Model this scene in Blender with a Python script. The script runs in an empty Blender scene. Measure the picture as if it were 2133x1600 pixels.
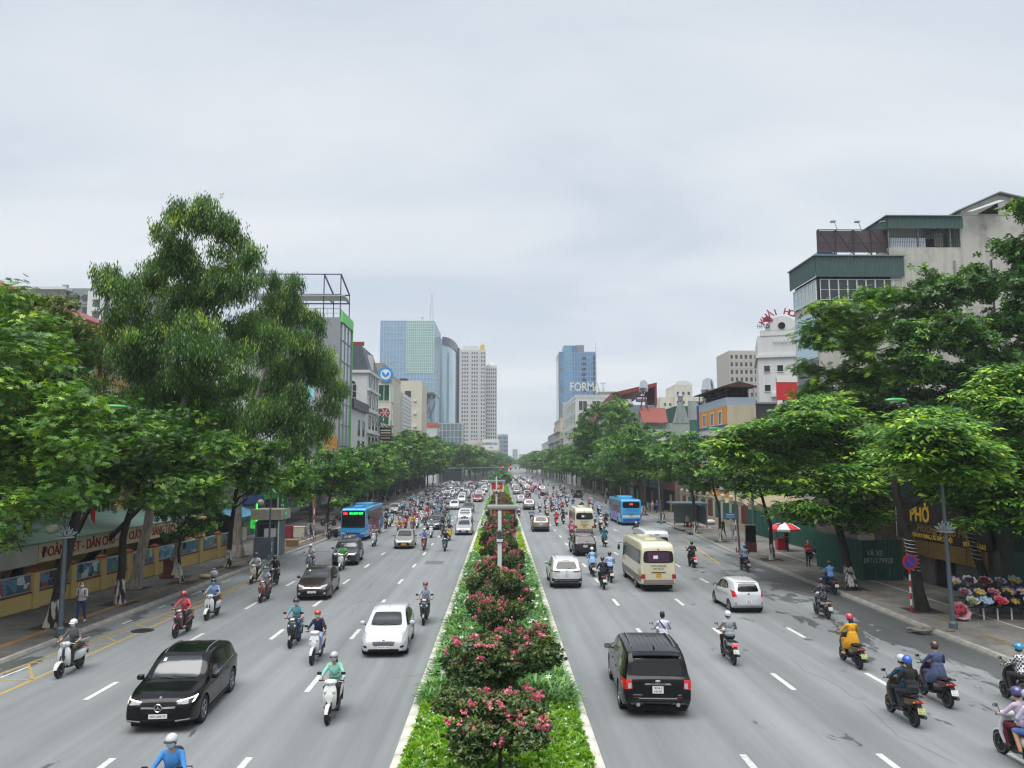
import bpy,bmesh,math,random
import numpy as np
from mathutils import Vector,Matrix
from mathutils.bvhtree import BVHTree
R=math.radians
random.seed(7);rng=np.random.default_rng(7)
scn=bpy.context.scene
COL=scn.collection
# ------------------------------------------------------------------ camera, sky, sun, exposure
CAM_H=7.0;FPX=1600.0;PITCH=R(6.0);YAW=-math.atan(24.5/1600.0)
cam_d=bpy.data.cameras.new('camera');cam=bpy.data.objects.new('camera',cam_d);COL.objects.link(cam)
cam_d.sensor_width=36.0;cam_d.lens=36.0*FPX/2133.0;cam_d.clip_start=0.1;cam_d.clip_end=9000
cam.location=(0,0,CAM_H);cam.rotation_euler=(R(90)+PITCH,0,YAW)
scn.camera=cam
SUN_EL,SUN_AZ=R(74),R(200)  # azimuth measured clockwise from +Y
world=bpy.data.worlds.new('World');scn.world=world;world.use_nodes=True
SKY_L=0.222
def make_world():
 nt=world.node_tree;N=nt.nodes;L=nt.links;N.clear()
 out=N.new('ShaderNodeOutputWorld');bg=N.new('ShaderNodeBackground');bg.inputs['Strength'].default_value=0.1
 sky=N.new('ShaderNodeTexSky');sky.sky_type='NISHITA';sky.sun_disc=False
 sky.sun_elevation=SUN_EL;sky.sun_rotation=SUN_AZ;sky.air_density=1.0;sky.dust_density=3.0
 tc=N.new('ShaderNodeTexCoord');sep=N.new('ShaderNodeSeparateXYZ');L.new(tc.outputs['Generated'],sep.inputs[0])
 add=N.new('ShaderNodeMath');add.operation='MAXIMUM';add.inputs[1].default_value=0.0;L.new(sep.outputs['Z'],add.inputs[0])
 ad2=N.new('ShaderNodeMath');ad2.operation='ADD';ad2.inputs[1].default_value=0.22;L.new(add.outputs[0],ad2.inputs[0])
 dx=N.new('ShaderNodeMath');dx.operation='DIVIDE';L.new(sep.outputs['X'],dx.inputs[0]);L.new(ad2.outputs[0],dx.inputs[1])
 dy=N.new('ShaderNodeMath');dy.operation='DIVIDE';L.new(sep.outputs['Y'],dy.inputs[0]);L.new(ad2.outputs[0],dy.inputs[1])
 cb=N.new('ShaderNodeCombineXYZ');L.new(dx.outputs[0],cb.inputs[0]);L.new(dy.outputs[0],cb.inputs[1])
 mp=N.new('ShaderNodeMapping');mp.inputs['Rotation'].default_value=(0,0,R(-38));mp.inputs['Scale'].default_value=(0.55,1.25,1)
 L.new(cb.outputs[0],mp.inputs[0])
 n1=N.new('ShaderNodeTexNoise');n1.inputs['Scale'].default_value=1.5;n1.inputs['Detail'].default_value=6;n1.inputs['Roughness'].default_value=0.5
 n1.inputs['Distortion'].default_value=0.5;L.new(mp.outputs[0],n1.inputs['Vector'])
 cr=N.new('ShaderNodeValToRGB');e=cr.color_ramp.elements
 e[0].position=0.34;e[0].color=(0.835,0.925,1.05,1);e[1].position=0.66;e[1].color=(1.13,1.17,1.215,1)
 m=e.new(0.5);m.color=(0.98,1.045,1.13,1)
 L.new(n1.outputs['Fac'],cr.inputs['Fac'])
 sc=N.new('ShaderNodeVectorMath');sc.operation='SCALE';sc.inputs['Scale'].default_value=SKY_L*10;L.new(cr.outputs[0],sc.inputs[0])
 mix=N.new('ShaderNodeMix');mix.data_type='RGBA';mix.inputs[0].default_value=0.955
 L.new(sky.outputs[0],mix.inputs[6]);L.new(sc.outputs[0],mix.inputs[7])
 L.new(mix.outputs[2],bg.inputs['Color']);L.new(bg.outputs[0],out.inputs['Surface'])
make_world()
sun_d=bpy.data.lights.new('sun','SUN');sun_d.energy=1.5;sun_d.angle=R(60);sun_d.color=(1.0,0.985,0.955)
sun=bpy.data.objects.new('sun',sun_d);COL.objects.link(sun)
_sd=Vector((math.sin(SUN_AZ)*math.cos(SUN_EL),math.cos(SUN_AZ)*math.cos(SUN_EL),math.sin(SUN_EL)))
sun.rotation_euler=_sd.to_track_quat('Z','Y').to_euler();sun.location=(0,0,60)
scn.view_settings.view_transform='Standard';scn.view_settings.look='None'
scn.view_settings.exposure=1.72;scn.view_settings.gamma=1.0;scn.view_settings.use_curve_mapping=False
scn.render.engine='CYCLES'
scn.cycles.max_bounces=7;scn.cycles.diffuse_bounces=3;scn.cycles.glossy_bounces=3;scn.cycles.transmission_bounces=4
scn.cycles.transparent_max_bounces=6;scn.cycles.volume_bounces=0
scn.cycles.use_denoising=True;scn.cycles.caustics_reflective=False;scn.cycles.caustics_refractive=False
scn.cycles.use_adaptive_sampling=True;scn.cycles.adaptive_threshold=0.012;scn.cycles.filter_width=1.3
# ------------------------------------------------------------------ survey: picture pixel -> place
_CM=Matrix.LocRotScale(cam.location,cam.rotation_euler,None)
def ray(px,py):
 return(_CM.to_3x3()@Vector(((px-1066.5)/FPX,(800.0-py)/FPX,-1.0)))
def G(px,py,z=0.0):  # the place on level z seen at a pixel
 d=ray(px,py);t=(z-CAM_H)/d.z
 return Vector((d.x*t,d.y*t,z))
def V(px,py,Y):  # the place at distance Y seen at a pixel
 d=ray(px,py);t=Y/d.y
 return Vector((d.x*t,Y,CAM_H+d.z*t))
def VX(px,py,X):  # the place on the plane x = X seen at a pixel
 d=ray(px,py);t=X/d.x
 return Vector((X,d.y*t,CAM_H+d.z*t))
# ------------------------------------------------------------------ colour and materials
def lin(c):
 if isinstance(c,str):
  c=c.lstrip('#');c=[int(c[i:i+2],16)/255 for i in(0,2,4)]
 return tuple((v/12.92 if v<=0.04045 else((v+0.055)/1.055)**2.4)for v in c[:3])
MATS={}
def newmat(name):
 m=bpy.data.materials.new(name);m.use_nodes=True
 b=m.node_tree.nodes['Principled BSDF']
 return m,m.node_tree,b
def pm(col,rough=0.6,metal=0.0,coat=0.0,spec=0.5,noise=0.0,scale=8.0,emis=0.0,ior=None,bump=0.0,name=None,raw=False):
 key=(str(col),rough,metal,coat,spec,noise,scale,emis,ior,bump)
 if key in MATS:return MATS[key]
 c=tuple(col)if raw else lin(col)
 m,nt,b=newmat(name or 'surface');N=nt.nodes;L=nt.links
 b.inputs['Base Color'].default_value=(*c,1);b.inputs['Roughness'].default_value=rough;b.inputs['Metallic'].default_value=metal
 b.inputs['Coat Weight'].default_value=coat;b.inputs['Coat Roughness'].default_value=0.04;b.inputs['Specular IOR Level'].default_value=spec
 if ior:b.inputs['IOR'].default_value=ior
 if emis:b.inputs['Emission Color'].default_value=(*c,1);b.inputs['Emission Strength'].default_value=emis
 if noise or bump:
  tc=N.new('ShaderNodeTexCoord');n=N.new('ShaderNodeTexNoise');n.inputs['Scale'].default_value=scale;n.inputs['Detail'].default_value=5
  n.inputs['Roughness'].default_value=0.62
  L.new(tc.outputs['Object'],n.inputs['Vector'])
  if noise:
   mr=N.new('ShaderNodeMapRange');mr.inputs[1].default_value=0.25;mr.inputs[2].default_value=0.75
   mr.inputs[3].default_value=1-noise;mr.inputs[4].default_value=1+noise*0.6;L.new(n.outputs['Fac'],mr.inputs[0])
   v=N.new('ShaderNodeVectorMath');v.operation='SCALE';v.inputs[0].default_value=c;L.new(mr.outputs[0],v.inputs['Scale'])
   L.new(v.outputs[0],b.inputs['Base Color'])
  if bump:
   bp=N.new('ShaderNodeBump');bp.inputs['Strength'].default_value=bump;bp.inputs['Distance'].default_value=0.02
   L.new(n.outputs['Fac'],bp.inputs['Height']);L.new(bp.outputs[0],b.inputs['Normal'])
 MATS[key]=m
 return m
def wallmat(col,stain=0.35,streak=0.5,name='plaster',stain_col='4a4a42',scale=0.5):
 key=('wall',str(col),stain,streak,stain_col,scale)
 if key in MATS:return MATS[key]
 m,nt,b=newmat(name);N=nt.nodes;L=nt.links
 tc=N.new('ShaderNodeTexCoord')
 n1=N.new('ShaderNodeTexNoise');n1.inputs['Scale'].default_value=scale;n1.inputs['Detail'].default_value=8;n1.inputs['Roughness'].default_value=0.68
 L.new(tc.outputs['Object'],n1.inputs['Vector'])
 mp=N.new('ShaderNodeMapping');mp.inputs['Scale'].default_value=(2.2,2.2,0.12);L.new(tc.outputs['Object'],mp.inputs[0])
 n2=N.new('ShaderNodeTexNoise');n2.inputs['Scale'].default_value=1.0;n2.inputs['Detail'].default_value=5;L.new(mp.outputs[0],n2.inputs['Vector'])
 r1=N.new('ShaderNodeMapRange');r1.inputs[1].default_value=0.5;r1.inputs[2].default_value=0.78;r1.inputs[3].default_value=0;r1.inputs[4].default_value=stain;L.new(n1.outputs['Fac'],r1.inputs[0])
 r2=N.new('ShaderNodeMapRange');r2.inputs[1].default_value=0.52;r2.inputs[2].default_value=0.8;r2.inputs[3].default_value=0;r2.inputs[4].default_value=streak;L.new(n2.outputs['Fac'],r2.inputs[0])
 ad=N.new('ShaderNodeMath');ad.operation='ADD';ad.use_clamp=True;L.new(r1.outputs[0],ad.inputs[0]);L.new(r2.outputs[0],ad.inputs[1])
 mx=N.new('ShaderNodeMix');mx.data_type='RGBA';mx.inputs[6].default_value=(*lin(col),1);mx.inputs[7].default_value=(*lin(stain_col),1)
 L.new(ad.outputs[0],mx.inputs[0]);L.new(mx.outputs[2],b.inputs['Base Color']);b.inputs['Roughness'].default_value=0.85
 bp=N.new('ShaderNodeBump');bp.inputs['Strength'].default_value=0.25;bp.inputs['Distance'].default_value=0.03;L.new(n1.outputs['Fac'],bp.inputs['Height']);L.new(bp.outputs[0],b.inputs['Normal'])
 MATS[key]=m
 return m
def paint(col,metal=0.0,flake=False):
 return pm(col,rough=0.22 if not flake else 0.34,metal=0.55 if flake else 0.0,coat=0.7 if col!='08090b' else 0.25,spec=0.5 if col!='08090b' else 0.2,noise=0.03,scale=1.5)
GLASS_CAR=pm('1b2226',rough=0.14,spec=0.7,ior=1.62)
GLASS_DARK=pm('0a0c0e',rough=0.1,spec=0.6)
RUBBER=pm('17171a',rough=0.85,noise=0.1,scale=30)
BLACKPL=pm('141416',rough=0.5,noise=0.08,scale=20)
CHROME=pm('c9ccd0',rough=0.12,metal=1.0)
ALLOY=pm('9a9da2',rough=0.3,metal=0.9)
STEEL=pm('8d9194',rough=0.45,metal=0.6,noise=0.15,scale=6)
WHITEPAINT=pm('d8d8d4',rough=0.6,noise=0.12,scale=5)
PLATE_W=pm('d9dad6',rough=0.4);PLATE_Y=pm('e0a81e',rough=0.4)
TAIL_RED=pm('8a0d10',rough=0.15,coat=0.6);LAMP_ON=pm('ff2a22',rough=0.3,emis=1.1)
LENS=pm('b9c2c8',rough=0.08,metal=0.4,coat=1.0);LENS_ON=pm('fff4e2',rough=0.1,emis=0.7)
DARKGAP=pm('050506',rough=0.9)
# ------------------------------------------------------------------ mesh builder
class MB:
 def __init__(s):s.v=[];s.f=[];s.m=[]
 def quad(s,a,b,c,d,mi=0):
  n=len(s.v);s.v+=[tuple(a),tuple(b),tuple(c),tuple(d)];s.f.append((n,n+1,n+2,n+3));s.m.append(mi);return s
 def poly(s,pts,mi=0):
  n=len(s.v);s.v+=[tuple(p)for p in pts];s.f.append(tuple(range(n,n+len(pts))));s.m.append(mi);return s
 def box(s,x0,x1,y0,y1,z0,z1,mi=0,M=None):
  P=[(x0,y0,z0),(x1,y0,z0),(x1,y1,z0),(x0,y1,z0),(x0,y0,z1),(x1,y0,z1),(x1,y1,z1),(x0,y1,z1)]
  if M is not None:P=[tuple(M@Vector(p))for p in P]
  n=len(s.v);s.v+=P
  for q in((0,3,2,1),(4,5,6,7),(0,1,5,4),(1,2,6,5),(2,3,7,6),(3,0,4,7)):
   s.f.append(tuple(n+i for i in q));s.m.append(mi)
  return s
 def cbox(s,c,d,mi=0,M=None):
  return s.box(c[0]-d[0]/2,c[0]+d[0]/2,c[1]-d[1]/2,c[1]+d[1]/2,c[2]-d[2]/2,c[2]+d[2]/2,mi,M)
 def bar(s,a,b,w,h=None,mi=0):
  a=Vector(a);b=Vector(b);d=b-a;l=d.length
  if l<1e-6:return s
  q=d.to_track_quat('Z','Y').to_matrix().to_4x4();q.translation=a
  h=w if h is None else h
  return s.box(-w/2,w/2,-h/2,h/2,0,l,mi,q)
 def tube(s,pts,rad,n=8,mi=0,caps=True,flat=1.0):
  pts=[Vector(p)for p in pts];k=len(pts)
  if not hasattr(rad,'__len__'):rad=[rad]*k
  up=Vector((0,0,1));base=len(s.v);prev=None
  for i,p in enumerate(pts):
   t=(pts[min(i+1,k-1)]-pts[max(i-1,0)])
   if t.length<1e-9:t=Vector((0,0,1))
   t.normalize()
   a=prev if prev is not None else(up if abs(t.z)<0.9 else Vector((1,0,0)))
   u=(a-t*a.dot(t))
   if u.length<1e-6:u=t.orthogonal()
   u.normalize();w=t.cross(u);prev=u
   for j in range(n):
    an=2*math.pi*j/n
    s.v.append(tuple(p+(u*math.cos(an)*flat+w*math.sin(an))*rad[i]))
  for i in range(k-1):
   for j in range(n):
    a=base+i*n+j;b=base+i*n+(j+1)%n
    s.f.append((a,b,b+n,a+n));s.m.append(mi)
  if caps:
   s.f.append(tuple(base+j for j in reversed(range(n))));s.m.append(mi)
   s.f.append(tuple(base+(k-1)*n+j for j in range(n)));s.m.append(mi)
  return s
 def loft(s,secs,mi=0,caps=True,closed=True):
  base=len(s.v);n=len(secs[0])
  for q in secs:s.v+=[tuple(p)for p in q]
  for i in range(len(secs)-1):
   for j in range(n if closed else n-1):
    a=base+i*n+j;b=base+i*n+(j+1)%n
    s.f.append((a,b,b+n,a+n));s.m.append(mi)
  if caps:
   s.f.append(tuple(base+j for j in reversed(range(n))));s.m.append(mi)
   s.f.append(tuple(base+(len(secs)-1)*n+j for j in range(n)));s.m.append(mi)
  return s
 def lathe(s,prof,n=16,axis='Z',c=(0,0,0),mi=0):
  secs=[]
  for r,h in prof:
   q=[]
   for j in range(n):
    a=2*math.pi*j/n;x,y=r*math.cos(a),r*math.sin(a)
    p={'Z':(x,y,h),'X':(h,x,y),'Y':(y,h,x)}[axis]
    q.append((p[0]+c[0],p[1]+c[1],p[2]+c[2]))
   secs.append(q)
  return s.loft(secs,mi)
 def ell(s,c,r,n=10,m=6,mi=0,M=None):
  secs=[]
  for i in range(m+1):
   th=math.pi*(0.04+0.92*i/m)-math.pi/2
   q=[]
   for j in range(n):
    a=2*math.pi*j/n
    p=Vector((math.cos(a)*math.cos(th)*r[0],math.sin(a)*math.cos(th)*r[1],math.sin(th)*r[2]))
    if M is not None:p=M@p
    q.append((p[0]+c[0],p[1]+c[1],p[2]+c[2]))
   secs.append(q)
  return s.loft(secs,mi)
 def rounded(s,c,d,mi=0,e=4.0,n=16,m=8):
  secs=[];sg=lambda v:math.copysign(abs(v)**(2/e),v)
  for i in range(m+1):
   th=math.pi*(0.02+0.96*i/m)-math.pi/2
   secs.append([(c[0]+d[0]/2*sg(math.cos(2*math.pi*j/n))*sg(math.cos(th)),c[1]+d[1]/2*sg(math.sin(2*math.pi*j/n))*sg(math.cos(th)),c[2]+d[2]/2*sg(math.sin(th)))for j in range(n)])
  return s.loft(secs,mi)
 def prism(s,poly,h0,h1,axis='Z',mi=0):
  def P(p,h):return{'Z':(p[0],p[1],h),'X':(h,p[0],p[1]),'Y':(p[0],h,p[1])}[axis]
  n=len(s.v);k=len(poly)
  s.v+=[P(p,h0)for p in poly]+[P(p,h1)for p in poly]
  s.f.append(tuple(n+i for i in reversed(range(k))));s.m.append(mi)
  s.f.append(tuple(n+k+i for i in range(k)));s.m.append(mi)
  for i in range(k):
   j=(i+1)%k;s.f.append((n+i,n+j,n+k+j,n+k+i));s.m.append(mi)
  return s
 def add(s,o,M=None):
  n=len(s.v);s.v+=o.v if M is None else[tuple(M@Vector(p))for p in o.v]
  s.f+=[tuple(n+i for i in q)for q in o.f];s.m+=o.m
  return s
 def mesh(s,name='m',smooth=None,fix=True):
  me=bpy.data.meshes.new(name);me.from_pydata(s.v,[],s.f)
  if any(s.m):me.polygons.foreach_set('material_index',s.m)
  if fix:
   bm=bmesh.new();bm.from_mesh(me);bmesh.ops.recalc_face_normals(bm,faces=bm.faces);bm.to_mesh(me);bm.free()
  if smooth is not None:
   me.polygons.foreach_set('use_smooth',[True]*len(me.polygons));me.set_sharp_from_angle(angle=R(smooth))
  me.update();return me
def tag(o,label=None,cat=None,group=None,kind=None):
 for k,v in(('label',label),('category',cat),('group',group),('kind',kind)):
  if v:o[k]=v
 return o
def obj(name,me,mats=None,parent=None,loc=None,rot=None,scale=None):
 if isinstance(me,MB):me=me.mesh(name)
 if mats is not None and not isinstance(mats,(list,tuple)):mats=[mats]
 if mats and len(me.materials)==0:
  for m in mats:me.materials.append(m)
 o=bpy.data.objects.new(name,me);COL.objects.link(o)
 if mats:
  for i,m in enumerate(mats):
   if me.materials[i]is not m:o.material_slots[i].link='OBJECT';o.material_slots[i].material=m
 if parent is not None:o.parent=parent
 if loc is not None:o.location=loc
 if rot is not None:o.rotation_euler=rot if hasattr(rot,'__len__')else(0,0,rot)
 if scale is not None:o.scale=scale if hasattr(scale,'__len__')else(scale,)*3
 return o
def empty(name,loc=(0,0,0),rz=0.0,scale=1.0):
 o=bpy.data.objects.new(name,None);COL.objects.link(o);o.location=loc;o.rotation_euler=(0,0,rz);o.scale=(scale,)*3
 o.empty_display_size=0.2
 return o
def text_mesh(txt,size=1.0,depth=0.0,align='CENTER',bold=0.0,shear=0.0,width=None):
 cu=bpy.data.curves.new('t','FONT');cu.body=txt;cu.size=size;cu.extrude=depth;cu.align_x=align;cu.align_y='CENTER';cu.offset=bold;cu.shear=shear
 cu.resolution_u=3
 o=bpy.data.objects.new('t',cu);COL.objects.link(o);dg=bpy.context.evaluated_depsgraph_get();dg.update()
 me=bpy.data.meshes.new_from_object(o.evaluated_get(dg));bpy.data.objects.remove(o);bpy.data.curves.remove(cu)
 me.materials.clear()
 if width and len(me.vertices):
  xs=[v.co.x for v in me.vertices];w=max(xs)-min(xs);k=width/w
  for v in me.vertices:v.co.x*=k
 return me
def text(name,txt,size,mat_,parent,loc,rot,depth=0.0,align='CENTER',bold=0.0,shear=0.0,width=None):
 return obj(name,text_mesh(txt,size,depth,align,bold,shear,width),mat_,parent,loc,rot)
FACE_S=(R(90),0,0)  # upright lettering that faces the camera side (-Y)
FACE_E=(R(90),0,R(90))  # faces +X
FACE_W=(R(90),0,R(-90))  # faces -X
class Proto:
 def __init__(s,name):s.name=name;s.parts=[];s.flat=None
 def part(s,name,mb,keys,parent=None,smooth=40,label=None):
  me=mb.mesh(name,smooth)if isinstance(mb,MB)else mb
  keys=keys if isinstance(keys,(list,tuple))else[keys]
  while len(me.materials)<len(keys):me.materials.append(None)
  s.parts.append((name,me,parent,list(keys),label));return len(s.parts)-1
 def flat_mesh(s):
  if s.flat is None:
   keys=[];vs=[];fs=[];ms=[];sm=[]
   for name,me,par,ks,lb in s.parts:
    n=sum(len(a)for a in vs)//3
    co=np.empty(len(me.vertices)*3);me.vertices.foreach_get('co',co);vs.append(co)
    for p in me.polygons:
     k=ks[p.material_index]if p.material_index<len(ks)else ks[0]
     kk=k if isinstance(k,str)else id(k)
     if kk not in[q[0]for q in keys]:keys.append((kk,k))
     fs.append([n+i for i in p.vertices]);ms.append([q[0]for q in keys].index(kk));sm.append(p.use_smooth)
   me=bpy.data.meshes.new(s.name);me.from_pydata(np.concatenate(vs).reshape(-1,3).tolist(),[],fs)
   me.polygons.foreach_set('material_index',ms);me.polygons.foreach_set('use_smooth',sm);me.set_sharp_from_angle(angle=R(40));me.update()
   for _ in keys:me.materials.append(None)
   s.flat=(me,[k[1]for k in keys])
  return s.flat
 def spawn(s,loc,rz=0.0,mats=None,label=None,cat=None,group=None,scale=1.0,flat=False,name=None,rot=None,skip=()):
  mats=mats or{}
  res=lambda k:k if not isinstance(k,str)else mats[k]
  def link(o,keys):
   for i,k in enumerate(keys):
    sl=o.material_slots[i];sl.link='OBJECT';sl.material=res(k)
  if flat:
   me,keys=s.flat_mesh();o=bpy.data.objects.new(name or s.name,me);COL.objects.link(o);link(o,keys)
   o.location=loc;o.rotation_euler=rot or(0,0,rz);o.scale=(scale,)*3
   return tag(o,label,cat,group)
  root=empty(name or s.name,loc,rz,scale);tag(root,label,cat,group)
  if rot:root.rotation_euler=rot
  made=[]
  for nm,me,par,keys,lb in s.parts:
   if nm in skip:made.append(None);continue
   o=bpy.data.objects.new(nm,me);COL.objects.link(o);link(o,keys)
   o.parent=root if par is None or made[par]is None else made[par];made.append(o)
   if lb:o['label']=lb
  return root
# ------------------------------------------------------------------ ground, road, pavements, median
LK=[(-30,-18.0),(10,-17.75),(27,-17.5),(43,-17.15),(56,-16.85),(72,-16.1),(80,-15.9),(92,-16.5),(130,-19.2),(300,-20.0),(900,-20.0)]
RK=[(-30,18.0),(32,18.0),(40,18.3),(54,18.4),(60,18.3),(79,19.4),(106,20.5),(300,20.6),(900,20.6)]
def kx(K,y):
 for(a,b),(c,d)in zip(K,K[1:]):
  if a<=y<=c:return b+(d-b)*(y-a)/(c-a)
 return K[-1][1]if y>K[-1][0]else K[0][1]
MED_L,MED_R=-2.52,2.42
def road_material():
 m,nt,b=newmat('worn_asphalt');N=nt.nodes;L=nt.links
 tc=N.new('ShaderNodeTexCoord');P=tc.outputs['Object']
 def noise(scale,det=4,rough=0.55,map_=None,dist=0.0):
  n=N.new('ShaderNodeTexNoise');n.inputs['Scale'].default_value=scale;n.inputs['Detail'].default_value=det;n.inputs['Roughness'].default_value=rough;n.inputs['Distortion'].default_value=dist
  if map_:
   mp=N.new('ShaderNodeMapping');mp.inputs['Scale'].default_value=map_;L.new(P,mp.inputs[0]);L.new(mp.outputs[0],n.inputs['Vector'])
  else:L.new(P,n.inputs['Vector'])
  return n.outputs['Fac']
 def rng_(v,a,b_,c,d):
  r=N.new('ShaderNodeMapRange');r.interpolation_type='SMOOTHSTEP'
  for i,q in enumerate((a,b_,c,d)):r.inputs[i+1].default_value=q
  L.new(v,r.inputs[0]);return r.outputs[0]
 def mul(a,b_):
  r=N.new('ShaderNodeMath');r.operation='MULTIPLY'
  for i,q in enumerate((a,b_)):
   if isinstance(q,(int,float)):r.inputs[i].default_value=q
   else:L.new(q,r.inputs[i])
  return r.outputs[0]
 def add_(a,b_):
  r=N.new('ShaderNodeMath');r.operation='ADD';L.new(a,r.inputs[0])
  if isinstance(b_,(int,float)):r.inputs[1].default_value=b_
  else:L.new(b_,r.inputs[1])
  return r.outputs[0]
 grain=rng_(noise(26,5,0.75),0.25,0.75,0.90,1.08)
 fine=rng_(noise(160,2),0.2,0.8,0.88,1.12)
 big=rng_(noise(0.30,6,0.65,(1.0,0.22,1)),0.3,0.7,0.86,1.08)
 lane=rng_(noise(1.1,4,0.6,(1.0,0.010,1)),0.3,0.7,0.82,1.09)
 blot=rng_(noise(0.9,6,0.7,(1,0.5,1)),0.62,0.75,1.0,0.90)
 drip=rng_(noise(2.6,4,0.6,(1.0,0.6,1)),0.68,0.76,1.0,0.84)
 v=mul(mul(mul(grain,fine),mul(big,lane)),mul(blot,drip))
 sep=N.new('ShaderNodeSeparateXYZ');L.new(P,sep.inputs[0]);X,Y=sep.outputs['X'],sep.outputs['Y']
 # dried wet stains, thicker towards the gutters and on the side by the flower stall
 wn=noise(0.8,6,0.66,(1.0,0.40,1),0.5)
 rx=rng_(X,8.5,17.5,0.0,0.175);ry=rng_(Y,34,75,1.0,0.15);w1=mul(rx,ry)
 gut=mul(rng_(X,15.6,17.2,0.0,0.20),rng_(Y,44,62,1.0,0.0));wet_r=rng_(add_(add_(wn,w1),gut),0.652,0.695,0,1)
 lx=rng_(X,-16.9,-15.6,0.2,0.0);ly=rng_(Y,40,110,1.0,0.45);wet_l=rng_(add_(wn,mul(lx,ly)),0.685,0.73,0,1)
 wet=N.new('ShaderNodeMath');wet.operation='MAXIMUM';L.new(wet_r,wet.inputs[0]);L.new(wet_l,wet.inputs[1])
 dk=rng_(wet.outputs[0],0,1,1.0,0.46)
 v=mul(v,dk)
 sc=N.new('ShaderNodeVectorMath');sc.operation='SCALE';sc.inputs[0].default_value=(0.193,0.205,0.211);L.new(v,sc.inputs['Scale'])
 L.new(sc.outputs[0],b.inputs['Base Color'])
 L.new(rng_(wet.outputs[0],0,1,0.78,0.48),b.inputs['Roughness']);b.inputs['Specular IOR Level'].default_value=0.3
 bp=N.new('ShaderNodeBump');bp.inputs['Strength'].default_value=0.25;bp.inputs['Distance'].default_value=0.01;L.new(fine,bp.inputs['Height']);L.new(bp.outputs[0],b.inputs['Normal'])
 return m
def paving_material(base,base2,mortar,tile=0.42,stain=0.5,seed=0.0):
 m,nt,b=newmat('paving');N=nt.nodes;L=nt.links
 tc=N.new('ShaderNodeTexCoord')
 br=N.new('ShaderNodeTexBrick');br.inputs['Scale'].default_value=1.0/tile;br.inputs['Mortar Size'].default_value=0.02;br.offset=0.5
 br.inputs['Color1'].default_value=(*base,1);br.inputs['Color2'].default_value=(*base2,1);br.inputs['Mortar'].default_value=(*mortar,1)
 br.inputs['Brick Width'].default_value=1.0;br.inputs['Row Height'].default_value=1.0;L.new(tc.outputs['Object'],br.inputs['Vector'])
 n=N.new('ShaderNodeTexNoise');n.inputs['Scale'].default_value=0.55;n.inputs['Detail'].default_value=8;n.inputs['Roughness'].default_value=0.7
 mp=N.new('ShaderNodeMapping');mp.inputs['Location'].default_value=(seed,seed,0);L.new(tc.outputs['Object'],mp.inputs[0]);L.new(mp.outputs[0],n.inputs['Vector'])
 r=N.new('ShaderNodeMapRange');r.inputs[1].default_value=0.35;r.inputs[2].default_value=0.7;r.inputs[3].default_value=1.12;r.inputs[4].default_value=1-stain;L.new(n.outputs['Fac'],r.inputs[0])
 v=N.new('ShaderNodeVectorMath');v.operation='SCALE';L.new(br.outputs['Color'],v.inputs[0]);L.new(r.outputs[0],v.inputs['Scale']);L.new(v.outputs[0],b.inputs['Base Color'])
 b.inputs['Roughness'].default_value=0.82
 return m
ground=obj('ground',MB().quad((-1500,-60,-0.06),(1500,-60,-0.06),(1500,2600,-0.06),(-1500,2600,-0.06)),pm('6d6c66',rough=0.9,noise=0.3,scale=0.02))
tag(ground,kind='structure')
ys=sorted(set([-30,10,20,27,32,36,40,43,50,54,56,60,66,72,79,80,92,106,130,180,300,600,900]))
mb=MB()
for a,c in zip(ys,ys[1:]):mb.quad((kx(LK,a),a,0),(kx(RK,a),a,0),(kx(RK,c),c,0),(kx(LK,c),c,0))
mb.quad((-200,262,0.004),(-19.8,262,0.004),(-19.8,292,0.004),(-200,292,0.004))
road=obj('road',mb,road_material());tag(road,kind='structure')
PAVE_L=paving_material((0.092,0.088,0.084),(0.118,0.112,0.105),(0.05,0.048,0.045),0.4,0.5)
PAVE_R=paving_material((0.20,0.19,0.172),(0.17,0.163,0.15),(0.10,0.098,0.09),0.4,0.55,5.0)
mb=MB()
for a,c in zip(ys,ys[1:]):
 if a>=262:continue
 mb.quad((-60,a,0.14),(kx(LK,a)-0.24,a,0.14),(kx(LK,c)-0.24,c,0.14),(-60,c,0.14))
mb.quad((-60,300,.14),(-9,300,.14),(14,800,.14),(-60,800,.14))
tag(obj('pavement_left',mb,PAVE_L),kind='structure')
mb=MB()
for a,c in zip(ys,ys[1:]):mb.quad((kx(RK,a)+0.24,a,0.14),(70,a,0.14),(70,c,0.14),(kx(RK,c)+0.24,c,0.14))
tag(obj('pavement_right',mb,PAVE_R),kind='structure')
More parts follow.
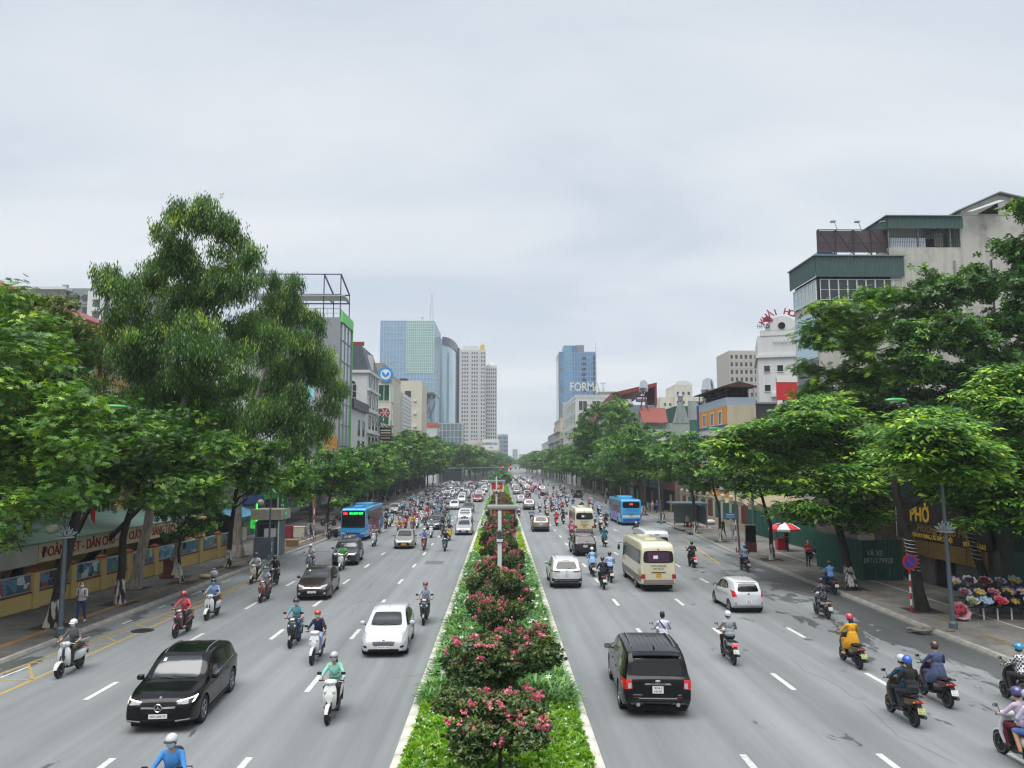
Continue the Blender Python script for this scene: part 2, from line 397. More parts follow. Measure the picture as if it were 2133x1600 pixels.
# kerb stones one by one, then a joined run in the distance
KERB_GREY=pm('8f8d86',rough=0.85,noise=0.3,scale=3.0,bump=0.3)
KERB_WHITE=pm('bab8ae',rough=0.8,noise=0.28,scale=2.2,bump=0.3)
def stone_mesh(w,h,top):
 q=MB().prism([(0,-0.05),(w,-0.05),(w,h),(w*0.30,h),(0.02,h-top)],0.006,0.994,'Y');return q.mesh('kerb_stone')
def kerb(name,K,side,y0,y1,yend,w,h,mat_,top):
 root=empty(name);tag(root,kind='structure')
 me=stone_mesh(w,h,top);y=y0;i=0
 while y<y1:
  a=Vector((kx(K,y),y,0));b=Vector((kx(K,y+1),y+1,0));ang=math.atan2(-(b.x-a.x),b.y-a.y)
  o=obj('kerb_stone',me,mat_,root,(a.x,y,random.uniform(-0.008,0.008)),ang+random.uniform(-0.006,0.006))
  if side<0:o.scale=(-1,1,1)
  y+=1.0
 q=MB();st=12
 while y<yend:
  n=min(y+st,yend);a,b=kx(K,y),kx(K,n);x=lambda v:v*(-1 if side<0 else 1)
  q.loft([[(a,y,-.05),(a+x(w),y,-.05),(a+x(w),y,h),(a,y,h)],[(b,n,-.05),(b+x(w),n,-.05),(b+x(w),n,h),(b,n,h)]]);y=n
 tag(obj('kerb_run',q,mat_,root),kind='stuff')
kerb('kerb_left',LK,-1,16,108,262,0.26,0.16,KERB_GREY,0.10)
kerb('kerb_right',RK,1,16,108,880,0.26,0.16,KERB_GREY,0.10)
MK1,MK2=[(-30,MED_L),(900,MED_L)],[(-30,MED_R),(900,MED_R)]
kerb('median_kerb_left',MK1,1,12,120,255,0.29,0.20,KERB_WHITE,0.03)
kerb('median_kerb_right',MK2,-1,12,120,255,0.29,0.20,KERB_WHITE,0.03)
tag(obj('median_soil',MB().box(MED_L+0.3,MED_R-0.3,5,255,0,0.17),pm('3a3226',rough=0.95,noise=0.4,scale=3)),kind='structure')
# painted markings, each dash its own piece of the road
def worn_paint(col,wear=0.5,cut=0.56):
 m,nt,b=newmat('road_paint');N=nt.nodes;L=nt.links
 tc=N.new('ShaderNodeTexCoord');n=N.new('ShaderNodeTexNoise');n.inputs['Scale'].default_value=9;n.inputs['Detail'].default_value=7;n.inputs['Roughness'].default_value=0.75
 L.new(tc.outputs['Object'],n.inputs['Vector'])
 ob=N.new('ShaderNodeObjectInfo');sm=N.new('ShaderNodeMath');sm.operation='MULTIPLY_ADD';sm.inputs[1].default_value=0.10;L.new(ob.outputs['Random'],sm.inputs[0]);L.new(n.outputs['Fac'],sm.inputs[2])
 r=N.new('ShaderNodeMapRange');r.inputs[1].default_value=cut;r.inputs[2].default_value=cut+0.16;r.inputs[3].default_value=0;r.inputs[4].default_value=wear;L.new(sm.outputs[0],r.inputs[0])
 mx=N.new('ShaderNodeMix');mx.data_type='RGBA';mx.inputs[6].default_value=(*lin(col),1);mx.inputs[7].default_value=(0.17,0.175,0.178,1);L.new(r.outputs[0],mx.inputs[0])
 L.new(mx.outputs[2],b.inputs['Base Color']);b.inputs['Roughness'].default_value=0.7
 return m
LINE_W=worn_paint('c3c3be',0.75,0.54);LINE_Y=worn_paint('a98f45',0.8,0.52)
dash=MB().quad((-0.085,0,0),(0.085,0,0),(0.085,1.9,0),(-0.085,1.9,0)).mesh('lane_dash')
for X in(-12.4,-9.25,-6.0,5.9,9.2,12.4):
 for k in range(-1,31):
  y=17.5+7.25*k+(-0.7 if X==-12.4 else 0)
  if 255<y<300:continue
  obj('lane_dash',dash,LINE_W,road,(X+random.uniform(-.02,.02),y,0.004),random.uniform(-0.01,0.01))
def stripe(name,pts,w,mat_,z=0.004):
 q=MB()
 for a,b in zip(pts,pts[1:]):
  a=Vector((a[0],a[1],z));b=Vector((b[0],b[1],z));d=(b-a).normalized();n=Vector((-d.y,d.x,0))*w/2
  q.quad(a-n,b-n,b+n,a+n)
 return obj(name,q,mat_,road)
gp=lambda px,py:G(px,py).to_2d()
stripe('bus_stop_line',[gp(-120,1500),gp(181,1366),gp(512,1219),gp(560,1200)],0.15,LINE_Y)
stripe('bus_stop_line',[gp(-160,1462),gp(173,1341),gp(362,1273),gp(520,1212)],0.11,LINE_Y)
za=[gp(-120,1500).lerp(gp(512,1219),t/9)for t in range(10)];zb=[gp(-160,1462).lerp(gp(470,1232),t/9)for t in range(10)]
for i in range(9):
 stripe('bus_stop_zigzag',[zb[i],za[i].lerp(za[i+1],0.5)],0.10,LINE_Y,0.006);stripe('bus_stop_zigzag',[za[i].lerp(za[i+1],0.5),zb[i+1]],0.10,LINE_Y,0.006)
stripe('yellow_edge_line',[gp(1414,1116),gp(1426,1124),gp(1501,1176)],0.16,LINE_Y)
stripe('merging_line',[gp(1381,1122),gp(1458,1157),gp(1501,1177)],0.13,LINE_Y,0.006)
for a,b in(((1330,1096),(1360,1110)),):stripe('merging_line',[gp(*a),gp(*b)],0.13,LINE_W)
for px,py,qx,qy in((0,1412,62,1388),(163,1336,188,1326),(255,1300,275,1292),(330,1267,346,1261),(398,1240,420,1231),(462,1214,480,1207)):
 stripe('gutter_dash',[gp(px,py),gp(qx,qy)],0.10,LINE_W)
MANHOLE=pm('2c2b2a',rough=0.7,metal=0.3,noise=0.3,scale=12,bump=0.6)
for px,py in((297,1314),(1545,1252)):
 p=G(px,py);q=MB().lathe([(0.46,0.0),(0.46,0.012),(0.40,0.014),(0.39,0.010),(0.0,0.010)],24)
 for i in range(-3,4):q.box(-0.3,0.3,i*0.09-0.02,i*0.09+0.02,0.010,0.015)
 tag(obj('manhole_cover',q,MANHOLE,None,(p.x,p.y,0.002)),'round iron manhole cover in the yellow bus stop marking' if px<1000 else 'round iron manhole cover in the road ahead of the white hatchback','manhole',None)
ASPH_D=pm('5f6162',rough=0.85,noise=0.25,scale=6)
for px,py,w,l in((905,1172,1.3,1.9),(648,1154,1.6,0.5),(672,1149,1.2,0.45),(1536,1262,0.5,0.7)):
 p=G(px,py);obj('repair_patch',MB().quad((-w/2,-l/2,0),(w/2,-l/2,0),(w/2,l/2,0),(-w/2,l/2,0)),ASPH_D,road,(p.x,p.y,0.003))
CRACK=pm('4c4d4e',rough=0.95)
for k in range(14):
 X=random.choice([-13.5,-10.6,-7.8,-4.2,4.3,7.4,10.8,14.5])+random.uniform(-1,1);Y=random.uniform(18,75);pts=[(X,Y)]
 d=random.choice([0,0,1.5])
 for i in range(random.randint(4,9)):pts.append((pts[-1][0]+(random.uniform(-.18,.18)if not d else random.uniform(.2,.5)),pts[-1][1]+(random.uniform(.2,.7)if not d else random.uniform(-.12,.12))))
 stripe('crack',pts,random.uniform(0.008,0.018),CRACK,0.0035)
# pavement bands: tactile strip and painted parking line
TACT=pm('8a6a3e',rough=0.85,noise=0.45,scale=1.2)
pl=bpy.data.objects['pavement_left'];pr=bpy.data.objects['pavement_right']
tact=MB()
for i in range(8):tact.box(-0.17+0.01,0.17-0.01,0.02+i*0.15,0.15+i*0.15,0,0.006)
tact=tact.mesh('tactile_tile')
for y in np.arange(20,78,1.22):
 if random.random()<0.82:obj('tactile_tile',tact,TACT,pl,(kx(LK,y)-1.5,y,0.141),math.atan2(-(kx(LK,y+1)-kx(LK,y)),1))
for y in np.arange(22,60,1.22):
 if random.random()<0.4:obj('tactile_tile',tact,pm('7a6a4c',rough=0.85,noise=0.5,scale=1.2),pr,(kx(RK,y)+1.6,y,0.141),0)
def pstripe(par,pts,w,mat_):
 o=stripe('parking_line',pts,w,mat_,0.146);o.parent=par
LINE_P=worn_paint('b9b8b2',0.5,0.6)
gz=lambda px,py:G(px,py,0.146).to_2d()
pstripe(pr,[gz(1617,1150),gz(1705,1178),gz(1830,1213),gz(1980,1262),gz(2133,1310),gz(2300,1360)],0.12,LINE_P)
pstripe(pl,[gz(578,1146),gz(655,1118),gz(720,1094),gz(790,1070)],0.12,LINE_P)
# tree pits: a dark square of bare earth round a trunk
PIT=pm('2b2620',rough=0.95,noise=0.4,scale=4)
def tree_pit(par,x,y,s=1.0):
 q=MB().quad((-s/2,-s/2,0),(s/2,-s/2,0),(s/2,s/2,0),(-s/2,s/2,0));obj('tree_pit',q,PIT,par,(x,y,0.144),random.uniform(-.1,.1))
# ------------------------------------------------------------------ foliage
def leafmat(name,stops,trans=0.24,rough=0.42,spec=0.5):
 m,nt,b=newmat(name);N=nt.nodes;L=nt.links
 at=N.new('ShaderNodeAttribute');at.attribute_name='tone'
 ob=N.new('ShaderNodeObjectInfo');ma=N.new('ShaderNodeMath');ma.operation='MULTIPLY_ADD';ma.inputs[1].default_value=0.14;L.new(ob.outputs['Random'],ma.inputs[0]);L.new(at.outputs['Fac'],ma.inputs[2])
 cr=N.new('ShaderNodeValToRGB');e=cr.color_ramp.elements
 for i,(p,c)in enumerate(stops):
  el=e[i]if i<2 else e.new(p)
  el.position=p;el.color=(*lin(c),1)
 L.new(ma.outputs[0],cr.inputs['Fac']);L.new(cr.outputs[0],b.inputs['Base Color']);b.inputs['Roughness'].default_value=rough;b.inputs['Specular IOR Level'].default_value=spec
 tr=N.new('ShaderNodeBsdfTranslucent');hs=N.new('ShaderNodeHueSaturation');hs.inputs['Hue'].default_value=0.485;hs.inputs['Saturation'].default_value=1.15;hs.inputs['Value'].default_value=1.25
 L.new(cr.outputs[0],hs.inputs['Color']);L.new(hs.outputs[0],tr.inputs['Color'])
 mx=N.new('ShaderNodeMixShader');mx.inputs[0].default_value=trans;L.new(b.outputs[0],mx.inputs[1]);L.new(tr.outputs[0],mx.inputs[2])
 L.new(mx.outputs[0],N['Material Output'].inputs['Surface'])
 return m
LEAF_A=leafmat('milkwood_leaf',[(0.0,'1c3816'),(1.15,'a6c84a'),(0.5,'47742b'),(0.85,'729f37')])
LEAF_D=leafmat('flame_tree_leaf',[(0.0,'1c3a17'),(1.15,'a6c646'),(0.5,'416e29'),(0.85,'6c9a34')])
LEAF_E=leafmat('eucalyptus_leaf',[(0.0,'223d1b'),(1.15,'a0b650'),(0.5,'486f31'),(0.85,'6a903e')],0.4)
LEAF_S=leafmat('street_tree_leaf',[(0.0,'1b3616'),(1.15,'8cb446'),(0.5,'406c28'),(0.85,'638f34')])
LEAF_B=leafmat('dark_broadleaf',[(0.0,'183014'),(1.15,'86ae40'),(0.5,'386226'),(0.85,'598532')])
LEAF_M=leafmat('myrtle_leaf',[(0.0,'24391c'),(1.15,'86924e'),(0.5,'3f5a2a'),(0.85,'66703c')])
LEAF_L=leafmat('lily_leaf',[(0.0,'31572a'),(1.15,'a3c463'),(0.5,'51833c'),(0.85,'7aa64e')],0.25,0.38,0.5)
LEAF_G=leafmat('ground_cover_leaf',[(0.0,'3a6a1c'),(1.15,'b4d452'),(0.5,'6f9f2a'),(0.85,'93bb3c')],0.35)
LEAF_Y=leafmat('lime_grass',[(0.0,'5c8a1e'),(1.15,'b3cb3a'),(0.5,'84ad28'),(0.85,'9cbe30')],0.35)
PETAL=leafmat('pink_blossom',[(0.0,'a8425a'),(1.15,'e8a6aa'),(0.5,'cc6a7c'),(0.85,'dc8a92')],0.25)
WPETAL=leafmat('white_blossom',[(0.0,'dfe3dc'),(1.15,'f3f5f0'),(0.5,'e8ece4'),(0.85,'f0f2ec')],0.2)
def barkmat(c,c2,wash=None):
 m,nt,b=newmat('bark');N=nt.nodes;L=nt.links
 tc=N.new('ShaderNodeTexCoord');mp=N.new('ShaderNodeMapping');mp.inputs['Scale'].default_value=(7,7,1.1);L.new(tc.outputs['Object'],mp.inputs[0])
 n=N.new('ShaderNodeTexNoise');n.inputs['Scale'].default_value=1.4;n.inputs['Detail'].default_value=7;n.inputs['Roughness'].default_value=0.7;L.new(mp.outputs[0],n.inputs['Vector'])
 cr=N.new('ShaderNodeValToRGB');e=cr.color_ramp.elements;e[0].position=0.36;e[0].color=(*lin(c),1);e[1].position=0.66;e[1].color=(*lin(c2),1)
 L.new(n.outputs['Fac'],cr.inputs['Fac']);last=cr.outputs[0]
 if wash:  # limewash painted on the foot of the trunk up to a ragged line, scuffed
  sep=N.new('ShaderNodeSeparateXYZ');L.new(tc.outputs['Object'],sep.inputs[0])
  sub=N.new('ShaderNodeMath');sub.operation='MULTIPLY_ADD';sub.inputs[1].default_value=-0.8;L.new(n.outputs['Fac'],sub.inputs[0]);sub.inputs[2].default_value=wash+0.4
  lt=N.new('ShaderNodeMath');lt.operation='LESS_THAN';L.new(sep.outputs['Z'],lt.inputs[0]);L.new(sub.outputs[0],lt.inputs[1])
  n2=N.new('ShaderNodeTexNoise');n2.inputs['Scale'].default_value=1.0;n2.inputs['Detail'].default_value=6;L.new(mp.outputs[0],n2.inputs['Vector'])
  r=N.new('ShaderNodeMapRange');r.inputs[1].default_value=0.46;r.inputs[2].default_value=0.56;r.inputs[3].default_value=0.95;r.inputs[4].default_value=0.0;L.new(n2.outputs['Fac'],r.inputs[0])
  ml=N.new('ShaderNodeMath');ml.operation='MULTIPLY';L.new(lt.outputs[0],ml.inputs[0]);L.new(r.outputs[0],ml.inputs[1])
  mx=N.new('ShaderNodeMix');mx.data_type='RGBA';mx.inputs[7].default_value=(0.5,0.49,0.46,1);L.new(ml.outputs[0],mx.inputs[0]);L.new(last,mx.inputs[6]);last=mx.outputs[2]
 L.new(last,b.inputs['Base Color']);b.inputs['Roughness'].default_value=0.9
 bp=N.new('ShaderNodeBump');bp.inputs['Strength'].default_value=0.7;bp.inputs['Distance'].default_value=0.04;L.new(n.outputs['Fac'],bp.inputs['Height']);L.new(bp.outputs[0],b.inputs['Normal'])
 return m
BARK=barkmat('16120f','362f28',1.15);BARK_N=barkmat('16120f','362f28');BARK_E=barkmat('6a6258','a8a093');BARK_P=barkmat('6d665c','b9b1a4',0.9)
def rotmats(ax,up_jit,n):
 z=ax+rng.normal(0,up_jit,(n,3));z/=np.linalg.norm(z,axis=1,keepdims=True)
 t=rng.normal(0,1,(n,3));x=t-z*np.sum(t*z,1,keepdims=True);x/=np.linalg.norm(x,axis=1,keepdims=True)
 y=np.cross(z,x);return np.stack([x,y,z],2)
def scatter_mesh(name,tv,tf,pos,M,scale,tone):
 n=len(pos);k=len(tv);tv=np.asarray(tv,float)
 v=np.einsum('nij,kj->nki',M,tv)*scale[:,None,None]+pos[:,None,:]
 tf=[np.asarray(f)for f in tf];k3=[f for f in tf]
 loops=np.concatenate(tf);sizes=np.array([len(f)for f in tf]);L1=len(loops);F1=len(sizes)
 allv=(loops[None,:]+(np.arange(n)*k)[:,None]).ravel()
 me=bpy.data.meshes.new(name);me.vertices.add(n*k);me.loops.add(n*L1);me.polygons.add(n*F1)
 me.vertices.foreach_set('co',v.astype(np.float32).ravel());me.loops.foreach_set('vertex_index',allv.astype(np.int32))
 st=np.concatenate([[0],np.cumsum(sizes)[:-1]]);me.polygons.foreach_set('loop_start',(st[None,:]+(np.arange(n)*L1)[:,None]).ravel().astype(np.int32))
 me.update(calc_edges=True)
 at=me.attributes.new('tone','FLOAT','POINT');at.data.foreach_set('value',np.repeat(tone,k).astype(np.float32))
 return me
def leaf_diamond(l,w,droop=0.25,a=0.0,lift=0.0):
 c,s=math.cos(a),math.sin(a)
 P=[(0,0,0),(l*0.5,w/2,lift*l*0.5-droop*l*0.12),(l,0,lift*l-droop*l*0.6),(l*0.5,-w/2,lift*l*0.5-droop*l*0.12)]
 return[(x*c-y*s,x*s+y*c,z)for x,y,z in P]
def tpl_rosette(k=7,l=0.19,w=0.058,droop=0.5,lift=0.25):
 v=[];f=[]
 for i in range(k):
  n=len(v);v+=leaf_diamond(l*random.uniform(.8,1.1),w,droop,2*math.pi*i/k+random.uniform(-.2,.2),lift);f+=[(n,n+1,n+2),(n,n+2,n+3)]
 return v,f
def tpl_frond(l=0.46,w=0.17):
 v=[(0,0,0),(l*.55,w*.5,-.03),(l*.5,0,.02),(l*.55,-w*.5,-.03),(l,0,-.10)]
 return v,[(0,2,1),(0,3,2),(1,2,4),(2,3,4)]
def tpl_strand(k=6,l=0.21,w=0.055):
 v=[];f=[]
 for i in range(k):
  n=len(v);a=random.uniform(0,6.28);z0=-i*0.085;x0,y0=random.uniform(-.08,.08),random.uniform(-.08,.08)
  c,s=math.cos(a),math.sin(a);q=random.uniform(.15,.5)
  for t,sd in((0,0),(.5,1),(1,0),(.5,-1)):
   v.append((x0+c*t*l*q-s*sd*w/2,y0+s*t*l*q+c*sd*w/2,z0-t*l))
  f+=[(n,n+1,n+2),(n,n+2,n+3)]
 return v,f
def tpl_spray(k=5,l=0.2,w=0.10):
 v=[];f=[]
 for i in range(k):
  n=len(v);v+=[(x,y,z+random.uniform(-.05,.05))for x,y,z in leaf_diamond(l,w,.4,2*math.pi*i/k+random.uniform(-.5,.5),random.uniform(-.1,.5))];f+=[(n,n+1,n+2),(n,n+2,n+3)]
 return v,f
def lobe_points(lobes,n,shell=0.62,top=0.0):
 vol=np.array([(l[3]*l[4]*l[5])**0.70 for l in lobes]);cnt=rng.multinomial(n,vol/vol.sum());P=[];D=[];Q=[];B=[]
 for i,(l,c)in enumerate(zip(lobes,cnt)):
  d=rng.normal(0,1,(c,3));d[:,2]+=top;d/=np.linalg.norm(d,axis=1,keepdims=True)
  r=shell+(1-shell)*rng.random(c)**0.55
  ins=rng.random(c)<0.16;r[ins]=rng.random(ins.sum())*shell
  r*=1+rng.normal(0,0.07,c)
  P.append(np.array(l[:3])+d*np.array(l[3:6])*r[:,None]);o=d/np.array(l[3:6]);o/=np.linalg.norm(o,axis=1,keepdims=True);D.append(o);Q.append(r);B.append(np.full(c,i))
 return np.concatenate(P),np.concatenate(D),np.concatenate(Q),np.concatenate(B)
def clump(lobes,m,f=0.5,seed=0):
 rr=random.Random(seed);out=[]
 for l in lobes:
  for k in range(m):
   d=Vector((rr.gauss(0,1),rr.gauss(0,1),rr.gauss(.15,1))).normalized()*rr.uniform(.45,.85);s=f*rr.uniform(.75,1.25);out.append((l[0]+d.x*l[3],l[1]+d.y*l[4],l[2]+d.z*l[5],l[3]*s,l[4]*s,l[5]*s*.8))
 return out
def grow_lobes(n,cx,cz,rx,rz,lr,flat=0.75,seed=0,cone=0.0,ry=None):
 rr=random.Random(seed);out=[];ry=ry or rx
 for i in range(n):
  t=(i+0.5)/n;z=1-2*t*0.86;a=i*2.39996+rr.uniform(-.5,.5);s=math.sqrt(max(0,1-z*z))
  k=rr.uniform(0.62,0.95);w=(1-cone*(z*0.5+0.5))
  r=lr*rr.uniform(0.75,1.3)*(1-0.35*cone*(z*.5+.5))
  out.append((cx[0]+s*math.cos(a)*rx*k*w,cx[1]+s*math.sin(a)*ry*k*w,cz+z*rz*k,r,r,r*flat*rr.uniform(.8,1.2)))
 return out
def crown_mesh(kind,lobes,n,seed=0,size=1.0):
 global rng
 rng=np.random.default_rng(seed+11);random.seed(seed+5)
 if kind=='A':  # whorls of seven leaflets in clumps
  nc=max(1,n//9);C,D,Q,B=lobe_points(lobes,nc,0.66,0.25)
  idx=np.repeat(np.arange(nc),9);n2=len(idx);jit=rng.normal(0,1,(n2,3))*np.array([.33,.33,.13])
  pos=C[idx]+jit;ax=D[idx]*0.5+np.array([0,0,0.9]);tone=np.clip(rng.normal(0.44,0.14,nc)+0.45*(rng.random(nc)<0.14),0,1)[idx]+rng.normal(0,.07,n2)
  v,f=tpl_rosette();return scatter_mesh('crown',v,f,pos,rotmats(ax,.35,n2),size*rng.uniform(.8,1.35,n2),tone)
 if kind=='D':  # flat fans of feathery leaves in tiers
  nc=max(1,n//14);C,D,Q,B=lobe_points(lobes,nc,0.6,0.3)
  idx=np.repeat(np.arange(nc),14);n2=len(idx);a=rng.random(n2)*6.28;r=rng.random(n2)**.6*.5
  pos=C[idx]+np.stack([np.cos(a)*r,np.sin(a)*r,rng.normal(0,.05,n2)-r*.12],1)
  z=np.tile([0,0,1.0],(n2,1))+rng.normal(0,.22,(n2,3));z/=np.linalg.norm(z,axis=1,keepdims=True)
  x=np.stack([np.cos(a),np.sin(a),-.12*np.ones(n2)],1)+rng.normal(0,.25,(n2,3));x-=z*np.sum(x*z,1,keepdims=True);x/=np.linalg.norm(x,axis=1,keepdims=True)
  tone=np.clip(rng.normal(0.42,0.14,nc)+0.42*(rng.random(nc)<0.24),0,1)[idx]+rng.normal(0,.09,n2)
  v,f=tpl_frond();return scatter_mesh('crown',v,f,pos,np.stack([x,np.cross(z,x),z],2),size*rng.uniform(.6,1.05,n2),tone)
 if kind=='E':  # hanging strands
  nc=max(1,n//10);C,D,Q,B=lobe_points(lobes,nc,0.58,0.15)
  idx=np.repeat(np.arange(nc),10);n2=len(idx);pos=C[idx]+rng.normal(0,1,(n2,3))*np.array([.24,.24,.16])+np.array([0,0,.15])
  ax=np.tile([0,0,1.0],(n2,1));tone=np.clip(rng.normal(0.40,0.14,nc)+0.40*(rng.random(nc)<0.14),0,1)[idx]+rng.normal(0,.08,n2)
  v,f=tpl_strand();return scatter_mesh('crown',v,f,pos,rotmats(ax,.16,n2),size*rng.uniform(.75,1.3,n2),tone)
 if kind in 'SB':  # ordinary broad leaves in dense puffs
  nc=max(1,n//10);C,D,Q,B=lobe_points(lobes,nc,0.7,0.35)
  idx=np.repeat(np.arange(nc),10);n2=len(idx);pos=C[idx]+rng.normal(0,1,(n2,3))*np.array([.30,.30,.12])
  ax=D[idx]*.6+np.array([0,0,.8]);tone=np.clip(rng.normal(0.44,0.14,nc)+0.38*(rng.random(nc)<0.16),0,1)[idx]+rng.normal(0,.09,n2)
  v,f=tpl_spray(5,.22,.11)if kind=='S' else tpl_spray(6,.26,.10)
  return scatter_mesh('crown',v,f,pos,rotmats(ax,.5,n2),size*rng.uniform(.7,1.3,n2),tone)
def limbs_mesh(path,r0,r1,lobes,nb,seed=0,rb=0.4,flare=1.5,twist=0.25):
 rr=random.Random(seed);path=[Vector(p)for p in path];k=len(path);mb=MB()
 fine=[]
 for i in range(k-1):
  for t in range(4):fine.append(path[i].lerp(path[i+1],t/4)+Vector((rr.uniform(-1,1),rr.uniform(-1,1),0))*r0*0.12*(1 if i+t else 0))
 fine.append(path[-1]);m=len(fine)
 rad=[r0+(r1-r0)*(i/(m-1))for i in range(m)];rad[0]*=flare;rad[1]*=1+(flare-1)*.35
 mb.tube(fine,rad,10)
 tgt=sorted(lobes,key=lambda l:-l[3])[:nb]
 for l in tgt:
  e=Vector(l[:3]);j=max(1,min(m-1,int(m*rr.uniform(.55,1.0))));
  for q in range(m-1,0,-1):
   if fine[q].z<e.z-0.4*abs((e-fine[q]).to_2d().length):j=q;break
  a=fine[j];d=e-a;s=a.lerp(e,.35)+Vector((rr.uniform(-1,1),rr.uniform(-1,1),rr.uniform(-.2,.6)))*d.length*twist*.5
  s2=a.lerp(e,.7)+Vector((rr.uniform(-1,1),rr.uniform(-1,1),rr.uniform(0,.5)))*d.length*twist*.35
  r=max(.025,rad[j]*rr.uniform(rb*.8,rb*1.25));mb.tube([a,s,s2,e],[r,r*.75,r*.5,r*.2],7)
  for _ in range(2):
   e2=e+Vector((rr.uniform(-1,1)*l[3],rr.uniform(-1,1)*l[4],rr.uniform(-.3,.8)*l[5]))*.85;mb.tube([s2,s2.lerp(e2,.5)+Vector((0,0,.15)),e2],[r*.42,r*.28,r*.08],5)
 return mb.mesh('trunk',60)
def tree(name,label,loc,lobes,kind,n,path,r0,r1,bark,leaf,nb=8,seed=0,group='street trees',size=1.0,flare=1.5,cat='tree'):
 t=empty(name,loc);tag(t,label,cat,group)
 obj('trunk',limbs_mesh(path,r0,r1,lobes,nb,seed,flare=flare),bark,t);obj('crown',crown_mesh(kind,lobes,n,seed,size),leaf,t)
 return t
# ------------------------------------------------------------------ the trees
def lob(px,py,Y,rx,rz,dy=0.0,ry=None):
 p=V(px,py,Y+dy);k=Y/FPX
 return(p.x,p.y,p.z,rx*k,(ry if ry else 0.9*rx*k),rz*k)
def rel(lobes,o):return[(l[0]-o[0],l[1]-o[1],l[2]-o[2],*l[3:])for l in lobes]
def relp(path,o):return[(p[0]-o[0],p[1]-o[1],p[2]-o[2])for p in path]
def jl(spec,Y,sp=1.8,seed=1):
 rr=random.Random(seed);return[lob(s[0],s[1],Y,s[2],s[3],s[4]if len(s)>4 else rr.uniform(-sp,sp))for s in spec]
def hero(name,label,bpx,Y,spec,kind,n,tpath,r0,r1,bark,leaf,nb,seed,sp=1.8,size=1.0,bz=0.14,group=None,flare=1.5,pit=None,zb=None):
 b=G(bpx[0],bpx[1],bz)if len(bpx)==2 else Vector(bpx)
 Y=Y or b.y;L=jl(spec,Y,sp,seed);L=[(*l[:5],l[5]*(1.4 if kind=='D' else 1))for l in L];L=clump(L,{'E':6,'A':6,'S':5,'B':6,'D':4}[kind],{'E':.45,'D':.74,'A':.56}.get(kind,.52),seed);P=[b]+[V(p[0],p[1],Y+(p[2]if len(p)>2 else 0))for p in tpath]
 t=tree(name,label,b,rel(L,b),kind,n,relp(P,b),r0,r1,bark,leaf,nb,seed,group,size,flare)
 if pit:tree_pit(pit,b.x,b.y,1.5)
 return t
hero('milkwood_tree','large milkwood tree with whorled leaves by the school wall, at the photo\'s left edge',(110,1305),33.5,
  [(5,628,58,42),(-40,720,120,75),(70,720,90,55),(20,810,130,70),(115,850,70,60),(50,920,120,70),(-40,990,110,80),(95,1000,80,55),(30,1070,100,55),(-80,860,110,80),(-60,640,90,60),(140,930,45,50),(10,1130,55,35),(150,880,50,45),(165,950,40,40),(120,1030,60,40),(60,990,80,50),(150,900,48,42,-4),(172,962,40,36,-4),(140,835,45,36,-4),(150,1010,40,30,-4)],
  'A',16500,[(128,1200),(160,1070),(150,950),(80,850)],.27,.12,BARK,LEAF_A,10,1,3.2,.88,pit=pl)
hero('milkwood_tree','round bright green milkwood tree with forked dark trunk before the school slogan',(250,1257),39.5,
  [(330,872,95,42),(420,905,65,45),(240,885,75,45),(448,955,40,50),(300,950,110,50),(390,1000,80,40),(220,980,75,50),(290,1030,80,32),(190,1010,55,40),(360,940,80,50),(430,1020,40,30)],
  'A',13500,[(256,1120),(278,1040),(310,960),(330,900)],.20,.09,BARK,LEAF_A,9,2,2.6,.9,pit=pl)
hero('eucalyptus_tree','tallest eucalyptus with drooping leaves, its pale trunk leaning over the school wall',(280,1226),44,
  [(390,440,42,38),(440,452,45,42),(365,500,36,38),(480,500,45,48),(405,545,70,48),(520,530,22,34),(330,478,16,24),(322,560,34,28),(222,585,30,30),(262,612,50,40),(300,590,40,34),(235,660,34,40),(400,625,90,55),(490,600,62,55),(345,690,70,55),(440,720,95,65),(300,745,48,45),(525,690,66,65),(330,795,55,50),(400,825,75,55),(470,830,70,60),(270,710,40,40)],
  'E',15500,[(300,1130),(318,1030),(350,920),(396,800),(408,690)],.30,.12,BARK_E,LEAF_E,15,3,2.4,1.15,pit=pl)
hero('eucalyptus_tree','eucalyptus with thick whitish trunk beside the grey kiosk',(496,1160),58.5,
  [(575,580,44,38),(614,608,36,42),(560,650,62,50),(626,668,36,48),(600,722,72,58),(664,728,28,40),(560,790,72,58),(650,780,54,58),(694,800,28,45),(612,850,62,55),(680,868,26,48),(550,880,70,58),(500,895,55,58),(620,925,42,38),(480,955,46,38),(520,690,40,50),(655,905,22,40)],
  'E',12500,[(495,1060),(503,950),(530,840),(570,720),(590,620)],.34,.08,BARK_P,LEAF_E,12,4,2.6,1.3,pit=pl)
hero('young_tree','small leafy tree with thin whitewashed trunk in front of the school notice boards',(379,1214),None,
  [(385,1070,42,28),(418,1060,34,24),(444,1062,24,24),(350,1062,30,28),(398,1098,38,18),(372,1112,22,16)],'S',1500,[(372,1150),(380,1100),(395,1070)],.10,.05,BARK,LEAF_B,6,5,1.0,.8,pit=pl)
hero('pale_trunk_tree','pale thick tree trunk with whitewash behind the small leafy tree',(367,1203),None,
  [(360,1010,40,30),(390,990,35,28),(340,1000,30,26)],'E',900,[(370,1150),(376,1090),(372,1030)],.24,.13,BARK_P,LEAF_E,4,6,1.0,pit=pl)
hero('street_tree','dark trunked street tree with drooping crown next to the white eucalyptus trunk',(474,1182),53.5,
  [(500,950,46,38),(560,955,56,42),(602,985,46,38),(560,1018,56,32),(612,1035,30,24),(520,1000,42,38),(470,985,35,35)],'S',3200,[(482,1100),(492,1020),(520,970)],.19,.09,BARK,LEAF_S,7,7,pit=pl)
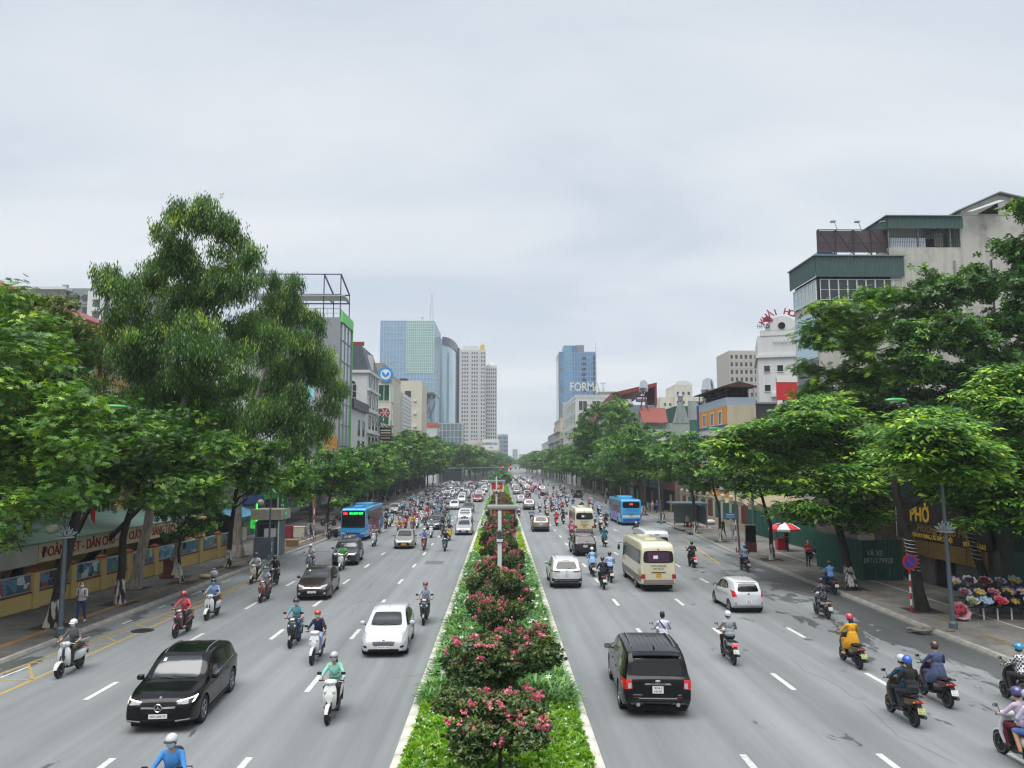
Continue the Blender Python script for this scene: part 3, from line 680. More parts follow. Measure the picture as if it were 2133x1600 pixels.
for i,(bx,by,sp_,lb)in enumerate([
 (645,1113,[(650,985,48,28),(618,1008,38,24),(680,1000,42,28),(640,1030,42,20)],'street tree with dark trunk in front of the green lit shop'),
 (681,1114,[(702,975,48,28),(732,990,36,28),(690,1012,42,22),(735,1020,28,24),(712,1050,26,16)],'street tree just behind the oncoming blue bus stop, low side foliage')]):
 hero('street_tree',lb,(bx,by),None,sp_,'S',1900,[(bx+2,by-60),(sp_[0][0],sp_[0][1])],.17,.08,BARK,LEAF_S,5,20+i,1.6,1.1,pit=pl)
hero('garden_tree','feathery grey-green tree in the school yard below the red eave',(-26.5,47,.14),47,[(200,742,55,38),(262,765,55,38),(222,822,65,38),(160,790,50,40),(285,800,35,35)],'E',2600,[(215,1000),(215,860),(220,780)],.16,.07,BARK_N,LEAF_E,6,30,1.4,.8)
hero('garden_tree','yellowish green tree rising behind the milkwood under the grey apartment block',(-27,44,.14),46,[(110,645,40,26),(150,685,36,30),(90,690,50,38),(136,640,18,20),(64,645,40,30),(100,740,60,40)],'S',2200,[(100,900),(110,760),(112,690)],.2,.08,BARK_N,leafmat('pale_leaf',[(0.0,'3b4f24'),(1.15,'9fa850'),(0.5,'61793a'),(0.85,'83913f')]),5,31,1.6,.9)
hero('garden_tree','dense dark tree filling the school yard behind the nearest milkwood',(-27.5,36,.14),38,[(40,780,90,60),(120,800,70,60),(20,900,90,70),(110,900,80,60),(60,1000,90,60),(150,980,50,50),(-40,820,80,70)],'S',4200,[(60,1050),(70,900),(80,800)],.2,.08,BARK_N,LEAF_B,6,33,1.6,1.1)
hero('garden_tree','dense dark tree in the school yard under the tallest eucalyptus',(-27,50,.14),50,[(300,880,60,50),(240,900,60,50),(360,900,60,50),(420,900,50,50),(300,960,70,40),(380,970,60,40),(190,880,50,50)],'S',3600,[(300,1050),(310,940)],.2,.08,BARK_N,LEAF_B,6,34,1.6,1.1)
# far side of the road, near to far
hero('flame_tree','flame tree with wide feathery tiers hanging over the noodle shop sign',(1922,1272),37,
  [(1900,920,62,26),(1990,882,85,26),(2080,842,85,30),(2150,800,80,40),(1872,962,46,22),(1955,968,85,30),(2050,940,95,34),(2140,915,80,40),(1965,1012,58,18),(2030,1018,85,30),(2120,1025,80,40),(2045,1050,58,18),(2090,1085,70,26),(2130,970,70,30),(1955,1000,60,22,-6),(1925,945,60,24,-6),(1965,900,64,24,-6),(2000,960,64,24,-6),(1915,880,46,18,-4)],
  'D',36000,[(1895,1130),(1862,1010),(1900,930),(1980,890)],.24,.10,BARK_N,LEAF_D,6,40,2.8,pit=pr)
hero('leaning_tree','leaning dark trunk wound with white light wire behind the flower stall',(2075,1262),39.5,
  [(2020,1000,60,24),(2090,960,70,28),(2010,940,50,22),(2140,1010,60,30)],'D',5500,[(2035,1165),(2012,1080),(2030,990)],.22,.10,BARK_N,LEAF_D,4,41,1.0,pit=pr)
hero('flame_tree','flame tree spreading low dark fans above the parked motorbike hoarding',(1776,1227),45,
  [(1720,862,82,26),(1640,872,72,24),(1580,902,62,24),(1540,940,52,24),(1680,930,100,32),(1765,935,80,40),(1620,970,72,28),(1720,1008,92,32),(1792,1008,52,42),(1680,1066,50,22),(1800,1075,36,24),(1515,925,34,18)],
  'D',30000,[(1752,1120),(1733,1040),(1715,960),(1700,890)],.25,.11,BARK,LEAF_D,10,42,1.8,1.1,pit=pr)
hero('milkwood_tree','tall milkwood tree in front of the stained grey house',(25.2,53,.14),52,
  [(1760,652,66,30),(1840,632,72,32),(1702,700,54,36),(1900,662,54,36),(1785,715,74,26),(1685,762,36,26),(1885,740,44,26),(1765,850,66,42),(1702,862,56,42),(1845,872,56,36),(1772,930,76,36),(1692,925,56,36),(1850,935,40,32),(1735,790,46,30),(1800,790,50,28),(1860,690,60,34),(1740,680,50,30),(1820,680,60,30),(1800,740,50,26),(1850,800,60,36),(1690,810,44,34),(1900,830,50,36)],
  'A',14000,[(1812,1000),(1816,880),(1815,770),(1818,690)],.22,.10,BARK_N,LEAF_A,11,43,2.0,1.3)
hero('broadleaf_tree','dense dark broadleaf tree before the stained wall of the grey house',(32,50,.14),50,
  [(1960,622,54,40),(2040,612,62,44),(1932,682,54,36),(2012,702,82,44),(2102,682,66,52),(1962,772,66,36),(2062,780,76,44),(1905,770,36,26),(2140,760,60,56),(1930,582,30,26),(2030,575,30,22),(1985,840,66,36),(2080,850,60,40),(1920,850,60,44),(1950,910,70,44),(2040,900,70,40),(1890,700,40,34),(2080,740,60,44)],
  'B',11500,[(2010,900),(2015,780),(2020,690)],.24,.11,BARK_N,LEAF_B,10,44,2.0,1.15)
hero('broadleaf_tree','broadleaf treetop cut off by the photo\'s right edge, beside the gabled roof',(30.5,43,.14),43,[(2135,440,46,36),(2122,515,40,36),(2142,575,46,36),(2170,500,60,60),(2180,640,60,60)],'B',1700,[(2150,900),(2150,700),(2145,560)],.24,.10,BARK_N,LEAF_B,5,45,1.2,1.15)
RT=[((1608,1166),[(1570,958,54,30),(1530,985,44,26),(1620,978,44,26),(1590,1008,46,22),(1555,1010,30,20)],'street tree with whitewashed foot behind the red umbrella stall',.17,'D',LEAF_D,6000),
   ((1501,1128),[(1470,945,52,28),(1510,965,42,28),(1440,975,42,26),(1480,1000,46,22),(1520,1000,30,20),(1490,945,34,20)],'slender street tree with whitewashed foot left of the blue street sign',.14,'S',LEAF_S,2600),
   ((1447,1110),[(1430,930,48,26),(1395,952,42,26),(1450,965,40,26),(1410,985,46,22),(1375,990,34,22),(1450,1005,32,18)],'street tree with whitewashed foot growing through the bus shelter platform',.20,'S',LEAF_S,2600),
   ((1381,1086),[(1360,930,44,24),(1330,950,40,26),(1385,955,36,24),(1350,980,40,20),(1322,985,28,18),(1300,925,34,22)],'street tree beside the lamp post before the bus shelter',.22,'S',LEAF_S,2400),
   ((1338,1071),[(1312,905,34,24),(1292,935,34,26),(1330,930,30,24),(1300,965,36,22),(1270,960,28,22)],'thick trunked street tree just past the departing blue bus',.36,'S',LEAF_S,2200)]
for i,(b,sp_,lb,r,kd,lf,n)in enumerate(RT):
 hero('street_tree',lb,b,None,sp_,kd,n,[(b[0]-3,b[1]-70),(sp_[0][0],sp_[0][1]+20)],r,r*.5,BARK,lf,6,50+i,1.8,1.15,pit=pr)
# rows that run on: four kinds of crown turned and scaled
PT=[]
for i in range(4):
 hgt=12.5;L=clump(grow_lobes(13,(0,0),hgt*.60,5.2,hgt*.40,2.2,.8,60+i),6,.55,i)
 PT.append((limbs_mesh([(0,0,0),(.15,.1,2.2),(.1,-.1,4.5),(0,0,8)],.2,.09,L,7,70+i),crown_mesh('S',L,4600,80+i,1.45)))
def row_tree(x,y,h,k,label,group,leaf=LEAF_S,sx=1.0):
 t=empty('street_tree',(x,y,.14));tag(t,label,'tree',group);s=h/12.9;a=random.uniform(0,6.28)
 for nm,me,m in(('trunk',PT[k][0],BARK),('crown',PT[k][1],leaf)):
  o=obj(nm,me,m,t);o.rotation_euler=(0,0,a);o.scale=(s*sx,s*sx,s)
random.seed(21)
lnames=['first','second','third','fourth','fifth','sixth','seventh','eighth','ninth','tenth','eleventh','twelfth','thirteenth','fourteenth','fifteenth','sixteenth','seventeenth','eighteenth','nineteenth','twentieth']
for i,y in enumerate((97,108,120,133,146,158,170,183,196,210,224,238,252)):
 row_tree(kx(LK,y)-2.0-random.uniform(0,.8),y,(8.8,9.6,10.2,11,12,13.6,15,15.2,14.8,15.2,14.6,15.6,15)[i]*random.uniform(.95,1.05),i%4,'leafy street tree, %s beyond the oncoming bus along the left pavement'%lnames[i],'left row of street trees')
for i,y in enumerate((118,129,141,152,164,177,190,203,217,231,246,262,279,297)):
 row_tree(kx(RK,y)+1.8+random.uniform(0,.9),y,(12.6,11.4,11.8,12.2,20.5,12.4,12.6,13.4,13,13.6,13.2,14,13.6,14)[i]*random.uniform(.96,1.04),(i+1)%4,
    ('very tall street tree towering over its neighbours before the white sign building' if y==164 else 'leafy street tree, %s past the departing blue bus along the right pavement'%lnames[i]),'right row of street trees',sx=0.85 if y==164 else 1.05)
for i,y in enumerate(range(304,700,26)):
 row_tree(-12.5+(y-300)*.05-random.uniform(0,2),y,random.uniform(13,15.5),i%4,'%s far street tree beyond the crossing in the left row'%lnames[i],'far left row of street trees',sx=1.3)
 if y<640:row_tree(-24+(y-300)*.05-random.uniform(0,4),y+9,random.uniform(15,18),(i+2)%4,'%s far tree behind the left row beyond the crossing'%lnames[i],'far trees behind the left row',sx=1.5)
 row_tree(23+random.uniform(0,2),y+10,random.uniform(13,15),(i+3)%4,'%s far street tree at the distant end of the right row'%lnames[i],'far right row of street trees',sx=1.35)
# distant wooded end of the avenue
q=[]
for i in range(26):q.append((random.uniform(-60,70),random.uniform(0,60),random.uniform(5,11),random.uniform(6,10),6,random.uniform(4,6)))
tag(obj('treeline',crown_mesh('S',q,6500,99,3.2),LEAF_S,None,(20,760,0)),'distant mass of trees closing the avenue','trees',kind='stuff')
# ------------------------------------------------------------------ the planted median
def strap_clump(k,l,w,arch):
 v=[];f=[]
 for i in range(k):
  a=2*math.pi*i/k+random.uniform(-.3,.3);c,s=math.cos(a),math.sin(a);n=len(v);ll=l*random.uniform(.7,1.15);ar=arch*random.uniform(.6,1.3)
  for t in(0,.4,.75,1):
   r=ll*(t*.35+t*t*.45*ar);z=ll*(t*.95-t*t*.55*ar);ww=w*(.7,1,.75,.1)[(0,.4,.75,1).index(t)]/2
   v+=[(c*r-s*ww,s*r+c*ww,z),(c*r+s*ww,s*r-c*ww,z)]
  for j in range(3):f.append((n+2*j,n+2*j+1,n+2*j+3,n+2*j+2))
 return v,f
def star_flower(k,r,lift=0.3):
 v=[];f=[]
 for i in range(k):
  n=len(v);v+=leaf_diamond(r,r*.35,-.2,2*math.pi*i/k,lift);f+=[(n,n+1,n+2),(n,n+2,n+3)]
 return v,f
def patch_scatter(name,tpl,n,y0,y1,mat_,label,size=(.8,1.3),z=.17,gap=0.0,up=.12,zj=0.02,cat='plants',parent=None,dens=None):
 x=rng.uniform(MED_L+.37,MED_R-.37,n);y=rng.uniform(y0,y1,n)
 if gap:keep=(np.abs(x+.03)>gap*rng.uniform(.3,1.2,n));x=x[keep];y=y[keep]
 m=len(x);pos=np.stack([x,y,z+rng.random(m)*zj],1)
 tone=np.clip(rng.normal(.40,.17,m)+.25*(rng.random(m)<.12),0,1.05)
 o=obj(name,scatter_mesh(name,*tpl,pos,rotmats(np.tile([0,0,1.],(m,1)),up,m),rng.uniform(*size,m),tone),mat_)
 return tag(o,label,cat,kind='stuff')
random.seed(3);rng=np.random.default_rng(33)
patch_scatter('ground_cover',tpl_spray(7,.13,.065),6500,11,22.4,LEAF_G,'bright green ground cover at the near end of the median',(.8,1.4),.24,0,.5,.16)
patch_scatter('ground_cover_stems',tpl_spray(6,.16,.07),3000,11,22.4,LEAF_G,'lower leaves of the bright green ground cover',(.9,1.3),.18,0,.5,.06)
patch_scatter('white_flowers',star_flower(5,.045),520,11,22.4,WPETAL,'small white blossoms sprinkled over the near ground cover',(.8,1.3),.38,0,.4,.09,'flowers')
patch_scatter('lily_leaves',strap_clump(9,.62,.062,1.0),2600,22.6,60,LEAF_L,'strap-leaved spider lilies filling the median',(.75,1.25),.15,.25,.12)
patch_scatter('lily_leaves',strap_clump(9,.62,.062,1.0),250,22.2,24.2,LEAF_L,'front edge of the spider lily bed',(.9,1.3),.15,.25,.12)
patch_scatter('lily_flowers',star_flower(6,.11,.2),240,23,60,WPETAL,'spidery white lily flowers above the strap leaves',(.7,1.2),.66,.3,.4,.16,'flowers')
patch_scatter('lime_grass',strap_clump(10,.38,.045,.8),1500,59.5,79,LEAF_Y,'lime green grass bed on the median',(.8,1.2),.15,0,.15,.02)
patch_scatter('pale_flower_bed',strap_clump(8,.5,.06,.9),1500,79,112,LEAF_L,'pale flowering bed further along the median',(.8,1.3),.15,.2,.15)
patch_scatter('pale_flowers',star_flower(6,.13),380,79,112,WPETAL,'white flowers further along the median',(.8,1.3),.5,.2,.4,.12,'flowers')
patch_scatter('far_ground_cover',tpl_spray(7,.34,.2),5200,112,255,LEAF_G,'green planting along the far median',(.8,1.5),.22,0,.5,.3)
# crape myrtles
MY=[]
for i in range(5):
 random.seed(90+i)
 L=[(random.uniform(-.85,.85),random.uniform(-.8,.8),random.uniform(.8,1.7),random.uniform(.25,.5),random.uniform(.25,.5),random.uniform(.2,.36))for _ in range(14)]
 rng=np.random.default_rng(90+i)
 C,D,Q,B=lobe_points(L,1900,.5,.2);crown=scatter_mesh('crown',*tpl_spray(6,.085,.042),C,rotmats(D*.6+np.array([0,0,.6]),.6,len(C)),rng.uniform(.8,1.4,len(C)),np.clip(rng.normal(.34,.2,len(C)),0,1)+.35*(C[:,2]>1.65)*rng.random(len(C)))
 C,D,Q,B=lobe_points(L,52,.93,.9);k=7;idx=np.repeat(np.arange(len(C)),k);pos=C[idx]+rng.normal(0,.042,(len(idx),3))+D[idx]*.05+np.array([0,0,.04])
 bl=scatter_mesh('blossoms',*tpl_spray(6,.042,.038),pos,rotmats(D[idx],.9,len(idx)),rng.uniform(.6,1.2,len(idx)),np.clip(rng.normal(.45,.15,len(C)),0,1)[idx]+rng.normal(0,.12,len(idx)))
 MY.append((limbs_mesh([(0,0,0),(.02,.02,.4),(0,.03,.9)],.05,.03,L,8,95+i,rb=.6,flare=1.1),crown,bl))
RUST=leafmat('rusty_blossom',[(0.0,'8a4538'),(1.15,'cf9a86'),(0.5,'aa6454'),(0.85,'bd7c6a')])
myr=[(0.0,17.0,1.22,1.02,'nearest crape myrtle with pink blossom at the foot of the photo'),(0.05,22.8,1.42,1.05,'widest crape myrtle with pink blossom where the lilies begin'),(-.1,28.4,.95,1.05,'crape myrtle with pink blossom in front of the lamp post foot'),
    (0,34.0,1.0,1.2,'crape myrtle with pink blossom just behind the lamp post foot'),(.1,40,1.0,1.25,'crape myrtle between the lamp post and the two pale banded ones'),(0,46,1.0,1.3,'sixth crape myrtle along the median'),(-.1,52,1.0,1.35,'crape myrtle at the end of the lily bed'),
    (0,58,1.05,1.35,'crape myrtle where the lime grass begins'),(.05,64,1.1,1.4,'crape myrtle in front of the propaganda board'),(-.4,82,1.0,1.3,'crape myrtle just behind the propaganda board')]
for i,(x,y,s,sz,lb)in enumerate(myr):
 t=empty('crape_myrtle',(x,y,.17));tag(t,lb,'shrub','crape myrtles on the median')
 a=i*1.9
 for nm,me,m in(('trunk',MY[i%5][0],BARK_N),('crown',MY[i%5][1],LEAF_M),('blossoms',MY[i%5][2],PETAL)):
  o=obj(nm,me,m,t);o.rotation_euler=(0,0,a);o.scale=(s*(1+.15*math.sin(i*2.3)),s,sz)
for i,(x,y,lb)in enumerate(((.7,25.4,'the widest and the third'),(-.6,31,'the third and the fourth'),(.6,36.8,'the fourth and the mast'),(-.7,43,'the fifth and the sixth'),(.6,49,'the sixth and the seventh'),(-.5,55,'the seventh and the lime grass'))):
 t=empty('crape_myrtle',(x,y,.17));tag(t,'low sparse crape myrtle between '+lb+', off the centre line','shrub','crape myrtles on the median')
 for nm,me,m in(('trunk',MY[(i+2)%5][0],BARK_N),('crown',MY[(i+2)%5][1],LEAF_M),('blossoms',MY[(i+2)%5][2],PETAL)):
  o=obj(nm,me,m,t);o.rotation_euler=(0,0,i*2.7);o.scale=(.72,.8,.85)
for i,y in enumerate((90,97,104,111,118,126,134)):
 t=empty('crape_myrtle',(random.uniform(-.3,.3),y,.17));tag(t,'reddish brown crape myrtle, %s beyond the propaganda board'%lnames[i],'shrub','crape myrtles on the median')
 for nm,me,m in(('trunk',MY[i%5][0],BARK_N),('crown',MY[i%5][1],LEAF_M),('blossoms',MY[i%5][2],RUST)):
  o=obj(nm,me,m,t);o.rotation_euler=(0,0,i*2.2);o.scale=(1.2,1.2,1.2)
for i,(x,y,r,h,lb)in enumerate(((-1.2,238,1.9,4.0,'round dark clipped tree on the far median, the lower of two'),(.6,246,3.0,5.4,'round dark clipped tree on the far median, the taller of two'))):
 t=empty('clipped_tree',(x,y,.17));tag(t,lb,'tree','clipped trees on the far median');L=[(0,0,h-r,r,r,r)]+[(math.cos(k)*r*.6,math.sin(k)*r*.6,h-r+math.sin(k*3)*.4,r*.5,r*.5,r*.5)for k in range(6)]
 obj('trunk',limbs_mesh([(0,0,0),(0,0,h-r)],.2,.12,L,3,i),BARK_N,t);obj('crown',crown_mesh('B',L,1500,120+i,1.5),LEAF_B,t)
random.seed(7);rng=np.random.default_rng(7)
# ------------------------------------------------------------------ road vehicles
def smooth(pts):
 xs=[p[0]for p in pts];vs=[p[1]for p in pts];n=len(xs);d=[(vs[i+1]-vs[i])/(xs[i+1]-xs[i])for i in range(n-1)]
 m=[d[0]]+[0 if d[i-1]*d[i]<=0 else 2*d[i-1]*d[i]/(d[i-1]+d[i])for i in range(1,n-1)]+[d[-1]]
 def f(x):
  if x<=xs[0]:return vs[0]
  if x>=xs[-1]:return vs[-1]
  for i in range(n-1):
   if x<=xs[i+1]:
    h=xs[i+1]-xs[i];t=(x-xs[i])/h
    return(2*t**3-3*t*t+1)*vs[i]+(t**3-2*t*t+t)*h*m[i]+(-2*t**3+3*t*t)*vs[i+1]+(t**3-t*t)*h*m[i+1]
 return f
def bool_cut(me,cut):
 a=bpy.data.objects.new('a',me);b=bpy.data.objects.new('b',cut);COL.objects.link(a);COL.objects.link(b)
 md=a.modifiers.new('b','BOOLEAN');md.object=b;md.operation='DIFFERENCE';md.solver='EXACT'
 dg=bpy.context.evaluated_depsgraph_get();dg.update();r=bpy.data.meshes.new_from_object(a.evaluated_get(dg))
 bpy.data.objects.remove(a);bpy.data.objects.remove(b);return r
class Car:
 def __init__(s,name,L,W,H,top,belt,bot,wheels,wr,ww=.21,tumble=.20,plan_f=.10,plan_r=.08,roofr=.09,sidecurve=.03,nose=.05,tail=.04,archgap=.055,shoulder=.985):
  s.p=Proto(name);s.L,s.W,s.H=L,W,H;s.wheels=wheels;s.wr=wr;s.ww=ww
  ft,fb,fz=smooth(top),smooth(belt),smooth(bot);hl=L/2
  ys_=sorted(set([round(v,4)for v in list(np.linspace(-hl,hl,56))+[-hl+.012,-hl+.03,-hl+.07,hl-.012,hl-.03,hl-.07]+[t[0]for t in top]]));secs=[]
  for y in ys_:
   zt,zb,z0=ft(y),fb(y),fz(y);zb=min(zb,zt-.035)
   ef=max(0,1-(hl-y)/(L*.17));er=max(0,1-(hl+y)/(L*.17))
   hw=W/2*(1-plan_f*ef**2.2-plan_r*er**2.2)
   ends=min(hl-y,hl+y);rr=0
   if ends<.09:rr=(1-math.sqrt(max(0,1-(1-ends/.09)**2)))
   ins=(nose if y>0 else tail)*rr;zt2=zt-ins;z02=z0+ins*.6;hw-=ins*.8;zb=min(zb,zt2-.03)
   gh=max(0,zt2-zb);k=min(1,gh/max(.2,H-.93));wt=hw*(shoulder-.03-tumble*k)
   rad=min(roofr,gh*.45)
   hgt=zb-z02
   P=[(0,z02),(hw*.80,z02),(hw*.955,z02+.05*min(1,hgt)),(hw*(1-sidecurve*.4),z02+.16*hgt),(hw,z02+.42*hgt),(hw*(1-sidecurve*.25),z02+.70*hgt),(hw*(shoulder),z02+.92*hgt),(hw*(shoulder-.03),zb),
     (hw*(shoulder-.03)*(1-.5)+wt*.5,zb+(zt2-rad-zb)*.5),(wt,zt2-rad),(wt-rad*.35,zt2-rad*.35),(wt-rad,zt2-rad*.08),(wt*.6,zt2+.012),(0,zt2+.02)]
   secs.append([(x,y,z)for x,z in P]+[(-x,y,z)for x,z in reversed(P[1:-1])])
  mb=MB().loft(secs);me=mb.mesh('body');s.full=me
  bm=bmesh.new();bm.from_mesh(me);bmesh.ops.triangulate(bm,faces=bm.faces);s.bvh=BVHTree.FromBMesh(bm);bm.free()
  cut=MB()
  for wy in wheels:
   for sd in(-1,1):
    x0,x1=sd*(W/2-ww-.06),sd*(W/2+.2);cut.lathe([(wr+archgap,min(x0,x1)),(wr+archgap,max(x0,x1))],28,'X',(0,wy,wr))
  body=bool_cut(me.copy(),cut.mesh('c'))
  body.materials.clear();body.polygons.foreach_set('use_smooth',[True]*len(body.polygons));body.set_sharp_from_angle(angle=R(32))
  s.body=s.p.part('body',body,'paint')
  # wheels
  prof=[(wr*.62,-ww*.42),(wr*.93,-ww*.5),(wr,-ww*.36),(wr,ww*.36),(wr*.93,ww*.5),(wr*.62,ww*.42)]
  tyre=MB().lathe(prof,26,'X').mesh('tyre',35);rim=MB();rr=wr*.64
  rim.lathe([(rr*1.02,ww*.30),(rr*1.02,ww*.44),(rr*.9,ww*.45),(rr*.86,ww*.32),(rr*.2,ww*.30)],22,'X')
  for i in range(5):
   a=2*math.pi*i/5;M=Matrix.Rotation(a,4,'X');rim.box(ww*.30,ww*.43,-rr*.11,rr*.11,rr*.1,rr*.93,0,M)
  rim.lathe([(rr*.2,ww*.3),(rr*.2,ww*.45),(0.001,ww*.46)],10,'X')
  rimb=MB().lathe([(rr*.9,ww*.30),(rr*.9,ww*.33),(.001,ww*.33)],20,'X')
  def shift(me_,dx,dy,dz,flip):
   q=me_.copy();q.transform(Matrix.Translation((dx,dy,dz))@(Matrix.Rotation(math.pi,4,'Z')if flip else Matrix()));return q
  rm=rim.mesh('rim',35);rb=rimb.mesh('b',35)
  for wy in wheels:
   for sd in(1,-1):
    x=sd*(W/2-ww*.55);w=s.p.part('wheel',shift(rb,x,wy,wr,sd<0),DARKGAP);s.p.part('tyre',shift(tyre,x,wy,wr,sd<0),RUBBER,w);s.p.part('rim',shift(rm,x,wy,wr,sd<0),'rim',w)
  und=MB().box(-W*.40,W*.40,-hl+.25,hl-.25,wr*.42,wr*.95);s.p.part('underbody',und,DARKGAP)
 def hit(s,a,b,ax):
  if ax=='F':o,d=Vector((a,9,b)),Vector((0,-1,0))
  elif ax=='R':o,d=Vector((a,-9,b)),Vector((0,1,0))
  elif ax=='S':o,d=Vector((9,a,b)),Vector((-1,0,0))
  elif ax=='P':o,d=Vector((-9,a,b)),Vector((1,0,0))
  else:o,d=Vector((a,b,9)),Vector((0,0,-1))
  loc,n,i,dist=s.bvh.ray_cast(o,d)
  if loc is None:return None,None
  if n.dot(d)>0:n=-n
  return loc,n
 def patch(s,name,q,ax,mat_,off=.005,nx=8,ny=6,parent=None,rnd=0.0,label=None,flat=False):
  parent=s.body if parent=='body' else parent
  (ax0,ay0),(bx,by),(cx,cy),(dx,dy)=q;grid=[];v=[];mb=MB()
  for j in range(ny+1):
   row=[]
   for i in range(nx+1):
    u,w=i/nx,j/ny
    if rnd:
     uu,ww_=2*u-1,2*w-1;e=rnd;uu2=uu*math.sqrt(max(0,1-e*ww_*ww_*ww_*ww_/2));ww2=ww_*math.sqrt(max(0,1-e*uu*uu*uu*uu/2));u,w=(uu2+1)/2,(ww2+1)/2
    x=(ax0*(1-u)+bx*u)*(1-w)+(dx*(1-u)+cx*u)*w;y=(ay0*(1-u)+by*u)*(1-w)+(dy*(1-u)+cy*u)*w
    l,n=s.hit(x,y,ax)
    if l is None:row.append(None);continue
    row.append(len(mb.v));mb.v.append(tuple(l+n*off))
   grid.append(row)
  ring=[]
  for j in range(ny):
   for i in range(nx):
    c=[grid[j][i],grid[j][i+1],grid[j+1][i+1],grid[j+1][i]]
    if None in c:continue
    mb.f.append(tuple(c));mb.m.append(0)
  if not mb.f:return None
  me=mb.mesh(name,40,fix=False)
  return s.p.part(name,me,mat_,parent,label=label)
 def both(s,name,q,mat_,off=.005,nx=8,ny=6,parent=None,rnd=0.0):
  s.patch(name,q,'S',mat_,off,nx,ny,parent,rnd);s.patch(name,q,'P',mat_,off,nx,ny,parent,rnd)
 def lr(s,name,q,ax,mat_,off=.006,nx=8,ny=6,parent=None,rnd=0.0):
  s.patch(name,q,ax,mat_,off,nx,ny,parent,rnd);s.patch(name,[(-x,y)for x,y in q],ax,mat_,off,nx,ny,parent,rnd)
 def mirrors(s,y,z,key='paint',big=1.0,x=None):
  for sd in(-1,1):
   x0=x or s.W/2*.93;q=MB().rounded((sd*(x0+.14*big),y,z+.05),(.20*big,.13,.15*big),0,3.0,12,6);i=s.p.part('mirror',q,key)
   s.p.part('mirror_arm',MB().bar((sd*(x0-.04),y+.03,z-.02),(sd*(x0+.10),y,z+.01),.05,.035),BLACKPL,i)
   s.p.part('mirror_glass',MB().cbox((sd*(x0+.14*big),y-.068,z+.05),(.16*big,.006,.11*big)),CHROME,i)
 def plate(s,txt,y,z,w=.47,h=.11,bg=PLATE_W,two=False,tilt=0.0,rear=False):
  i=s.p.part('number_plate',MB().cbox((0,y,z),(w,.012,h)),bg);sg=-1 if rear else 1
  lines=txt if isinstance(txt,(list,tuple))else[txt]
  for k,t in enumerate(lines):
   me=text_mesh(t,h*(.62 if len(lines)==1 else.40),0,bold=.001,width=w*.86 if len(lines)==1 else w*.72)
   dz=0 if len(lines)==1 else(h*.23 if k==0 else-h*.23)
   me.transform(Matrix.Translation((0,y+sg*.009,z+dz))@Matrix.Rotation(0 if rear else math.pi,4,'Z')@Matrix.Rotation(R(90),4,'X'));s.p.part('lettering',me,BLACKPL,i)
 def rails(s,y0,y1,xf,mat_=ALLOY,h=.045,r=.017):
  for sd in(-1,1):
   pts=[]
   for t in np.linspace(0,1,7):
    l,n=s.hit(sd*xf,y0+(y1-y0)*t,'T')
    pts.append(l+Vector((0,0,(h if 0<t<1 else.0))))
   s.p.part('roof_rail',MB().tube(pts,r,6),mat_)
 def handles(s,spots,z,key='paint'):
  for y in spots:
   for sd,ax in((1,'S'),(-1,'P')):
    l,n=s.hit(y,z,ax)
    s.p.part('door_handle',MB().rounded(tuple(l+n*.015),(.03,.19,.035),0,3,10,5),key,s.body)
 def seams(s,ys2,z0,z1,tilt=0.0):
  for y in ys2:s.both('door_seam',[(y-.004,z0),(y+.004,z0),(y+.004+tilt,z1),(y-.004+tilt,z1)],DARKGAP,.0022,1,10,'body')
 def wiper(s,pts,ax='F'):
  P=[]
  for a,b in pts:
   l,n=s.hit(a,b,ax);P.append(l+n*.02)
  s.p.part('wiper',MB().tube(P,.008,5),BLACKPL)
 def side_glass(s,panes,top_z,frame=BLACKPL):
  for q in panes:s.both('side_window',q,GLASS_CAR if s.light_glass else GLASS_DARK,.006,8,5,None,0.0)
 light_glass=False
def emblem_star(r):
 q=MB();n=24
 ring=[[(math.cos(2*math.pi*i/n)*(r-.012+.012*math.cos(a)),math.sin(2*math.pi*i/n)*(r-.012+.012*math.cos(a)),.012*math.sin(a))for a in(0,1.57,3.14,4.71)]for i in range(n+1)]
 q.loft(ring,0,False)
 for k in range(3):
  a=math.pi/2+k*2.0944;c,s_=math.cos(a),math.sin(a);q.poly([(c*r*.95,s_*r*.95,.006),(-s_*r*.14,c*r*.14,.008),(0,0,.014)]);q.poly([(c*r*.95,s_*r*.95,.006),(0,0,.014),(s_*r*.14,-c*r*.14,.008)])
 return q
def facing(me,loc,rear=False):
 me.transform(Matrix.Translation(loc)@Matrix.Rotation(0 if rear else math.pi,4,'Z')@Matrix.Rotation(R(90),4,'X'));return me
def generic_details(c,ws,rw,sides,hl,tl,seams,zs,hz,mir,grille,plate_f,plate_r,lens=LENS,tail=TAIL_RED,glass=None):
 c.patch('windscreen',ws,'F',glass or GLASS_CAR,.006,12,8,None,.25);c.patch('rear_window',rw,'R',GLASS_DARK,.006,12,8,None,.3)
 for q in sides:c.both('side_window',q,GLASS_DARK,.006,8,6,None,0.0)
 for q in hl:c.lr('headlight',q,'F',lens,.008,8,5)
 for q in tl:c.lr('tail_light',q,'R',tail,.010,8,6)
 c.seams(seams,zs[0],zs[1]);c.handles(hz[0],hz[1]);c.mirrors(*mir)
 for q,m in grille:c.patch('grille',q,'F',m,.007,8,4,None,.3)
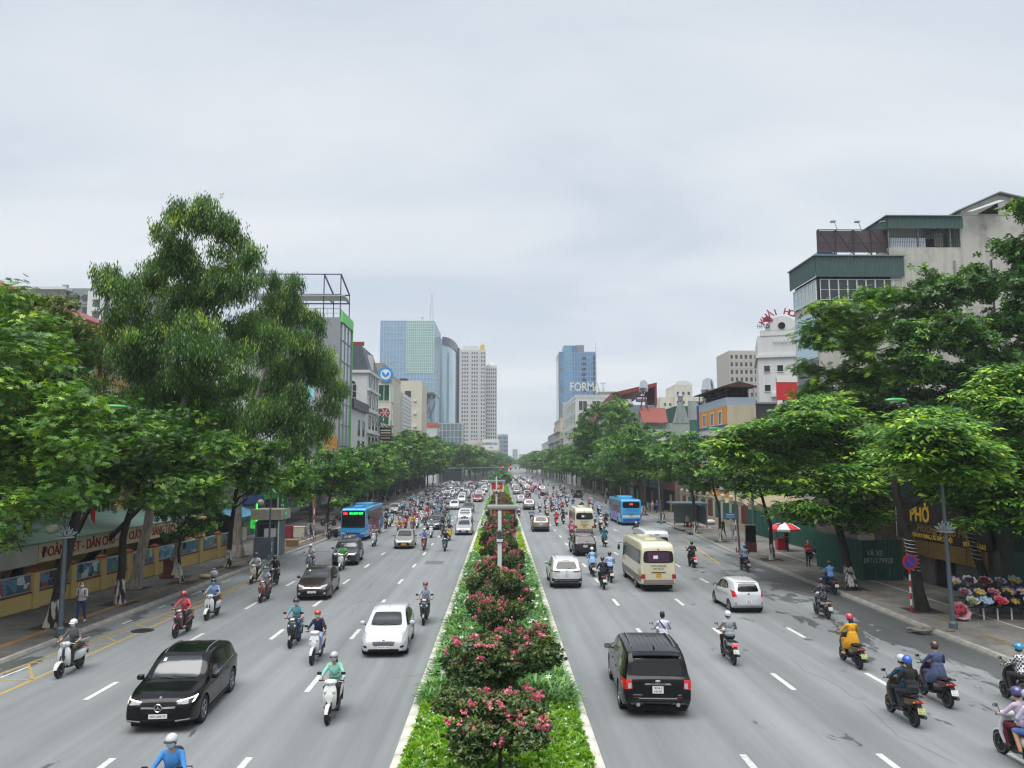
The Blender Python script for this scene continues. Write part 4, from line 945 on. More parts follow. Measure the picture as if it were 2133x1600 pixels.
def suv_glc():  # large black SUV seen from the front
 L,W,H=4.66,1.89,1.64;h=L/2
 c=Car('suv',L,W,H,[(-h,.96),(-h+.12,1.05),(-h+.42,1.37),(-h+.80,1.53),(-.45,1.635),(.12,1.61),(.48,1.49),(1.12,1.09),(1.3,1.035),(1.9,.95),(h-.12,.84),(h,.72)],
   [(-h,.96),(-1.2,1.04),(.9,.98),(1.2,.96),(h,.70)],[(-h,.42),(-h+.35,.24),(h-.5,.22),(h,.30)],(-1.42,1.44),.36,.24,tumble=.21,plan_f=.15,plan_r=.12)
 generic_details(c,[(-.66,1.10),(.66,1.10),(.55,1.535),(-.55,1.535)],[(-.62,1.08),(.62,1.08),(.5,1.44),(-.5,1.44)],
  [[(.02,1.02),(.98,1.005),(.36,1.48),(.02,1.54)],[(-.98,1.05),(-.04,1.02),(-.04,1.535),(-.86,1.47)],[(-1.62,1.10),(-1.03,1.055),(-.92,1.45),(-1.38,1.34)]],
  [[(.46,.715),(.78,.745),(.84,.845),(.49,.795)]],[[(.45,.88),(.86,.86),(.86,1.0),(.45,.98)]],(-.01,-1.02),(.42,1.0),((.22,-.80),.90),(.82,1.02,'paint'),[([(-.43,.52),(.43,.52),(.47,.79),(-.47,.79)],DARKGAP),([(-.62,.27),(.62,.27),(.58,.38),(-.58,.38)],DARKGAP)],None,None,pm('3c4348',rough=.1,metal=.3,coat=1.0))
 c.lr('daytime_light',[(.45,.785),(.86,.855),(.865,.875),(.455,.81)],'F',LENS_ON,.012,8,2);c.lr('daytime_light',[(.80,.745),(.84,.75),(.87,.86),(.84,.86)],'F',LENS_ON,.012,2,5)
 l,n=c.hit(0,.665,'F');c.p.part('emblem',facing(emblem_star(.105).mesh('e',40),(0,l.y+.035,.665)),CHROME)
 for sd in(-1,1):c.patch('grille_bar',[(sd*.10,.64),(sd*.43,.65),(sd*.43,.69),(sd*.10,.685)],'F',CHROME,.022,6,2)
 c.patch('bumper_trim',[(-.62,.285),(.62,.285),(.60,.315),(-.60,.315)],'F',CHROME,.018,14,2)
 for sd in(-1,1):c.patch('bumper_trim',[(sd*.44,.315),(sd*.80,.36),(sd*.80,.39),(sd*.44,.345)],'F',CHROME,.015,6,2)
 c.both('side_step',[(-1.0,.25),(1.0,.25),(1.0,.30),(-1.0,.30)],ALLOY,.03,10,2);c.both('window_trim',[(-1.63,1.062),(.99,.985),(.99,1.003),(-1.63,1.085)],CHROME,.008,14,1)
 c.patch('sunroof',[(-.48,-.95),(.48,-.95),(.48,.22),(-.48,.22)],'T',GLASS_DARK,.004,6,8,None,.2)
 c.rails(-1.35,.25,.57);l,n=c.hit(0,.45,'F');c.plate('30H-266.70',l.y+.012,.45);c.wiper([(-.55,1.10),(.05,1.13)]);c.wiper([(.0,1.10),(.55,1.13)])
 c.patch('bonnet_badge',[(-.03,.86),(.03,.86),(.03,.90),(-.03,.90)],'F',CHROME,.006,2,2,None,.8)
 c.lr('parking_sticker',[(-.50,1.46),(-.41,1.46),(-.41,1.51),(-.50,1.51)],'F',PLATE_W,.008,2,2)if False else c.patch('parking_sticker',[(.42,1.44),(.50,1.44),(.49,1.50),(.42,1.50)],'F',PLATE_W,.008,2,2)
 return c.p
def suv_explorer():  # large black SUV seen from behind
 L,W,H=5.05,2.0,1.78;h=L/2
 c=Car('suv',L,W,H,[(-h,1.06),(-h+.06,1.12),(-h+.26,1.55),(-h+.42,1.72),(-1.0,1.775),(.2,1.74),(.65,1.62),(1.28,1.17),(1.5,1.12),(2.1,1.05),(h-.1,.94),(h,.80)],
   [(-h,1.05),(-1.2,1.14),(1.1,1.07),(1.4,1.04),(h,.78)],[(-h,.46),(-h+.4,.26),(h-.5,.25),(h,.34)],(-1.46,1.56),.385,.25,tumble=.19,plan_f=.12,plan_r=.09,roofr=.10)
 generic_details(c,[(-.70,1.19),(.70,1.19),(.60,1.65),(-.60,1.65)],[(-.74,1.16),(.74,1.16),(.62,1.60),(-.62,1.60)],
  [[(.10,1.13),(1.10,1.10),(.50,1.58),(.10,1.66)],[(-.95,1.16),(.04,1.13),(.04,1.665),(-.88,1.67)],[(-2.0,1.20),(-1.0,1.165),(-.94,1.67),(-1.85,1.62)]],
  [[(.50,.82),(.90,.84),(.90,.95),(.52,.93)]],[],(.07,-.98),(.42,1.1),((.30,-.75),1.0),(.95,1.14,'paint',1.1),[([(-.50,.60),(.50,.60),(.5,.9),(-.5,.9)],DARKGAP)],None,None)
 for sd in(-1,1):
  c.patch('tail_light',[(sd*.70,.82),(sd*.95,.80),(sd*.965,1.06),(sd*.72,1.06)],'R',pm('c01418',rough=.15,coat=.7),.014,8,8)
  c.patch('tail_light',[(sd*.94,0),(sd*.95,0)][:0]or[(sd*.73,.84),(sd*.82,.83),(sd*.82,.98),(sd*.73,.98)],'R',LENS,.02,4,6)
  c.both('tail_light',[(-h+.02,.88),(-h+.22,.92),(-h+.28,1.06),(-h+.04,1.06)],pm('c01418',rough=.15,coat=.7),.010,6,4)
  c.p.part('exhaust_tip',MB().lathe([(.055,-h-.01),(.055,-h+.14),(.042,-h+.14),(.042,-h+.01)],14,'Y',(sd*.55,0,.40)),CHROME)
  c.patch('bumper_insert',[(sd*.36,.37),(sd*.74,.36),(sd*.76,.45),(sd*.42,.46)],'R',STEEL,.010,6,3);c.patch('reflector',[(sd*.50,.58),(sd*.68,.58),(sd*.68,.605),(sd*.50,.605)],'R',TAIL_RED,.008,4,2)
 l,n=c.hit(0,.90,'R');c.p.part('tailgate_bar',MB().loft([[(-.37,l.y-.02,.93),(-.34,l.y-.02,.975),(-.34,l.y+.04,.975),(-.37,l.y+.04,.93)],[(.37,l.y-.02,.93),(.34,l.y-.02,.975),(.34,l.y+.04,.975),(.37,l.y+.04,.93)]]),CHROME)
 c.p.part('lettering',facing(text_mesh('EXPLORER',.034,0,bold=.001,width=.44),(0,l.y-.026,.953),True),BLACKPL)
 l,n=c.hit(0,1.03,'R');e=MB().ell((0,0,0),(.075,.03,.008),16,4);c.p.part('emblem',facing(e.mesh('e',40),(0,l.y-.012,1.03),True),pm('bcc6d6',rough=.2,metal=.6))
 c.p.part('lettering',facing(text_mesh('LIMITED',.04,0,bold=.001,width=.26),(-.56,c.hit(-.56,.66,'R')[0].y-.008,.66),True),CHROME);c.p.part('lettering',facing(text_mesh('4WD',.04,0,bold=.001,width=.10),(.60,c.hit(.6,.66,'R')[0].y-.008,.66),True),CHROME)
 c.patch('bumper_trim',[(-.52,.555),(.52,.555),(.52,.585),(-.52,.585)],'R',CHROME,.016,10,2);c.patch('bumper_lower',[(-.86,.40),(.86,.40),(.88,.545),(-.88,.545)],'R',BLACKPL,.006,12,4)
 c.patch('skid_trim',[(-.36,.44),(.36,.44),(.36,.465),(-.36,.465)],'R',CHROME,.016,8,2)
 l,n=c.hit(0,.79,'R');c.plate(['30H','630.85'],l.y-.012,.80,.30,.19,PLATE_W,True,0,True)
 sp=MB()
 sp.loft([[(-.66,-h+.36,1.70),(-.66,-h+.20,1.665),(-.66,-h+.22,1.635),(-.66,-h+.38,1.66)],[(-.3,-h+.34,1.745),(-.3,-h+.15,1.69),(-.3,-h+.17,1.66),(-.3,-h+.36,1.70)],[(.3,-h+.34,1.745),(.3,-h+.15,1.69),(.3,-h+.17,1.66),(.3,-h+.36,1.70)],[(.66,-h+.36,1.70),(.66,-h+.20,1.665),(.66,-h+.22,1.635),(.66,-h+.38,1.66)]]);c.p.part('spoiler',sp,'paint')
 c.wiper([(.0,1.19),(.22,1.20)],'R');c.rails(-1.7,.3,.62,ALLOY,.055,.02)
 for x in np.linspace(-.42,.42,7):c.patch('roof_rib',[(x-.008,-1.6),(x+.008,-1.6),(x+.008,.0),(x-.008,.0)],'T','paint',.010,1,6,'body')
 l,n=c.hit(0,-1.75,'T');c.p.part('antenna_fin',MB().loft([[(-.03,-1.86,l.z),(.03,-1.86,l.z),(0,-1.85,l.z+.09)],[(-.015,-1.68,l.z),(.015,-1.68,l.z),(0,-1.69,l.z+.01)]]),'paint')
 c.both('side_trim',[(-1.0,.36),(1.05,.36),(1.05,.385),(-1.0,.385)],CHROME,.012,8,1);c.both('window_trim',[(-2.0,1.17),(1.12,1.075),(1.12,1.09),(-2.0,1.185)],CHROME,.008,14,1)
 return c.p
def hatch_fiesta():  # white hatchback from the front
 L,W,H=3.98,1.72,1.47;h=L/2
 c=Car('hatchback',L,W,H,[(-h,.92),(-h+.10,1.0),(-h+.42,1.30),(-h+.62,1.40),(-.25,1.475),(.2,1.43),(.45,1.34),(1.12,.98),(1.25,.945),(1.65,.83),(h-.08,.66),(h,.56)],
   [(-h,.90),(-1.0,1.0),(.8,.93),(1.1,.88),(h,.54)],[(-h,.40),(-h+.3,.22),(h-.4,.18),(h,.24)],(-1.28,1.22),.30,.20,tumble=.22,plan_f=.20,plan_r=.14)
 generic_details(c,[(-.60,.99),(.60,.99),(.50,1.365),(-.50,1.365)],[(-.55,1.02),(.55,1.02),(.45,1.32),(-.45,1.32)],
  [[(.02,.99),(1.0,.95),(.42,1.30),(.02,1.385)],[(-.85,1.04),(-.03,1.0),(-.03,1.39),(-.72,1.36)],[(-1.25,1.10),(-.9,1.05),(-.78,1.35),(-1.05,1.28)]],
  [[(.44,.66),(.68,.68),(.735,.87),(.60,.80)]],[[(.58,.90),(.78,.88),(.74,1.10),(.60,1.10)]],(-.01,-.9),(.38,.95),((.2,-.72),.86),(.72,.97),[([(-.36,.43),(.36,.43),(.43,.585),(-.43,.585)],pm('26292c',rough=.5)),([(-.58,.24),(.58,.24),(.55,.33),(-.55,.33)],DARKGAP)],None,None)
 for k in range(4):
  z=.455+k*.032;c.patch('grille_bar',[(-.38-.012*k,z),(.38+.012*k,z),(.38+.012*k,z+.010),(-.38-.012*k,z+.010)],'F',CHROME,.012,10,1)
 c.lr('fog_light',[(.60,.36),(.72,.38),(.73,.45),(.61,.44)],'F',DARKGAP,.008,4,4);l,n=c.hit(0,.64,'F');e=MB().ell((0,0,0),(.06,.026,.008),16,4);c.p.part('emblem',facing(e.mesh('e',40),(0,l.y+.02,.635)),CHROME)
 l,n=c.hit(0,.37,'F');c.plate('30A-911.20',l.y+.02,.385,.44,.10);c.wiper([(-.5,1.0),(.1,1.04)]);c.wiper([(.05,1.0),(.5,1.04)])
 l,n=c.hit(0,.05,'T');c.p.part('antenna',MB().tube([l,l+Vector((0,-.12,.16))],.006,5),BLACKPL)
 return c.p
def sedan(kind='altis'):
 L,W,H=4.62,1.775,1.46;h=L/2
 c=Car('sedan',L,W,H,[(-h,.92),(-h+.08,.99),(-h+.60,1.06),(-h+1.1,1.32),(-.45,1.46),(.1,1.435),(.42,1.34),(1.08,.98),(1.25,.94),(1.75,.84),(h-.1,.68),(h,.58)],
   [(-h,.90),(-1.2,1.0),(.8,.93),(1.1,.88),(h,.56)],[(-h,.40),(-h+.4,.22),(h-.45,.18),(h,.24)],(-1.34,1.36),.315,.205,tumble=.22,plan_f=.18,plan_r=.14)
 generic_details(c,[(-.62,.985),(.62,.985),(.52,1.365),(-.52,1.365)],[(-.56,1.08),(.56,1.08),(.47,1.34),(-.47,1.34)],
  [[(.0,.98),(1.0,.945),(.40,1.29),(.0,1.375)],[(-.92,1.02),(-.05,.985),(-.05,1.38),(-.80,1.34)],[(-1.35,1.08),(-.97,1.03),(-.85,1.33),(-1.15,1.24)]],
  [[(.40,.66),(.70,.70),(.76,.80),(.44,.735)]],[[(.46,.84),(.80,.84),(.80,.97),(.46,.95)]],(-.025,-.95),(.38,.94),((.18,-.75),.86),(.72,.96),[([(-.55,.24),(.55,.24),(.46,.50),(-.46,.50)],DARKGAP),([(-.42,.60),(.42,.60),(.44,.68),(-.44,.68)],DARKGAP)],None,None)
 for z in(.625,.66):c.patch('grille_bar',[(-.44,z),(.44,z),(.46,z+.018),(-.46,z+.018)],'F',CHROME,.014,12,1)
 c.lr('fog_light',[(.60,.34),(.70,.35),(.70,.43),(.60,.43)],'F',LENS,.008,4,4,None,.8);l,n=c.hit(0,.665,'F');e=MB().ell((0,0,0),(.06,.042,.008),16,4);c.p.part('emblem',facing(e.mesh('e',40),(0,l.y+.02,.665)),CHROME)
 l,n=c.hit(0,.45,'F');c.plate('30E-318.62',l.y+.012,.45,.44,.10,'plate');l,n=c.hit(0,.72,'R');c.plate(['30E','318.62'],l.y-.012,.74,.30,.16,'plate',True,0,True)
 c.wiper([(-.5,.99),(.1,1.03)]);c.patch('parking_sticker',[(.38,1.29),(.46,1.29),(.45,1.34),(.38,1.34)],'F',PLATE_W,.008,2,2);c.patch('bumper_trim',[(-.55,.235),(.55,.235),(.54,.25),(-.54,.25)],'F',CHROME,.012,10,1)
 return c.p
def vios():
 L,W,H=4.41,1.70,1.475;h=L/2
 c=Car('sedan',L,W,H,[(-h,.94),(-h+.08,1.0),(-h+.52,1.07),(-h+1.0,1.33),(-.45,1.475),(.1,1.45),(.42,1.35),(1.04,.99),(1.2,.95),(1.68,.85),(h-.1,.68),(h,.58)],
   [(-h,.92),(-1.2,1.0),(.8,.94),(1.1,.89),(h,.56)],[(-h,.40),(-h+.4,.22),(h-.45,.18),(h,.24)],(-1.27,1.28),.305,.195,tumble=.21,plan_f=.19,plan_r=.14)
 generic_details(c,[(-.60,.995),(.60,.995),(.50,1.38),(-.50,1.38)],[(-.55,1.09),(.55,1.09),(.46,1.35),(-.46,1.35)],
  [[(.0,.99),(.97,.955),(.40,1.30),(.0,1.39)],[(-.9,1.03),(-.05,.995),(-.05,1.395),(-.78,1.36)]],
  [[(.42,.66),(.68,.69),(.74,.82),(.46,.735)]],[[(.50,.84),(.77,.84),(.77,1.0),(.50,.97)]],(-.025,-.93),(.38,.95),((.18,-.73),.87),(.70,.97),[([(-.60,.24),(.60,.24),(.36,.58),(-.36,.58)],DARKGAP)],None,None)
 c.patch('grille_bar',[(-.38,.60),(.38,.60),(.42,.64),(-.42,.64)],'F',CHROME,.012,10,1);l,n=c.hit(0,.68,'F');e=MB().ell((0,0,0),(.055,.04,.008),14,4);c.p.part('emblem',facing(e.mesh('e',40),(0,l.y+.02,.655)),CHROME)
 l,n=c.hit(0,.42,'F');c.plate('30F-270.91',l.y+.014,.42,.42,.13,'plate');c.lr('fog_light',[(.62,.34),(.69,.35),(.69,.42),(.62,.42)],'F',DARKGAP,.008,3,3,None,.8)
 l,n=c.hit(0,.72,'R');c.plate(['30F','270.91'],l.y-.012,.74,.30,.16,'plate',True,0,True);c.wiper([(-.5,1.0),(.1,1.04)])
 return c.p
def crossover(kind='cross'):  # compact SUV; white one seen from behind, dark one from the front
 L,W,H=4.48,1.83,1.64;h=L/2
 c=Car('crossover',L,W,H,[(-h,1.0),(-h+.07,1.07),(-h+.34,1.42),(-h+.55,1.57),(-.6,1.64),(.1,1.61),(.45,1.50),(1.1,1.07),(1.28,1.03),(1.8,.96),(h-.1,.85),(h,.72)],
   [(-h,.99),(-1.2,1.06),(.9,.99),(1.2,.97),(h,.70)],[(-h,.44),(-h+.38,.25),(h-.45,.24),(h,.32)],(-1.30,1.34),.35,.225,tumble=.20,plan_f=.14,plan_r=.12)
 generic_details(c,[(-.65,1.09),(.65,1.09),(.54,1.53),(-.54,1.53)],[(-.62,1.10),(.62,1.10),(.50,1.48),(-.50,1.48)],
  [[(.02,1.04),(1.0,1.02),(.38,1.48),(.02,1.55)],[(-.95,1.08),(-.04,1.045),(-.04,1.555),(-.82,1.52)],[(-1.5,1.13),(-1.0,1.09),(-.88,1.50),(-1.25,1.42)]],
  [[(.40,.76),(.78,.80),(.82,.90),(.42,.84)]],[[(.36,.93),(.86,.96),(.86,1.05),(.42,1.0)]],(-.01,-1.0),(.44,1.02),((.22,-.78),.93),(.80,1.04),[([(-.40,.50),(.40,.50),(.42,.84),(-.42,.84)],DARKGAP),([(-.6,.34),(.6,.34),(.6,.42),(-.6,.42)],DARKGAP)],None,None)
 c.lr('front_chrome',[(.03,.62),(.10,.60),(.42,.84),(.34,.86)],'F',CHROME,.018,6,2)
 for ax in 'FR':
  c.patch('bumper_lower',[(-.84,.34),(.84,.34),(.86,.56 if ax=='R' else.46),(-.86,.56 if ax=='R' else.46)],ax,BLACKPL,.006,12,4);c.patch('skid_plate',[(-.46,.34),(.46,.34),(.40,.42),(-.40,.42)],ax,ALLOY,.014,8,2)
 c.both('sill_cladding',[(-.95,.26),(.98,.26),(.98,.36),(-.95,.36)],BLACKPL,.008,8,2)
 for sd in(-1,1):c.patch('bumper_corner',[(sd*.62,.45),(sd*.82,.45),(sd*.84,.60),(sd*.72,.60)],'R',BLACKPL,.012,4,4)
 for wy in c.wheels:
  for sd in(-1,1):
   q=MB();n=14;r0,r1=c.wr+.05,c.wr+.11;x=sd*(W/2+.008)
   for i in range(n):
    a0,a1=math.pi*(.0+i/n),math.pi*((i+1)/n);f=lambda a,r:(x,wy+math.cos(a)*r,c.wr+math.sin(a)*r)
    q.quad(f(a0,r0),f(a1,r0),f(a1,r1),f(a0,r1));g=lambda a,r:(x-sd*.10,wy+math.cos(a)*r,c.wr+math.sin(a)*r);q.quad(f(a0,r1),f(a1,r1),g(a1,r1),g(a0,r1))
   c.p.part('arch_cladding',q,BLACKPL)
 l,n=c.hit(0,.78,'R');c.plate(['30K','154.07'],l.y-.012,.80,.30,.17,'plate',True,0,True);l,n=c.hit(0,.46,'F');c.plate('30G-448.15',l.y+.016,.49,.44,.10,'plate')
 c.rails(-1.3,.2,.57,'rail',.05,.018);c.wiper([(.0,1.12),(.25,1.13)],'R');l,n=c.hit(0,1.0,'R');e=MB().ell((0,0,0),(.055,.04,.008),14,4);c.p.part('emblem',facing(e.mesh('e',40),(0,l.y-.012,1.01),True),CHROME)
 c.p.part('brake_light',MB().cbox((0,c.hit(0,1.52,'R')[0].y-.01,1.54),(.34,.02,.025)),'brake');c.patch('spoiler',[(-.55,1.51),(.55,1.51),(.52,1.56),(-.52,1.56)],'R','paint',.03,8,2)
 return c.p
def kia_small():  # small white hatchback from behind
 L,W,H=3.6,1.60,1.49;h=L/2
 c=Car('hatchback',L,W,H,[(-h,.90),(-h+.05,.98),(-h+.24,1.30),(-h+.42,1.43),(-.3,1.495),(.2,1.45),(.45,1.36),(1.06,1.0),(1.18,.96),(1.5,.86),(h-.06,.70),(h,.60)],
   [(-h,.88),(-.9,1.0),(.8,.93),(1.05,.89),(h,.58)],[(-h,.38),(-h+.3,.22),(h-.4,.19),(h,.25)],(-1.17,1.2),.29,.18,tumble=.20,plan_f=.18,plan_r=.15)
 generic_details(c,[(-.56,1.0),(.56,1.0),(.47,1.38),(-.47,1.38)],[(-.52,1.01),(.52,1.01),(.42,1.36),(-.42,1.36)],
  [[(.02,.98),(.95,.95),(.38,1.31),(.02,1.39)],[(-.72,1.03),(-.03,.99),(-.03,1.395),(-.62,1.36)],[(-1.05,1.10),(-.77,1.05),(-.68,1.34),(-.85,1.28)]],
  [[(.42,.66),(.64,.70),(.70,.86),(.48,.80)]],[[(.57,.80),(.74,.78),(.73,1.06),(.61,1.02)]],(-.01,-.78),(.38,.95),((.18,-.62),.86),(.68,.96,BLACKPL),[([(-.42,.30),(.42,.30),(.42,.44),(-.42,.44)],DARKGAP)],None,None,LENS,pm('c0181c',rough=.15,coat=.7))
 for sd in(-1,1):c.patch('reflector',[(sd*.58,.45),(sd*.64,.45),(sd*.65,.53),(sd*.60,.53)],'R',TAIL_RED,.010,2,3)
 l,n=c.hit(0,.55,'R');c.plate(['30A','272.86'],l.y-.014,.56,.28,.16,PLATE_W,True,0,True);l,n=c.hit(0,.36,'F');c.plate('30A-272.86',l.y+.014,.40,.42,.10)
 c.wiper([(.0,1.03),(.2,1.04)],'R');e=MB().ell((0,0,0),(.055,.03,.008),14,4);l,n=c.hit(0,.90,'R');c.p.part('emblem',facing(e.mesh('e',40),(0,l.y-.012,.92),True),BLACKPL)
 c.patch('spoiler',[(-.46,1.39),(.46,1.39),(.44,1.43),(-.44,1.43)],'R','paint',.035,8,2);l,n=c.hit(0,-.9,'T');c.p.part('antenna',MB().tube([l,l+Vector((0,-.10,.18))],.006,5),BLACKPL)
 return c.p
def minibus():  # cream 29-seater
 L,W,H=7.0,2.03,2.70;h=L/2
 c=Car('minibus',L,W,H,[(-h,2.30),(-h+.06,2.45),(-h+.30,2.62),(-h+.8,2.69),(0,2.70),(h-1.2,2.66),(h-.75,2.45),(h-.35,1.75),(h-.15,1.30),(h,1.12)],
   [(-h,1.42),(0,1.45),(h-.6,1.42),(h,1.0)],[(-h,.42),(-h+.5,.34),(h-.5,.30),(h,.34)],(-1.75,2.3),.40,.24,tumble=.055,plan_f=.10,plan_r=.05,roofr=.20,nose=.08,tail=.10,shoulder=.995)
 c.patch('windscreen',[(-.86,1.40),(.86,1.40),(.78,2.28),(-.78,2.28)],'F',GLASS_CAR,.006,12,8,None,.2);c.patch('rear_window',[(-.82,1.62),(.82,1.62),(.76,2.22),(-.76,2.22)],'R',GLASS_DARK,.008,12,8,None,.35);c.patch('window_seal',[(-.86,1.58),(.86,1.58),(.80,2.26),(-.80,2.26)],'R',BLACKPL,.004,12,8,None,.35)
 cu=c.patch('curtain',[(-.60,1.66),(.62,1.66),(.60,2.18),(-.58,2.18)],'R','curtain',.010,8,5);c.patch('window_sticker',[(-.28,1.82),(-.02,1.82),(-.02,2.0),(-.28,2.0)],'R',PLATE_W,.013,2,2);c.patch('window_sticker',[(.02,1.80),(.28,1.80),(.28,1.98),(.02,1.98)],'R',pm('1b2a52',rough=.5),.013,2,2)
 ys3=np.linspace(-h+.35,h-1.5,7)
 for a,b in zip(ys3,ys3[1:]):c.both('side_window',[(a+.025,1.52),(b-.025,1.52),(b-.025,2.22),(a+.025,2.22)],GLASS_CAR,.007,5,5)
 c.both('window_band',[(ys3[0]-.03,1.49),(ys3[-1]+.03,1.49),(ys3[-1]+.03,2.25),(ys3[0]-.03,2.25)],BLACKPL,.003,16,5);c.both('cab_window',[(h-1.42,1.40),(h-.55,1.36),(h-.82,2.05),(h-1.42,2.18)],GLASS_CAR,.006,5,5)
 c.lr('headlight',[(.55,.86),(.90,.86),(.90,1.06),(.55,1.06)],'F',LENS,.01,5,4);c.lr('tail_light',[(.74,.74),(.97,.74),(.97,.98),(.74,.98)],'R',pm('9c1216',rough=.2,coat=.6),.014,5,5)
 c.patch('bumper',[(-1.0,.46),(1.0,.46),(1.0,.68),(-1.0,.68)],'R','trim',.02,12,4);c.patch('bumper',[(-1.0,.42),(1.0,.42),(1.0,.72),(-1.0,.72)],'F','trim',.02,12,4);c.both('lower_band',[(-h+.1,.44),(h-.2,.44),(h-.2,.86),(-h+.1,.86)],'trim',.004,24,3)
 l,n=c.hit(0,.95,'R');c.p.part('handle_bar',MB().cbox((0,l.y-.015,1.09),(.78,.03,.035)),BLACKPL);c.plate(['29B','406.22'],l.y-.016,.93,.36,.19,PLATE_Y,True,0,True)
 c.p.part('lettering',facing(text_mesh('HYUNDAI',.15,0,bold=.002,width=.86),(0,c.hit(0,1.40,'R')[0].y-.008,1.42),True),pm('4a4d52',rough=.4,metal=.5));c.p.part('lettering',facing(text_mesh('29B 406.22',.11,0,bold=.001,width=.58),(0,c.hit(0,1.27,'R')[0].y-.008,1.27),True),BLACKPL)
 c.patch('grille',[(-.45,.80),(.45,.80),(.45,.98),(-.45,.98)],'F',DARKGAP,.008,6,3);l,n=c.hit(0,.56,'F');c.plate('29B-406.22',l.y+.03,.56,.46,.11,PLATE_Y)
 for y in(-1.2,.9):c.p.part('roof_hatch',MB().rounded((0,y,2.73),(.72,.62,.10),0,5),'paint')
 for sd in(-1,1):c.p.part('mirror',MB().rounded((sd*(W/2+.16),h-.35,1.78),(.16,.12,.34),0,3.5),BLACKPL);c.p.part('mirror_arm',MB().tube([(sd*(W/2-.10),h-.35,2.05),(sd*(W/2+.15),h-.30,2.05),(sd*(W/2+.16),h-.34,1.9)],.018,6),BLACKPL)
 c.wiper([(.0,1.66),(.04,1.9)],'R');c.p.part('brake_light',MB().cbox((0,c.hit(0,2.34,'R')[0].y-.02,2.34),(.10,.03,.04)),TAIL_RED)
 return c.p
def city_bus():
 L,W,H=10.5,2.48,3.05;h=L/2
 c=Car('city_bus',L,W,H,[(-h,2.78),(-h+.05,2.90),(-h+.25,2.99),(-h+.6,3.02),(0,3.04),(h-.6,3.0),(h-.22,2.92),(h-.12,2.75),(h-.02,1.55),(h,1.40)],
   [(-h,1.25),(0,1.25),(h-.3,1.25),(h,1.2)],[(-h,.36),(-h+.5,.32),(h-.5,.30),(h,.32)],(-2.9,2.75),.48,.28,tumble=.02,plan_f=.045,plan_r=.02,roofr=.16,nose=.05,tail=.06,shoulder=1.0)
 c.patch('windscreen',[(-1.10,1.20),(1.10,1.20),(1.06,2.74),(-1.06,2.74)],'F',GLASS_DARK,.008,12,10,None,.12)
 LEDG=pm('12e05a',rough=.5,emis=1.6);LEDR=pm('ff2326',rough=.5,emis=1.5)
 l,n=c.hit(0,2.52,'F');yf=l.y+.02
 b=c.p.part('destination_sign',MB().cbox((0,yf,2.50),(1.95,.03,.34)),DARKGAP);c.p.part('lettering',facing(text_mesh('BX GIÁP BÁT',.21,0,bold=.006,width=1.25),(-.26,yf+.018,2.50)),LEDG,b);c.p.part('lettering',facing(text_mesh('28',.24,0,bold=.008,width=.36),(.76,yf+.018,2.50)),LEDR,b)
 c.patch('front_band',[(-1.18,.36),(1.18,.36),(1.18,.62),(-1.18,.62)],'F','paint2',.006,12,3);c.patch('grille',[(-.75,.66),(.75,.66),(.80,.76),(-.80,.76)],'F',DARKGAP,.010,8,2);c.lr('headlight',[(.60,.60),(1.10,.66),(1.14,.80),(.72,.72)],'F',LENS,.014,6,3)
 l,n=c.hit(0,.5,'F');c.plate('29B-156.42',l.y+.02,.50,.48,.13,PLATE_Y);c.wiper([(-.9,1.22),(-.1,1.28)]);c.wiper([(.05,1.22),(.9,1.30)])
 c.patch('rear_window',[(-1.0,2.02),(1.0,2.02),(.98,2.72),(-.98,2.72)],'R',GLASS_DARK,.008,10,6,None,.25);l,n=c.hit(0,2.45,'R');b=c.p.part('route_sign',MB().cbox((0,l.y-.015,2.46),(.46,.03,.24)),DARKGAP);c.p.part('lettering',facing(text_mesh('16',.2,0,bold=.01,width=.36),(0,l.y-.033,2.46),True),LEDR,b)
 c.patch('rear_stripe',[(-1.12,.95),(1.12,.95),(1.12,1.20),(-1.12,1.20)],'R','stripe',.006,8,3);c.patch('rear_skirt',[(-1.2,.38),(1.2,.38),(1.2,.78),(-1.2,.78)],'R','paint2',.006,8,3)
 c.patch('engine_lid',[(-1.0,1.28),(1.0,1.28),(1.0,1.60),(-1.0,1.60)],'R','paint',.018,8,3);l,n=c.hit(0,1.1,'R');c.plate(['29B','150.11'],l.y-.02,1.16,.36,.2,PLATE_Y,True,0,True);c.p.part('handle_bar',MB().cbox((0,l.y-.03,1.30),(.7,.03,.03)),BLACKPL)
 c.p.part('lettering',facing(text_mesh('29B-150.11',.12,0,width=.7),(0,l.y-.03,1.44),True),pm('24507c',rough=.5));c.p.part('lettering',facing(text_mesh('TRANSERCO HA NOI',.10,0,width=1.3),(0,c.hit(0,1.86,'R')[0].y-.008,1.88),True),pm('24507c',rough=.5))
 for k in range(3):c.patch('vent_slat',[(-.9,1.66+k*.06),(.9,1.66+k*.06),(.9,1.69+k*.06),(-.9,1.69+k*.06)],'R','paint',.014,6,1)
 c.lr('tail_light',[(1.04,.92),(1.20,.92),(1.20,1.30),(1.04,1.30)],'R',pm('b0201a',rough=.2,coat=.6),.014,4,6)
 ys3=np.linspace(-h+.4,h-1.25,8)
 c.both('window_band',[(ys3[0]-.04,1.42),(ys3[-1]+.04,1.42),(ys3[-1]+.04,2.62),(ys3[0]-.04,2.62)],BLACKPL,.004,16,5)
 for a,b2 in zip(ys3,ys3[1:]):c.both('side_window',[(a+.03,1.46),(b2-.03,1.46),(b2-.03,2.58),(a+.03,2.58)],GLASS_CAR,.008,5,5)
 c.both('advert_panel',[(-2.1,.42),(1.9,.42),(1.9,1.40),(-2.1,1.40)],'advert',.006,14,4);c.both('advert_panel',[(-h+.3,.42),(-3.5,.42),(-3.5,1.40),(-h+.3,1.40)],'advert2',.006,8,4)
